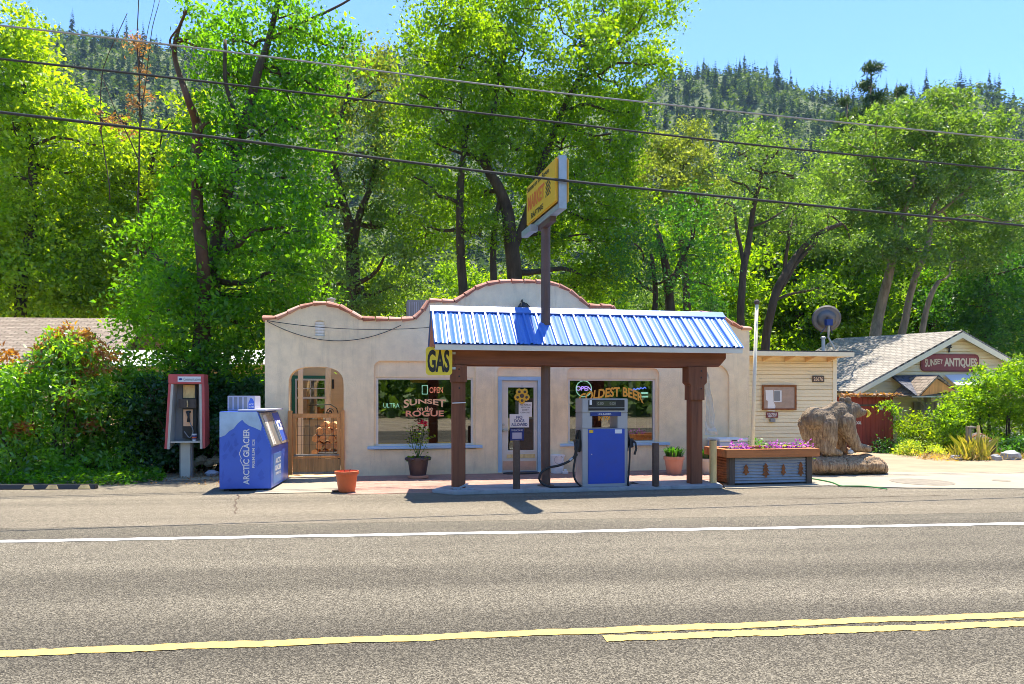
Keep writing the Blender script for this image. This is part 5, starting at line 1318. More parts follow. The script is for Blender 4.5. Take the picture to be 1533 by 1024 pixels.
# porch of the antiques shop
YQ = 19.6
po = thing('porch', 'dark shingled entrance porch with small gable before the antiques shop', 'porch', (PX(1400, YQ), YQ, 0))
A_ = P(1334, 563, YT - .05); B_ = P(1404, 563, YT - .05); Cc = P(1372, 590.5, YQ); Dd = P(1430, 590.5, YQ)
roofslab('roof', [P(1371, 591, YQ), P(1440, 589, YQ), P(1405, 561, YT - .05), P(1334, 562, YT - .05)], .05, M['dark_shingle'], po)
ga = P(1404, 562.5, YQ - .05); gl = P(1374, 592, YQ - .05); gr = P(1436, 584, YQ - .05)
roofslab('gable_roof', [gl, gl + Vector((0, 1.2, 0)), ga + Vector((0, 1.2, 0)), ga], .05, M['brown_shingle'], po)
roofslab('gable_roof', [gr + Vector((0, 1.2, 0)), gr, ga, ga + Vector((0, 1.2, 0))], .05, M['brown_shingle'], po)
m = MB(); m.prism([gl + Vector((.15, .05, -.02)), gr + Vector((-.1, .05, -.02)), ga + Vector((0, .05, -.09))], (0, .05, 0)); m.build('gable_wall', M['gate_board'], po)
m = MB(); a = P(1372, 594, YQ); b = P(1425, 587, YQ - .05); m.box((gl.x, YQ - .4, gl.z - .06), (gr.x, YQ + .2, gl.z - .02)); m.build('eave_board', M['white_frame'], po)
for px in (1388, 1423):
    x = PX(px, YQ); m = MB(); m.box((x - .07, YQ - .07, 0), (x + .07, YQ + .07, gl.z - .061)); m.prism([(x - .03, YQ - .03, gl.z - .4), (x - .35, YQ - .03, gl.z - .07), (x - .25, YQ - .03, gl.z - .07), (x - .03, YQ - .03, gl.z - .28)], (0, .06, 0)); m.build('post', M['grey_wood'], po)
m = MB()
for i in range(15): x = PX(1365, YT) + i * .13; m.box((x, YT - .10, 0), (x + .12, YT - .07, 1.5))
m.build('board_wall', M['grey_wood'], po)
# white metal roof at the right
m = MB(); aw = thing('metal_awning', 'white metal awning roof behind the big bush right of the porch', 'awning', P(1480, 575, YT - .5))
roofslab('roof', [P(1432, 576, YT - 1.0), P(1590, 574, YT - 1.0), P(1590, 557, YT - .1), P(1414, 561, YT - .1)], .04, M['white'], aw)
m = MB(); xq = PX(1560, YT - .9); m.box((xq, YT - .95, 0), (xq + .1, YT - .85, P(1500, 578, YT - 1).z)); xq = PX(1440, YT - .9); m.box((xq, YT - .95, 0), (xq + .1, YT - .85, P(1440, 579, YT - 1).z)); m.build('post', M['white_frame'], aw)

# ------------------------------------------------------------------ red shed
YD = 19.4
sh = thing('red_shed', 'small red plank shed with double doors behind the bear', 'shed', (PX(1300, YD), YD, 0))
x0, x1 = PX(1259, YD), PX(1338, YD); zt = PZ(594, 1300, YD)
m = MB(); x = x0
while x < x1 - .02:
    w = min(.15, x1 - x); m.box((x, YD + rnd.uniform(-.006, .006), .0), (x + w - .006, YD + .03, zt)); x += w
m.build('front_wall', M['shed_red'], sh)
m = MB(); m.box((x0, YD + .031, 0), (x0 + .05, YD + 1.4, zt)); m.box((x1 - .05, YD + .031, 0), (x1, YD + 1.4, zt)); m.build('side_wall', M['shed_red'], sh)
m = MB(); m.box((x0 - .12, YD - .22, zt + .001), (x1 + .12, YD + 1.5, zt + .05)); m.build('roof', M['bark_pale'], sh)
m = MB()
for _ in range(420): 
    p = Vector((rnd.uniform(x0 - .12, x1 + .12), YD - .24 + rnd.uniform(0, .1), zt + .04 + rnd.gauss(0, .03))); sprig(m, p, .01, 1, .10)
m.build('leaf_litter', M['leaf_rust'], sh, recalc=False)
m = MB(); zl_ = PZ(608, 1300, YD)
m.box((x0 + .25, YD - .025, zl_), (x1 - .12, YD - .008, zl_ + .05)); m.build('door_rail', M['dark_wood'], sh)
m = MB(); c = P(1318, 611, YD); m.box(c + Vector((-.08, -.05, -.06)), c + Vector((.05, -.026, .06))); m.build('hinge', M['galv'], sh)
for (a, b) in ((1271, 1303), (1303.5, 1334)):
    m = MB(); m.box((PX(a, YD), YD - .022, .05), (PX(a, YD) + .05, YD - .007, zl_ - .002)); m.build('door_edge', M['shed_red'], sh)
wtxt('lettering', 'POOL', 'white', 1284, 633, 11, 4.5, sh, YD - .012, .03)

# ------------------------------------------------------------------ carved bear on its log
t = thing('bear_statue', 'carved wooden bear walking on a log base with a yellow crescent at its mouth', 'statue', (9.6, 13.6, .022))
YBr = 13.65; SB = 7.314
def bp(x, y, dy=0.0): return P(1190 + x / SB, 580 + y / SB, YBr) + Vector((0, dy, 0))
sB = dep(1260, YBr) / F / SB
m = MB()
def cap(p0, r0, p1, r1, n=7, sq=(1, 1, 1)):
    for i in range(n):
        f = i / (n - 1); r = (r0 + (r1 - r0) * f) * sB; m.ball(p0.lerp(p1, f), (r * sq[0], r * sq[1], r * sq[2]), 14, 9)
cap(bp(205, 345), 128, bp(330, 350), 118, 5, (1, 1.05, 1)); cap(bp(330, 345), 118, bp(465, 290), 128, 6, (1, .95, 1)); cap(bp(455, 250), 98, bp(480, 330), 118, 4)
cap(bp(470, 270), 115, bp(600, 250), 88, 6); cap(bp(600, 235), 84, bp(650, 240), 72, 4)           # neck, head
cap(bp(655, 250), 60, bp(745, 272), 36, 6, (1, .8, 1)); m.ball(bp(768, 262), (16 * sB, 18 * sB, 13 * sB))
cap(bp(650, 300), 40, bp(725, 303), 18, 5, (1, .7, 1))
for s in (-1, 1):
    m.ball(bp(548, 140, s * .10), (42 * sB, 16 * sB, 40 * sB)); m.ball(bp(578, 160, s * .075), (22 * sB, 14 * sB, 24 * sB))
cap(bp(250, 420), 100, bp(265, 620, .03), 62, 6); cap(bp(440, 330), 118, bp(540, 430), 92, 6); cap(bp(585, 300), 80, bp(600, 440), 66, 5)
# near legs are at -y (towards the road), far legs at +y
cap(bp(310, 400, -.12), 112, bp(330, 560, -.13), 88, 6); cap(bp(330, 560, -.13), 86, bp(310, 680, -.13), 72, 6); cap(bp(310, 690, -.13), 62, bp(440, 715, -.14), 36, 6, (1, 1.2, .9))
cap(bp(170, 400, .13), 95, bp(200, 560, .14), 70, 6); cap(bp(200, 560, .14), 68, bp(255, 690, .14), 58, 6); cap(bp(260, 695, .14), 50, bp(370, 715, .14), 34, 5)
cap(bp(500, 370, -.12), 108, bp(560, 520, -.13), 76, 6); cap(bp(560, 520, -.13), 76, bp(625, 640, -.13), 62, 6); cap(bp(630, 650, -.13), 60, bp(745, 668, -.14), 42, 6, (1, 1.2, .9))
cap(bp(500, 380, .12), 90, bp(540, 560, .14), 62, 6); cap(bp(540, 560, .14), 60, bp(560, 680, .14), 52, 5); cap(bp(560, 690, .14), 48, bp(650, 705, .14), 34, 5)
def remesh(mb, name, mat, par, vox, smooth=True, disp=None):
    o = mb.build(name, mat, par, recalc=False)
    md = o.modifiers.new('r', 'REMESH'); md.mode = 'VOXEL'; md.voxel_size = vox
    sm = o.modifiers.new('s', 'SMOOTH'); sm.iterations = 5; sm.factor = .5
    me = bpy.data.meshes.new_from_object(o.evaluated_get(bpy.context.evaluated_depsgraph_get()))
    o.modifiers.clear(); o.data = me
    if not me.materials: me.materials.append(mat)
    if disp:
        for v in me.vertices: v.co += v.normal * disp(v.co)
    me.polygons.foreach_set('use_smooth', [smooth] * len(me.polygons))
    return o
def chisel(co):
    n1 = noise.noise(Vector((co.x * 34, co.y * 34, co.z * 7))); n2 = noise.noise(Vector((co.x * 9, co.y * 9, co.z * 4)))
    vd = noise.voronoi(Vector((co.x * 13, co.y * 13, co.z * 6)))[0]
    return .007 * n1 + .008 * n2 + .030 * (min(vd[0], .6) - .3) * .6 - (.009 if vd[1] - vd[0] < .05 else 0)
remesh(m, 'body', M['bear'], t, .016, True, chisel)
lg = MB(); m = lg
lo = [(205, 852, 108), (330, 848, 110), (450, 848, 108), (560, 846, 110), (680, 842, 114), (760, 836, 122), (845, 858, 100), (905, 895, 66)]
for (a, b) in zip(lo, lo[1:]):
    cap(bp(a[0], a[1]), a[2], bp(b[0], b[1]), b[2], 6, (1, 2.3, 1))
cap(bp(235, 855), 103, bp(240, 855), 103, 2, (.3, 2.3, 1))
def logd(co): return .022 * noise.noise(Vector((co.x * 5, co.y * 6, co.z * 3))) + .010 * noise.noise(Vector((co.x * 30, co.y * 30, co.z * 5))) - (.03 if abs(math.sin(co.x * 7.3 + noise.noise(Vector((co.z * 3, 0, 0))) * .8)) < .05 else 0)
remesh(lg, 'log_base', M['bear'], t, .018, True, logd)
m = MB(); c = bp(775, 288, -.01)
pts = []; ctr = bp(760, 285, -.02)
for k in range(11):
    q = R(75 - k * 15); pts.append(ctr + Vector((48 * sB * math.cos(q) * 1.0 + 4 * sB, 0, 42 * sB * math.sin(q))))
m.tube(pts, [3 * sB + (13 * sB) * math.sin(math.pi * k / 10) for k in range(11)], 8); m.build('crescent', M['gas_yellow'], t, smooth=True)
m = MB(); m.ball(bp(612, 212, -.088), .018, 8, 6); m.ball(bp(612, 212, .088), .018, 8, 6); m.build('eye', M['black'], t)
m = MB(); c = bp(553, 700, -.17); m.ball(c, (.06, .06, .055), 12, 8); m.tube([c + Vector((0, 0, .05)), c + Vector((0, 0, .09))], .012, 6); single(m, 'stone', M['white_frame'], 'pale stone lying on the log between the bear legs', 'stone', c)

# ------------------------------------------------------------------ house at the left behind the hedge
YL = 23.0
ho = thing('ranch_house', 'low house with brown shingle roof behind the hedge', 'house', (PX(60, YL), YL, 0))
ra, rb = P(-140, 474, 27.0), P(226, 477, 27.0); ea, eb = P(-140, 552, YL), P(150, 546.5, YL)
eb.x = rb.x
roofslab('roof', [ea, eb, rb, ra], .08, M['brown_shingle'], ho)
roofslab('roof', [Vector((eb.x, 31, eb.z)), Vector((ea.x, 31, ea.z)), ra, rb], .08, M['brown_shingle'], ho)
m = MB(); m.box((ea.x, YL + .4, 0), (eb.x - .3, 30.6, eb.z - .02)); m.build('wall', M['tan_wall'], ho)
m = MB(); m.box((ea.x, YL - .03, ea.z - .22), (eb.x, YL - .002, ea.z - .02)); m.build('fascia', M['fascia'], ho)
m = MB(); m.box(P(-40, 690, YL + .39), P(40, 560, YL + .395)); m.build('door', M['dark_wood'], ho)
# lean to with corrugated roof and green boards
le = thing('garden_shed', 'green boarded shed with pale corrugated roof behind the maple', 'shed', (PX(330, 20.5), 20.5, 0))
a, b, c, d_ = P(160, 548, 19.8), P(402, 545, 19.8), P(402, 524, 21.6), P(150, 524, 21.6)
roofslab('roof', [a, b, c, d_], .03, M['white'], le)
m = MB()
xx = a.x
u = (b - a).normalized(); w = (d_ - a); nn_ = u.cross(w).normalized()
if nn_.z < 0: nn_ = -nn_
for i in range(int((b - a).length / .15)):
    p = a + u * (.05 + i * .15); m.prism([p + nn_ * .001, p + u * .05 + nn_ * .001, p + u * .035 + nn_ * .03, p + u * .015 + nn_ * .03], (c - b))
m.build('roof_rib', M['white'], le)
m = MB(); m.box((a.x + .3, 20.1, 0), (b.x, 20.2, PZ(560, 380, 20.1))); m.build('wall', M['green_trim'], le)
m = MB(); m.box((a.x + .3, 20.09, PZ(559.5, 380, 20.1)), (b.x, 20.2, PZ(548, 380, 20.1))); m.build('upper_wall', M['flower_yellow' if False else 'tan_wall'], le)
# wooden tub and post at the right
c = Vector((PX(1468, 16.6), 16.6, .0)); t = thing('half_barrel', 'weathered half barrel tipped on its side under the big bush', 'barrel', c)
q = Matrix.Translation(c + Vector((0, 0, .34))) @ Matrix.Rotation(R(14), 4, 'Y') @ Matrix.Rotation(R(-62), 4, 'X')
m = MB(q); m.lathe([(.26, -.25), (.30, 0), (.27, .25), (.24, .25), (.25, -.2), (.01, -.2)], (0, 0, 0), 16); m.build('staves', M['dark_wood'], t)
m = MB(q); m.lathe([(.290, -.12), (.303, -.07)], (0, 0, 0), 20); m.lathe([(.297, .10), (.290, .15)], (0, 0, 0), 20); m.build('hoop', M['rust'], t)
x = PX(1450, 16.3); m = MB(); m.box((x - .05, 16.25, 0), (x + .05, 16.35, .82)); m.box((x - .05, 16.24, .821), (x + .2, 16.36, .87)); single(m, 'wood_post', M['grey_wood'], 'short grey wooden post with a stub arm left of the half barrel', 'post', (x, 16.3, 0), bev=.006)
m = MB(); x = PX(1462, 16.2); m.tube([(x, 16.2, 0), (x + .05, 16.2, .5), (x + .06, 16.2, .9)], [.05, .045, .03], 8); single(m, 'wood_post', M['yellow_post'], 'pale round stake leaning before the half barrel', 'post', (x, 16.2, 0))

# ------------------------------------------------------------------ overhead lines
def line(label, pts, r, mat, Yc=15.2):
    P_ = [P(x, y, Yc) for x, y in pts]; a = P_[0]; b = P_[-1]
    full = [a + (a - P_[1]) * 4] + curve(P_, 10) + [b + (b - P_[-2]) * 4]
    m = MB(); m.tube(full, r, 8); single(m, 'overhead_cable', M[mat], label, 'overhead cable', a, 'overhead cables along the road')
line('topmost thin grey overhead cable crossing the sky and trees', [(0, 38), (350, 78.5), (766, 131), (1150, 172), (1533, 210)], .019, 'cable_grey')
line('middle dark overhead cable crossing in front of the trees', [(0, 88), (350, 127), (766, 175), (1150, 219), (1533, 256)], .024, 'cable')
line('lowest thick overhead cable passing before the yellow pole sign', [(0, 168), (350, 209), (766, 261.5), (1150, 301), (1533, 338)], .022, 'cable', 11.2)

# ------------------------------------------------------------------ foliage
def leafgeo(C, s, up=.35, asp=.55, droop=.25, rg=rng, n3=None):
    n = len(C); s = np.asarray(s) * np.ones(n)
    nrm = rg.normal(size=(n, 3)) * .75; nrm[:, 2] += up
    if n3 is not None: nrm += n3
    nrm /= np.linalg.norm(nrm, axis=1)[:, None] + 1e-9
    d = rg.normal(size=(n, 3)); d[:, 2] -= droop
    d -= nrm * (d * nrm).sum(1)[:, None]; d /= np.linalg.norm(d, axis=1)[:, None] + 1e-9
    b = np.cross(nrm, d); s = s[:, None]
    fold = nrm * s * .10
    V = np.empty((n, 4, 3)); V[:, 0] = C; V[:, 1] = C + d * s * .45 + b * s * asp * .5 + fold; V[:, 2] = C + d * s; V[:, 3] = C + d * s * .45 - b * s * asp * .5 + fold
    return V.reshape(-1, 3)
def quadmesh(name, V, mat, parent=None, origin=(0, 0, 0), split=None):
    o_ = ORG[parent.name] if parent else Vector(origin)
    n = len(V) // 4; me = bpy.data.meshes.new(name)
    me.vertices.add(n * 4); me.vertices.foreach_set('co', (V - np.array(o_)).astype(np.float32).ravel())
    me.loops.add(n * 4); me.loops.foreach_set('vertex_index', np.arange(n * 4, dtype=np.int32))
    me.polygons.add(n); me.polygons.foreach_set('loop_start', np.arange(0, n * 4, 4, dtype=np.int32))
    me.update(calc_edges=True); me.materials.append(mat)
    o = bpy.data.objects.new(name, me); COL.objects.link(o)
    if parent: o.parent = parent
    else: o.location = o_
    ORG[o.name] = o_; return o
PERK = 8.0
def clusters(lobes, per, csize, nleaf, hemi=.15, rg=rng):
    """lobes: (centre, radii). returns leaf centres and cluster centres"""
    cc = []; 
    for c, r in lobes:
        r = np.array(r); k = max(3, int(PERK * .64 * per * (r[0] * r[2] + r[0] * r[1] + r[1] * r[2]) / 3))
        u = rg.normal(size=(k, 3)); u[:, 2] += hemi; u /= np.linalg.norm(u, axis=1)[:, None]
        rad = rg.uniform(.5, 1.1, k) ** .7
        cc.append(np.array(c) + u * r * rad[:, None])
    cc = np.concatenate(cc); k = len(cc)
    cs = csize * rg.uniform(.55, 1.35, k)
    nl = np.maximum(4, (3.9 * nleaf * (cs / csize) ** 1.5).astype(int)); idx = np.repeat(np.arange(k), nl)
    tilt = rg.normal(size=(k, 2)) * .35
    o = rg.normal(size=(len(idx), 3)) * np.array([.78, .78, .36]) * cs[idx][:, None]
    o[:, 2] += (o[:, 0] * tilt[idx, 0] + o[:, 1] * tilt[idx, 1]) - .28 * (o[:, 0] ** 2 + o[:, 1] ** 2) / cs[idx]
    return cc[idx] + o, cc
def limb(mb, a, b, r0, r1, wig=.08, n=6, sag=0.0):
    a, b = Vector(a), Vector(b); L = (b - a).length; ps = []; ph = rnd.uniform(0, 6)
    for i in range(n + 1):
        f = i / n; w = math.sin(math.pi * f) * wig * L
        ps.append(a.lerp(b, f) + Vector((math.sin(ph + f * 5) * w, math.cos(ph + f * 4) * w, math.sin(ph * 2 + f * 6) * w * .6 + sag * L * math.sin(math.pi * f))))
    mb.tube(ps, [r0 + (r1 - r0) * i / n for i in range(n + 1)], 7)
def tree(name, label, Y, trunks, lobes, leaf, leafmat_, bark, per=3.2, csize=.45, nleaf=30, group=None, cat='tree', dscale=.8, dy=1.6, twigs=.06, up=.35, asp=.55, limbs=True, crown2=None, thin=.35, hemi=.15):
    """trunks: lists of (px, py, width px); lobes: (px, py, rx px, ry px[, metres behind Y])"""
    bx = trunks[0][0] if trunks else (lobes[0][0], 0, 0)
    base = P(bx[0], YH, Y); base.z = terr(base.x, base.y)
    t = thing(name, label, cat, base, group)
    L = []
    for q in lobes:
        d_ = q[4] if len(q) > 4 else rnd.uniform(-dy, dy)
        yy = Y + d_; s = dep(q[0], yy) / F; rx, rz = q[2] * s, q[3] * s
        L.append((P(q[0], q[1], yy), (rx, rx * dscale + .25, rz)))
    mb = MB(); allp = []
    for tr in trunks:
        ps = [P(x, y, Y + (0.0 if i == 0 else rnd.uniform(-.25, .25))) for i, (x, y, w) in enumerate(tr)]; rs_ = [w * dep(x, Y) / F / 2 for x, y, w in tr]
        if tr is trunks[0] or tr[0][1] > 470:
            p0 = ps[0].copy(); p0.z = terr(p0.x, p0.y) - .1
            if p0.z < ps[0].z - .2: ps = [p0] + ps; rs_ = [rs_[0] * 1.25] + rs_
        sm = curve(ps, 5); rr2 = np.interp(np.linspace(0, len(rs_) - 1, len(sm)), range(len(rs_)), rs_)
        sm = [p + Vector((noise.noise(p * .9) * .06, noise.noise(p * .9 + Vector((5, 5, 5))) * .06, 0)) for p in sm]
        mb.tube(sm, [float(x) for x in rr2], 9); allp += list(zip(sm, rr2))
    if limbs and allp:
        for c, r in L:
            cand = [(p, q) for p, q in allp if p.z < c.z + .3] or allp
            p, q = min(cand, key=lambda a: (a[0] - c).length + .6 * max(0, c.z - a[0].z) * 0 + rnd.uniform(0, .6))
            limb(mb, p, c, max(.025, min(q * .55, .12)), .03, .10, 7)
    C, cc = clusters(L, per, csize, nleaf, hemi)
    if limbs:
        for c, r in L:
            near = cc[np.linalg.norm(cc - np.array(c), axis=1) < max(r) * 1.05]
            for p in near[rng.random(len(near)) < twigs]: limb(mb, c + Vector((0, 0, -r[2] * .2)), p, .026, .008, .10, 4)
    if mb.v: mb.build('trunk', bark, t, recalc=False, smooth=True)
    s = leaf * .80 * rng.uniform(.55, 1.25, len(C))
    if crown2:                       # a second leaf colour in the upper part of the crown
        zc = np.array([0.0]); f = crown2[1](C); k = rng.random(len(C)) < f
        quadmesh('crown', leafgeo(C[~k], s[~k], up, asp), leafmat_, t); quadmesh('crown', leafgeo(C[k], s[k], up, asp), crown2[0], t)
    else: quadmesh('crown', leafgeo(C, s, up, asp), leafmat_, t)
    return t
LM = M
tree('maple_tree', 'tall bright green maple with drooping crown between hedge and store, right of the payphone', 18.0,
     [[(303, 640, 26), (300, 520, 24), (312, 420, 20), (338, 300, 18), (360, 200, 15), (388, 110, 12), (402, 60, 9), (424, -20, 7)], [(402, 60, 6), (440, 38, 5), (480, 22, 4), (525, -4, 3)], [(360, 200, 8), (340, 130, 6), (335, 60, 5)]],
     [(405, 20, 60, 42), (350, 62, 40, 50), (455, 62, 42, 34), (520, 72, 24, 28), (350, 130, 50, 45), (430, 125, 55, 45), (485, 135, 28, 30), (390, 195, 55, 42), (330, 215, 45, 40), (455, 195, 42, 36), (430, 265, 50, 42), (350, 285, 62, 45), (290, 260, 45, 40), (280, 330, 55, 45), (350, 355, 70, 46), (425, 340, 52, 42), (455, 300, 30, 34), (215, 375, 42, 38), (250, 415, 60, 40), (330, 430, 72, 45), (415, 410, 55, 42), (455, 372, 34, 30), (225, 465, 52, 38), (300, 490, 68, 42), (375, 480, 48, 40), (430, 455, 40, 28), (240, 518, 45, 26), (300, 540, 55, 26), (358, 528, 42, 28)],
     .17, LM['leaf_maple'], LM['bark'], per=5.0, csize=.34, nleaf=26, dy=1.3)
tree('dead_snag', 'broken mossy reddish snag with a small leafy tip rising before the maple', 17.4,
     [[(304, 470, 20), (300, 380, 18), (298, 300, 17), (296, 235, 16), (294, 185, 14), (282, 150, 10), (268, 112, 8), (262, 78, 7), (268, 45, 5), (280, 15, 3)], [(262, 78, 4), (256, 60, 3), (268, 42, 2)], [(296, 200, 8), (306, 186, 5), (312, 183, 3)]],
     [(278, 15, 14, 20), (290, 55, 18, 16), (305, 70, 16, 14)], .13, LM['leaf_maple'], LM['bark_moss'], per=9, csize=.2, nleaf=20, dy=.3)
tree('broadleaf_tree', 'yellow green tree filling the left edge of the view behind the brown roofed house', 32.0,
     [[(30, 560, 18), (34, 420, 16), (50, 300, 12), (40, 160, 8), (20, 40, 5)]],
     [(15, 40, 45, 42), (45, 95, 40, 40), (5, 110, 50, 45), (80, 155, 45, 36), (20, 180, 62, 46), (85, 215, 45, 40), (10, 260, 60, 50), (75, 290, 60, 46), (115, 260, 36, 36), (20, 345, 62, 48), (95, 365, 60, 44), (30, 425, 62, 44), (110, 435, 62, 38), (-40, 200, 60, 80), (-40, 380, 60, 80), (172, 215, 26, 40)],
     .26, LM['leaf_lime'], LM['bark'], per=2.6, csize=.50, nleaf=28, dy=1.8)
tree('broadleaf_tree', 'mid green tree between the yellow green edge tree and the maple', 34.0,
     [[(205, 560, 14), (208, 430, 12), (215, 320, 9), (230, 230, 6)]],
     [(222, 195, 25, 28), (180, 215, 34, 34), (245, 245, 36, 34), (150, 270, 40, 36), (205, 280, 46, 40), (255, 310, 42, 40), (165, 340, 50, 42), (225, 365, 50, 42), (175, 405, 52, 40), (235, 425, 50, 38), (170, 450, 60, 30), (285, 240, 30, 34), (285, 165, 26, 30)],
     .26, LM['leaf_fill'], LM['bark'], per=2.6, csize=.46, nleaf=28, dy=1.8)
tree('dying_sapling', 'thin half bare sapling with rusty dead leaves left of the snag', 26.0,
     [[(207, 480, 3.10), (208, 300, 2.48), (209, 150, 2.11), (206, 60, 1.61), (208, -20, 1.12)], [(208, 200, 1.49), (226, 60, 1.12), (240, 0, 0.74)], [(165, 300, 1.61), (150, 130, 1.36), (190, 20, 0.93)], [(208, 240, 1.86), (180, 180, 1.49), (150, 110, 0.93)], [(207, 120, 1.24), (228, 20, 0.74), (236, -20, 0.62)]],
     [(208, 85, 13, 20), (206, 140, 16, 16), (200, 62, 8, 10), (150, 175, 20, 12), (172, 172, 20, 10), (190, 185, 16, 10), (205, 152, 14, 8)], .16, LM['leaf_rust'], LM['bark'], per=3.5, csize=.18, nleaf=9, dy=.5, twigs=.5)
def gold_top(px, y0, y1, Y):
    z0, z1 = P(px, y1, Y).z, P(px, y0, Y).z
    return lambda C: np.clip((C[:, 2] - z0) / (z1 - z0), 0, 1)
tree('big_leaf_maple', 'olive gold topped maple with a dark forked trunk left of the big central tree', 27.0,
     [[(531, 520, 24), (529, 430, 21), (528, 370, 19), (518, 320, 15), (505, 270, 11), (500, 215, 7), (520, 140, 5)], [(529, 370, 12), (538, 320, 10), (556, 275, 8), (566, 200, 5)], [(520, 330, 9), (560, 340, 6), (590, 330, 4)]],
     [(548, 90, 36, 30), (505, 120, 34, 32), (570, 135, 40, 36), (530, 165, 44, 34), (492, 190, 36, 34), (582, 190, 36, 34), (548, 220, 46, 34), (485, 250, 34, 36), (595, 255, 34, 36), (545, 275, 40, 28), (478, 310, 34, 34), (600, 315, 36, 36), (555, 330, 36, 28), (480, 370, 36, 34), (580, 380, 40, 32), (600, 430, 40, 30), (480, 425, 40, 30), (545, 435, 46, 28)],
     .19, LM['leaf_oak'], LM['bark'], per=3.0, csize=.36, nleaf=24, dy=1.3, crown2=(LM['leaf_olive'], gold_top(545, 60, 330, 27.0)))
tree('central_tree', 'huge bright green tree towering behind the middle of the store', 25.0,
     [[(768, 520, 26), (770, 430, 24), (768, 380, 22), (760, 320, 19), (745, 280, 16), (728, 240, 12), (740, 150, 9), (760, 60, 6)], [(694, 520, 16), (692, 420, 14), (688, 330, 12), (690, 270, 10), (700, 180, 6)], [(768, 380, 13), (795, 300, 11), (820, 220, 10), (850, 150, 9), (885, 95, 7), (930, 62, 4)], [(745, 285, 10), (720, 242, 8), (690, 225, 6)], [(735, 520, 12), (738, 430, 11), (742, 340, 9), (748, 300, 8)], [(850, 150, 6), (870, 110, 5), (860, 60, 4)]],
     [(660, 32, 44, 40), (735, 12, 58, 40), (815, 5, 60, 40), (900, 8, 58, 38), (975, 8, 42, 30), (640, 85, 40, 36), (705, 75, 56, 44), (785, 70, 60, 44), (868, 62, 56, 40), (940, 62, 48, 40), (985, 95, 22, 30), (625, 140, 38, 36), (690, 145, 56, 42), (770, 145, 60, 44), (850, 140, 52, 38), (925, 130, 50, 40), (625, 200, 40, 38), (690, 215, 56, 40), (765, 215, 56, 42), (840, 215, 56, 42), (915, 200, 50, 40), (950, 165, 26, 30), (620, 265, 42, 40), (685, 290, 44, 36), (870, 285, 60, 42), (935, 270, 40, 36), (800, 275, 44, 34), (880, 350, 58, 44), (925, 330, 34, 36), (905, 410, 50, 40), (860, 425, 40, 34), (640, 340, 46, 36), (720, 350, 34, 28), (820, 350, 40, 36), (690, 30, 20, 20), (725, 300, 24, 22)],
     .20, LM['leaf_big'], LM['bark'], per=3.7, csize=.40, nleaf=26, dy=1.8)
tree('golden_maple', 'rounded golden brown tree right of the big central tree', 29.0,
     [[(1030, 500, 12), (1025, 400, 10), (1015, 320, 8), (1020, 250, 5)]],
     [(1010, 208, 32, 20), (1048, 205, 16, 24), (985, 222, 30, 24), (1030, 240, 38, 26), (985, 262, 36, 28), (1045, 275, 36, 26), (1005, 300, 40, 26), (1050, 315, 30, 24)],
     .20, LM['leaf_gold'], LM['bark'], per=3.6, csize=.36, nleaf=28, dy=1.0)
tree('dark_oak', 'dark blue green oak with forked trunk just right of the sign pole', 23.0,
     [[(1004, 520, 15), (1002, 440, 14), (995, 390, 11), (985, 350, 7)], [(1002, 440, 9), (1020, 390, 7), (1040, 350, 5)], [(975, 520, 9), (980, 440, 8), (975, 380, 5)]],
     [(985, 335, 40, 30), (1035, 345, 34, 30), (950, 365, 32, 30), (1005, 375, 42, 28), (1052, 385, 32, 34), (950, 415, 34, 28), (1065, 430, 32, 34), (1010, 410, 26, 20), (1060, 470, 28, 20), (1040, 300, 34, 26)],
     .15, LM['leaf_dark'], LM['bark'], per=3.6, csize=.34, nleaf=22, dy=1.3)
tree('oak_tree', 'slender grey green oak with a dark upright trunk above the right end of the store', 22.5,
     [[(1108, 520, 12), (1109, 460, 11), (1114, 400, 10), (1124, 340, 8), (1134, 280, 7), (1148, 235, 5)], [(1114, 400, 7), (1104, 350, 5), (1098, 310, 4)], [(1124, 340, 4), (1150, 330, 3), (1175, 315, 3)]],
     [(1135, 200, 36, 20), (1165, 225, 34, 24), (1105, 228, 28, 24), (1140, 250, 36, 22), (1190, 262, 32, 24), (1092, 268, 24, 22), (1150, 282, 36, 20), (1085, 305, 26, 22), (1180, 305, 34, 20)],
     .14, LM['leaf_oak'], LM['bark'], per=4.0, csize=.28, nleaf=22, dy=1.2)
tree('oak_tree', 'leaning oak with arching forked limbs beside the satellite dish', 23.5,
     [[(1146, 520, 13), (1156, 460, 12), (1172, 415, 11), (1196, 380, 9), (1222, 352, 8), (1260, 335, 5)], [(1160, 450, 8), (1185, 405, 7), (1215, 370, 6), (1240, 340, 5)], [(1172, 415, 6), (1180, 360, 5), (1185, 330, 4)], [(1160, 450, 4), (1185, 440, 4), (1225, 432, 3)]],
     [(1200, 330, 36, 22), (1240, 320, 34, 22), (1165, 345, 30, 18), (1215, 360, 30, 14), (1270, 345, 32, 22), (1195, 300, 34, 18), (1225, 430, 24, 12)],
     .14, LM['leaf_oak'], LM['bark'], per=4.2, csize=.26, nleaf=20, dy=1.0)
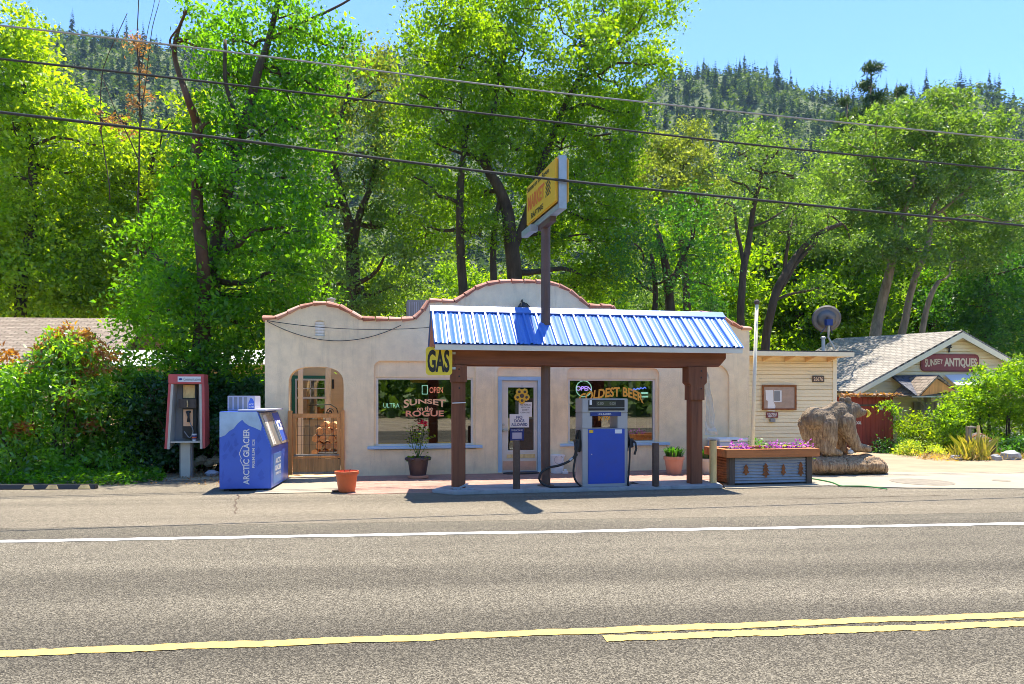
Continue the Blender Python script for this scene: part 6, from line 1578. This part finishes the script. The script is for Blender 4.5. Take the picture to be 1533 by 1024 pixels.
tree('oak_tree', 'very wide spreading oak with pale leaning trunks behind the antiques shop', 28.0,
     [[(1306, 530, 18), (1316, 470, 15), (1330, 415, 13), (1344, 355, 10), (1362, 290, 7), (1400, 225, 5)], [(1348, 530, 12), (1358, 460, 10), (1374, 405, 9), (1390, 360, 8), (1396, 310, 6), (1430, 260, 4)], [(1378, 530, 9), (1390, 450, 8), (1406, 420, 6)], [(1344, 355, 5), (1330, 300, 4), (1310, 250, 3)], [(1390, 330, 5), (1440, 290, 4), (1475, 262, 3)]],
     [(1395, 155, 40, 22), (1435, 160, 36, 22), (1360, 178, 38, 24), (1310, 188, 40, 26), (1470, 185, 34, 24), (1405, 200, 52, 28), (1340, 215, 46, 28), (1270, 215, 40, 28), (1455, 225, 50, 28), (1505, 230, 30, 26), (1245, 258, 38, 28), (1300, 262, 50, 30), (1370, 262, 52, 30), (1435, 275, 52, 30), (1500, 285, 42, 32), (1275, 312, 44, 28), (1340, 318, 46, 28), (1410, 330, 50, 28), (1480, 340, 50, 30), (1525, 330, 30, 36), (1310, 365, 40, 24), (1380, 372, 36, 22), (1445, 385, 44, 26)],
     .20, LM['leaf_oak'], LM['bark_pale'], per=3.6, csize=.36, nleaf=28, dy=1.8)
tree('broadleaf_tree', 'dark green leafy tree at the right edge rising over the antiques shop', 31.0,
     [[(1480, 540, 12), (1478, 440, 10), (1470, 380, 6)]],
     [(1440, 400, 46, 34), (1500, 400, 48, 38), (1420, 450, 48, 34), (1480, 455, 52, 36), (1530, 450, 40, 40), (1460, 500, 52, 30), (1515, 505, 46, 34), (1545, 400, 40, 50)],
     .22, LM['leaf_dark'], LM['bark'], per=2.8, csize=.44, nleaf=26, dy=1.3)
# undergrowth and more trees behind: four built, the rest copies
def generic(label, h, w, leafm, n=9, leaf=.20, per=3.4, csize=.42, nleaf=26, name='woodland_tree'):
    t = thing(name, label, 'tree', (0, 0, 0)); L = []
    for _ in range(n):
        q = rnd.uniform(0, 6.28); r = w * math.sqrt(rnd.random()) * .62; z = h * rnd.uniform(.22, .85); s = w * rnd.uniform(.32, .5) * (1.1 - .45 * z / h)
        L.append((Vector((r * math.cos(q), r * math.sin(q), z)), (s, s, s * .75)))
    mb = MB(); tp = Vector((rnd.uniform(-.5, .5), rnd.uniform(-.5, .5), h * .8)); limb(mb, (0, 0, -.3), tp, .2, .05, .04, 8)
    for c, r in L: limb(mb, (tp.x * c.z / h * .6, tp.y * c.z / h * .6, c.z * .55), c, .07, .02, .1, 5)
    mb.build('trunk', M['bark'], t, recalc=False, smooth=True)
    C, cc = clusters(L, per, csize, nleaf); quadmesh('crown', leafgeo(C, leaf * rng.uniform(.6, 1.25, len(C))), leafm, t)
    return t
protos = [generic('p', 8.5, 4.0, M['leaf_fill']), generic('p', 11, 4.4, M['leaf_big']), generic('p', 6.0, 3.4, M['leaf_lime'], 7), generic('p', 9.5, 4.0, M['leaf_oak']), generic('p', 4.6, 3.0, M['leaf_fill'], 7, .17)]
used = [0] * len(protos)
def put(k, px, Y, s, label):
    o = protos[k] if not used[k] else copy_tree(protos[k]); used[k] = 1
    p = P(px, YH, Y); o.location = (p.x, Y, terr(p.x, Y) - .2); o.rotation_euler = (0, 0, rnd.uniform(0, 6.28)); o.scale = (s, s, s * rnd.uniform(.92, 1.1)); o['label'] = label; o['group'] = 'woodland trees behind the store'
    o.name = 'woodland_tree' if k != 4 else 'woodland_shrub'
    o['category'] = 'tree' if k != 4 else 'shrub'
WD = [(0, -60, 40, 1.2, 'leafy tree in the wood beyond the far left edge of the brown roof'), (1, 110, 44, 1.2, 'dense green tree deep in the wood above the brown roofed house'), (2, 160, 37, 1.0, 'bright lime tree low behind the right end of the brown roof'), (0, 300, 40, 1.1, 'bright green tree in the wood behind the tall maple'), (4, 450, 31, 1.15, 'bright low shrub behind the left hump of the parapet'), (3, 470, 42, 1.2, 'grey green tree in the wood left of the forked olive maple'), (4, 560, 33, 1.2, 'bright low shrub behind the dip of the parapet'), (0, 600, 46, 1.2, 'bright green tree glimpsed between the olive maple and the central tree'), (2, 640, 36, 1.0, 'lime tree low behind the roof cooling unit'), (1, 740, 50, 1.2, 'deep green tree far behind the central tree trunks'), (4, 720, 32, 1.1, 'bright low shrub behind the central hump of the parapet'), (4, 850, 33, 1.3, 'bright low shrub right of the sign pole behind the parapet'), (0, 830, 42, 1.1, 'bright green tree behind the sign pole'), (2, 960, 40, 1.1, 'lime tree glimpsed left of the dark oak'), (4, 960, 30, 1.05, 'bright low shrub behind the right half of the blue canopy roof'), (0, 1075, 38, 1.1, 'bright green tree between the dark oak and the slender oak'), (3, 1020, 50, 1.2, 'grey green tree far behind the golden maple'), (4, 1090, 30, 1.0, 'bright low shrub behind the right hump of the parapet'), (2, 1150, 34, 1.0, 'lime tree behind the flagpole and the annex roof'), (0, 1210, 42, 1.1, 'bright green tree between the leaning oak limbs'), (4, 1270, 34, 1.2, 'bright low shrub right of the satellite dish'), (1, 1290, 46, 1.1, 'dense tree behind the pale leaning trunks'), (0, 1400, 40, 1.2, 'bright green tree over the ridge of the antiques shop'), (2, 1340, 36, .9, 'lime tree between the pale leaning trunks'), (3, 1480, 46, 1.2, 'grey green tree behind the right edge oak crown'), (1, 1580, 40, 1.2, 'dense tree beyond the right edge of the antiques shop'), (0, 390, 50, 1.3, 'tall tree deep in the wood right of the tall maple'), (1, 250, 52, 1.2, 'dense tree deep in the wood behind the snag'), (0, 1130, 56, 1.3, 'tall tree far behind the slender oak crown'), (1, 900, 58, 1.3, 'dense tree far behind the right side of the central tree'), (3, 1110, 44, 1.15, 'grey green tree behind the forked slender oak'), (1, 1180, 50, 1.15, 'dense tree behind the leaning oak limbs'), (3, 1230, 56, 1.25, 'grey green tree deep behind the leaning oak crown'), (1, 1340, 54, 1.2, 'dense tree deep behind the wide oak crown'), (3, 1420, 58, 1.25, 'grey green tree far behind the wide oak'), (1, 1500, 52, 1.25, 'dense tree behind the right part of the wide oak crown'), (0, 1060, 50, 1.2, 'bright green tree far behind the dark oak'), (1, 500, 56, 1.25, 'dense tree far behind the olive gold maple'), (1, 1085, 33, 1.2, 'dense mid green tree just behind the slender oak trunk'), (3, 1150, 38, 1.6, 'grey green tree just behind the forked slender oak crown'), (1, 1205, 35, 1.35, 'dense mid green tree just behind the satellite dish'), (3, 1262, 37, 1.55, 'grey green tree between the leaning oak and the pale trunks'), (1, 1375, 38, 1.4, 'dense mid green tree behind the ridge of the antiques shop'), (3, 1460, 40, 1.6, 'grey green tree behind the gable of the antiques shop')]
for w in WD: put(*w)

# ------------------------------------------------------------------ hedge, ivy, bushes
def bush(name, label, Y, lobes, leaf, lm, per=6, csize=.22, nleaf=22, cat='bush', asp=.45, extra=None, dy=.6, up=.45, stems=True):
    x0 = sum(q[0] for q in lobes) / len(lobes); b = P(x0, YH, Y); b.z = 0
    t = thing(name, label, cat, b); L = []
    for q in lobes:
        d_ = q[4] if len(q) > 4 else rnd.uniform(-dy, dy); yy = Y + d_; s = dep(q[0], yy) / F
        L.append((P(q[0], q[1], yy), (q[2] * s, q[2] * s * .9, q[3] * s)))
    C, cc = clusters(L, per, csize, nleaf, .1); k = C[:, 2] > .02
    C = C[k]; quadmesh('foliage', leafgeo(C, leaf * rng.uniform(.6, 1.2, len(C)), up, asp), lm, t)
    if stems:
        mb = MB()
        for c, r in L: limb(mb, (b.x + (c.x - b.x) * .5, b.y + (c.y - b.y) * .5, 0), c, .03, .012, .06, 5)
        for c, r in L:
            for p in cc[np.linalg.norm(cc - np.array(c), axis=1) < max(r)][:5]: limb(mb, c, p, .012, .005, .08, 3)
        mb.build('stems', M['bark'], t, recalc=False, smooth=True)
    if extra:
        m2, lob2, per2, cs2, nl2, lf2 = extra; L2 = []
        for q in lob2:
            yy = Y + (q[4] if len(q) > 4 else -.5); s = dep(q[0], yy) / F; L2.append((P(q[0], q[1], yy), (q[2] * s, q[2] * s * .9, q[3] * s)))
        C, _ = clusters(L2, per2, cs2, nl2, .5); quadmesh('red_shoots', leafgeo(C, lf2 * rng.uniform(.6, 1.2, len(C)), .2, .35), m2, t)
    return t
bush('photinia_hedge', 'big photinia hedge with reddish new shoots at the left before the brown roof', 16.2,
     [(105, 530, 36, 24), (150, 545, 40, 28), (70, 555, 40, 26), (30, 570, 44, 30), (-15, 590, 50, 40), (185, 570, 30, 30), (110, 580, 55, 34), (50, 610, 58, 40), (150, 605, 48, 38), (0, 650, 60, 48), (90, 645, 60, 42), (165, 650, 40, 44), (40, 690, 60, 34), (120, 690, 50, 32), (180, 695, 28, 26), (95, 507, 14, 16), (128, 512, 12, 14), (-60, 620, 60, 80)],
     .125, M['leaf_photinia'], per=12, csize=.22, nleaf=24, asp=.40,
     extra=(M['leaf_red'], [(95, 492, 7, 10), (85, 505, 9, 8), (128, 500, 7, 10), (118, 540, 20, 8), (105, 560, 22, 10), (150, 555, 16, 8), (60, 545, 14, 6), (10, 530, 8, 8), (120, 590, 26, 10), (75, 600, 20, 8), (45, 640, 16, 8), (130, 640, 16, 8), (100, 525, 20, 10), (160, 530, 10, 8), (70, 520, 12, 6)], 7, .12, 10, .13))
bush('ivy_thicket', 'dark green ivy thicket behind the payphone and the ice box', 16.7,
     [(225, 590, 34, 32), (205, 640, 30, 36), (245, 640, 36, 40), (235, 690, 30, 22), (290, 600, 40, 34), (285, 650, 40, 40), (325, 600, 36, 34), (330, 650, 34, 36), (360, 600, 34, 30), (365, 640, 30, 30), (250, 570, 36, 22), (310, 570, 40, 20), (200, 685, 24, 22), (265, 690, 20, 16), (385, 590, 16, 30)],
     .10, M['leaf_ivy'], per=13, csize=.18, nleaf=26, asp=.8, cat='ivy')
# ground cover along the parking block
n = 5200; pts = []
for _ in range(n):
    px = rnd.uniform(-40, 245); f = px / 245; p = G(px, rnd.uniform(702 + 6 * max(0, f - .4), 727 - 14 * max(0, f - .75) * 4 * .5)); h = .16 * abs(noise.noise(Vector((p.x * 2, p.y * 2, 0)))) + .10
    pts.append((p.x, p.y, rnd.uniform(.01, h + .05)))
o = quadmesh('ground_cover', leafgeo(np.array(pts), .085 * rng.uniform(.6, 1.3, n), .9, .7), M['leaf_maple'], None, (PX(100, 14), 14.4, 0)); tag(o, 'low green ground cover between the parking block and the hedge', 'ground cover', kind='stuff')
# leaf litter on the dirt
n = 1500; pts = []
for _ in range(n):
    p = G(rnd.uniform(150, 400), min(rnd.gauss(714, 6), 727))
    pts.append((p.x, p.y, rnd.uniform(.012, .05)))
o = quadmesh('leaf_litter', leafgeo(np.array(pts), .042 * rng.uniform(.5, 1.4, n), 1.2, .5), M['leaf_rust'], None, (PX(270, 14.5), 14.5, 0)); tag(o, 'dry brown leaf litter around the payphone post', 'leaf litter', kind='stuff')
# right side
bush('garden_bush', 'big yellow green bush before the antiques shop porch', 18.2,
     [(1452, 605, 30, 28), (1485, 585, 36, 28), (1520, 585, 40, 34), (1425, 635, 30, 26), (1465, 635, 44, 34), (1515, 640, 42, 38), (1440, 665, 30, 18), (1490, 668, 40, 18), (1468, 572, 14, 12), (1500, 556, 18, 16), (1530, 556, 22, 18), (1560, 600, 40, 60), (1420, 602, 12, 8), (1416, 616, 14, 8), (1535, 672, 30, 16), (1525, 540, 10, 10), (1470, 556, 5, 8)],
     .11, M['leaf_bush'], per=13, csize=.20, nleaf=24, asp=.42)
bush('garden_shrub', 'round mid green shrub left of the big yellow green bush', 18.8, [(1385, 635, 24, 18), (1375, 655, 24, 18), (1398, 655, 20, 20), (1365, 640, 10, 8)], .11, M['leaf_fill'], per=10, csize=.2, nleaf=24)
bush('garden_shrub', 'low pale variegated shrub at the edge of the dirt drive', 17.6, [(1362, 672, 20, 10), (1380, 670, 20, 12), (1395, 676, 14, 8), (1350, 676, 10, 6)], .09, M['leaf_shrub'], per=16, csize=.16, nleaf=24)
bush('garden_shrub', 'small dark shrub at the foot of the red shed', 18.8, [(1325, 666, 14, 10), (1338, 660, 14, 14), (1318, 674, 10, 6)], .09, M['leaf_dark'], per=14, csize=.16, nleaf=24)
bush('climbing_vine', 'green vine climbing the right side of the red shed', 19.1, [(1336, 606, 10, 8), (1340, 622, 9, 14), (1344, 640, 7, 12), (1330, 614, 8, 6)], .10, M['leaf_bush'], per=14, csize=.14, nleaf=20, cat='vine', stems=False)
bush('garden_shrub', 'dark leafy shrub under the big bush at the right edge', 17.3, [(1500, 672, 26, 14), (1530, 670, 26, 16), (1478, 676, 16, 8)], .10, M['leaf_dark'], per=12, csize=.18, nleaf=24)
def grass(name, label, cx, cyy, n, spread, L, mat, kind=None):
    vs = []
    for _ in range(n):
        p = Vector((cx + rnd.gauss(0, spread[0]), cyy + rnd.gauss(0, spread[1]), 0.0)); q = rnd.uniform(0, 6.28); d = Vector((math.cos(q), math.sin(q), 0)); s_ = Vector((-d.y, d.x, 0)) * .012; l = L * rnd.uniform(.5, 1.1); le_ = rnd.uniform(.1, .7)
        e = p + d * l * le_ + Vector((0, 0, l * (1 - .3 * le_)))
        mdl = p.lerp(e, .55) + Vector((0, 0, l * .12)); vs += [p - s_, p + s_, mdl + s_ * .8, e]
    o = quadmesh(name, np.array([tuple(v) for v in vs]), mat, None, (cx, cyy, 0)); return tag(o, label, 'grass', kind=kind)
for px, L, n, lab in ((1452, .75, 240, 'tall clump of yellow green grass before the half barrel'), (1436, .5, 150, 'shorter clump of grass left of the wooden post')):
    grass('grass_clump', lab, PX(px, 16.3), 16.15, n, (.16, .12), L, M['grass_blade'])
vs = []
x0, x1 = PX(1400, 16), PX(1590, 16)
n = 1900; pts = np.empty((n, 3))
for i in range(n): pts[i] = (rnd.uniform(x0, x1), rnd.gauss(16.35, .28), rnd.uniform(.01, .10))
o = quadmesh('dry_grass', leafgeo(pts, .13 * rng.uniform(.5, 1.3, n), .1, .18, -.6), leafmat('dry grass', [(.20, .13, .05), (.34, .25, .11), (.42, .34, .18)], .3, .03), None, (x0, 16.35, 0)); tag(o, 'dry tan grass and weeds along the edge of the dirt drive', 'dry grass', kind='stuff')
for i, (px, Y, r) in enumerate(((1512, 16.0, .22), (1490, 15.9, .14), (1430, 16.1, .12))):
    c = Vector((PX(px, Y), Y, r * .4)); m = MB(); m.ball(c, (r * 1.3, r, r * .75), 9, 6)
    for k, p in enumerate(m.v): m.v[k] = p + Vector((rnd.uniform(-.03, .03), rnd.uniform(-.03, .03), rnd.uniform(-.02, .02)))
    single(m, 'stone', M['island'], ['grey field stone at the right edge below the big bush', 'smaller grey stone left of the field stone at the right edge', 'small stone in the weeds below the grass clump'][i], 'stone', c)

# ------------------------------------------------------------------ the hills
def conifer(h, w, n, leafm, tiers=16, seed=1, sub=7, drop=.35):
    rg = np.random.default_rng(seed); V = []
    for i in range(tiers):
        f = i / tiers; z = h * (.06 + .94 * f); r = w * (1 - f) ** .85 * rg.uniform(.75, 1.15) + .15
        for k in range(sub):
            a = rg.uniform(0, 6.283); rr_ = r * rg.uniform(.7, 1.1); d = np.array([math.cos(a), math.sin(a), 0]); s_ = np.array([-d[1], d[0], 0]) * rr_ * .34
            b = np.array([0, 0, z + rr_ * .18]); t_ = d * rr_ + np.array([0, 0, z - rr_ * drop])
            V += [b, b * .45 + t_ * .55 + s_ , t_, b * .45 + t_ * .55 - s_]
    return np.array(V)
def conifer_mesh(seed):
    V = conifer(1.0 * 20, 3.3, 0, None, 18, seed); me = quadmesh('hill_conifer', V, M['hill_needle']); d = me.data
    bpy.data.objects.remove(me); return d
cm = [conifer_mesh(s) for s in range(5)]
hr = random.Random(99)
KEEP = {2, 3, 10, 14, 15, 18, 23, 26, 27, 30, 34, 37, 38, 40, 44, 45, 47, 52, 54, 55, 56, 57, 63, 69, 70, 76, 77, 82, 83, 84, 85, 87, 88, 90, 91, 93, 95, 96, 97, 99, 103, 104, 106, 107, 111, 115, 116, 117, 120, 124, 125, 129, 130, 131, 133, 134, 136, 137, 138, 145, 149, 151, 152, 154, 156, 157, 159, 161, 163, 164, 174, 181, 182, 185, 186, 196, 197, 199, 200, 201, 202, 203, 204, 205, 206, 207, 208, 209, 210, 211, 212, 213, 215, 216, 217, 219, 221, 226, 227, 228, 229, 230, 231, 233, 234, 235, 236, 237, 238, 241, 243, 244, 245, 246, 249, 250, 252, 255, 257, 258, 262, 263, 264, 265, 267, 268, 269, 270, 271, 272, 273, 274, 275, 277, 279, 280, 281, 282, 284, 285, 286, 291, 294, 295, 296, 298, 299, 300, 301, 302, 303, 304, 305, 306, 307, 308, 309, 310, 316, 319, 320, 322, 323, 326, 328, 330, 331, 332, 333, 334, 336, 337, 338, 339, 340, 341, 343, 346, 347, 348, 350, 351, 353, 354, 357, 358, 359, 360, 361, 364, 365, 368, 369, 370, 371, 372, 374, 376, 380, 381, 382, 383, 384, 386, 387, 391, 393, 394, 396, 400, 402, 403, 404, 406, 408, 409, 410, 411, 412, 414, 415, 416, 417, 418, 419, 420, 421, 422, 424, 426, 430, 431, 432, 433, 435, 440, 442, 444, 445, 446, 448, 453, 459, 460, 461, 467, 468, 472, 478, 481, 486, 487, 490, 493, 498, 500, 501, 505, 508}
zones = [((20, 300), (230, 640), 150), ((470, 660), (420, 640), 45), ((935, 1290), (210, 640), 240), ((1290, 1560), (300, 640), 80)]
cand = -1
for pxr, rr, n in zones:
    for _ in range(n):
        px = hr.uniform(*pxr); r = hr.uniform(*rr); a = TH + math.atan((px - CX) / F); x, y = r * math.sin(a), r * math.cos(a)
        s = hr.uniform(.62, 1.15) * (1.25 if hr.random() < .25 else 1); rz = hr.uniform(0, 6.28); k = hr.randrange(5); sx, sz = hr.uniform(.8, 1.1), hr.uniform(.9, 1.2); cand += 1
        if KEEP is not None and cand not in KEEP: continue
        o = bpy.data.objects.new('hill_conifer', cm[k]); COL.objects.link(o); o.location = (x, y, terr(x, y) - .5); o.scale = (s * sx, s, s * sz); o.rotation_euler = (0, 0, rz)
        tag(o, 'dark conifer standing on the wooded hillside', 'conifer', 'conifers on the hillside')
        if KEEP is None: o['c'] = cand
# broadleaf wood and young trees covering the slopes
V = []
Cs = []; Ss = []
for _ in range(9000):
    r = 62 + 590 * rnd.random() ** .75; a = TH + R(rnd.uniform(-66, 66)); x, y = r * math.sin(a), r * math.cos(a); z = terr(x, y)
    h = rnd.uniform(3.5, 8.5); k = 26
    u = rng.normal(size=(k, 3)); u /= np.linalg.norm(u, axis=1)[:, None]
    Cs.append(np.array([x, y, z + h * .5]) + u * np.array([h * .45, h * .45, h * .5])); Ss.append(np.full(k, h * .34))
Cs = np.concatenate(Cs); Ss = np.concatenate(Ss)
o = quadmesh('hillside_wood', leafgeo(Cs, Ss * rng.uniform(.6, 1.2, len(Cs)), .5, .8, .2), M['hill_leaf'], None, (0, 300, 60)); tag(o, 'broadleaf wood covering the hills behind the store', 'wood', kind='stuff')
Cs = []; 
for _ in range(8000):
    r = 120 + 530 * rnd.random() ** .7; a = TH + R(rnd.uniform(-66, 66)); x, y = r * math.sin(a), r * math.cos(a); z = terr(x, y)
    Vc = conifer(rnd.uniform(9, 17), 2.6, 0, None, 9, rnd.randrange(10 ** 6), 5); Cs.append(Vc + np.array([x, y, z - .5]))
o = quadmesh('hillside_wood', np.concatenate(Cs), M['hill_needle'], None, (0, 300, 60)); tag(o, 'dense young conifer wood covering the hills behind the store', 'wood', kind='stuff')
# tall pine on the near slope
b = P(1300, YH, 60.0); b.z = terr(b.x, b.y); t = thing('pine_tree', 'tall pine standing above the wide oak against the sky', 'tree', b)
topz = P(1303, 84, 60.0).z; m = MB(); m.tube([b, Vector((b.x + .3, b.y, topz - .5))], [.35, .05], 8)
C = []
hh = topz - b.z
for w in range(15):
    f = w / 15; z0 = b.z + hh * (.30 + .70 * f); r0 = (1 - f) ** .75 * 4.0 * rnd.uniform(.75, 1.1) + .25; q0 = rnd.uniform(0, 6)
    for k in range(7 if w < 12 else 4):
        q = q0 + k * .9 + rnd.uniform(-.3, .3); r = r0 * rnd.uniform(.6, 1.1); d = Vector((math.cos(q), math.sin(q), 0)); a0 = Vector((b.x + .3 * f, b.y, z0)); e = a0 + d * r + Vector((0, 0, r * rnd.uniform(.15, .5)))
        limb(m, a0, e, .05, .02, .04, 3)
        for g_ in range(max(2, int(r * 2.2))):
            c = a0.lerp(e, 1 - .6 * g_ / max(2, int(r * 2.2))) + Vector((rnd.gauss(0, .12), rnd.gauss(0, .12), rnd.gauss(0, .06)))
            C.append(np.array(c) + rng.normal(size=(46, 3)) * np.array([.22, .22, .13]))
m.build('trunk', M['bark'], t, recalc=False, smooth=True); C = np.concatenate(C); quadmesh('crown', leafgeo(C, .58 * rng.uniform(.6, 1.2, len(C)), .2, .20, -.5), M['needle'], t)
for (px, y0, Y, s) in ((1345, 118, 66, .8), (1268, 135, 64, .6)):
    o = copy_tree(t); bb = P(px, YH, Y); zt_ = P(px, y0, Y).z; zz = terr(bb.x, bb.y); o.location = (bb.x, Y, zz); k = (zt_ - zz) / (topz - b.z); o.scale = (k * .9, k * .9, k); o.rotation_euler = (0, 0, rnd.uniform(0, 6)); o['label'] = 'shorter pine right of the tall pine on the near slope' if px > 1300 else 'lowest pine left of the tall pine on the near slope'
# the wooded river bank on the other side of the road, seen only in the shop windows
Cs = []
for _ in range(420):
    x = rnd.uniform(-60, 75); y = rnd.uniform(-46, -24); h = rnd.uniform(4, 11); k = 60
    u = rng.normal(size=(k, 3)); u /= np.linalg.norm(u, axis=1)[:, None]; Cs.append(np.array([x, y, h * .55]) + u * np.array([h * .4, h * .4, h * .5]))
Cs = np.concatenate(Cs); o = quadmesh('riverside_wood', leafgeo(Cs, 1.3 * rng.uniform(.5, 1.2, len(Cs)), .5, .7), M['leaf_oak'], None, (0, -30, 0)); tag(o, 'green wood on the far side of the road reflected in the shop windows', 'wood', kind='stuff')

# ------------------------------------------------------------------ the summer haze that lies between the store and the hills
zmin = min(v[2] for v in vs_terr) - 1.0; zmax = max(v[2] for v in vs_terr) + 34
hm = bpy.data.materials.new('summer haze'); hm.use_nodes = True; hn = hm.node_tree; hn.nodes.remove(hn.nodes['Principled BSDF'])
pv = hn.nodes.new('ShaderNodeVolumePrincipled'); pv.inputs['Color'].default_value = (.45, .66, 1.0, 1); pv.inputs['Density'].default_value = 0.00009; pv.inputs['Anisotropy'].default_value = .2
hn.links.new(pv.outputs[0], hn.nodes['Material Output'].inputs['Volume'])
m = MB(); m.box((-1040, -1040, zmin), (1040, 1040, zmax)); tag(m.build('haze', hm), kind='stuff')
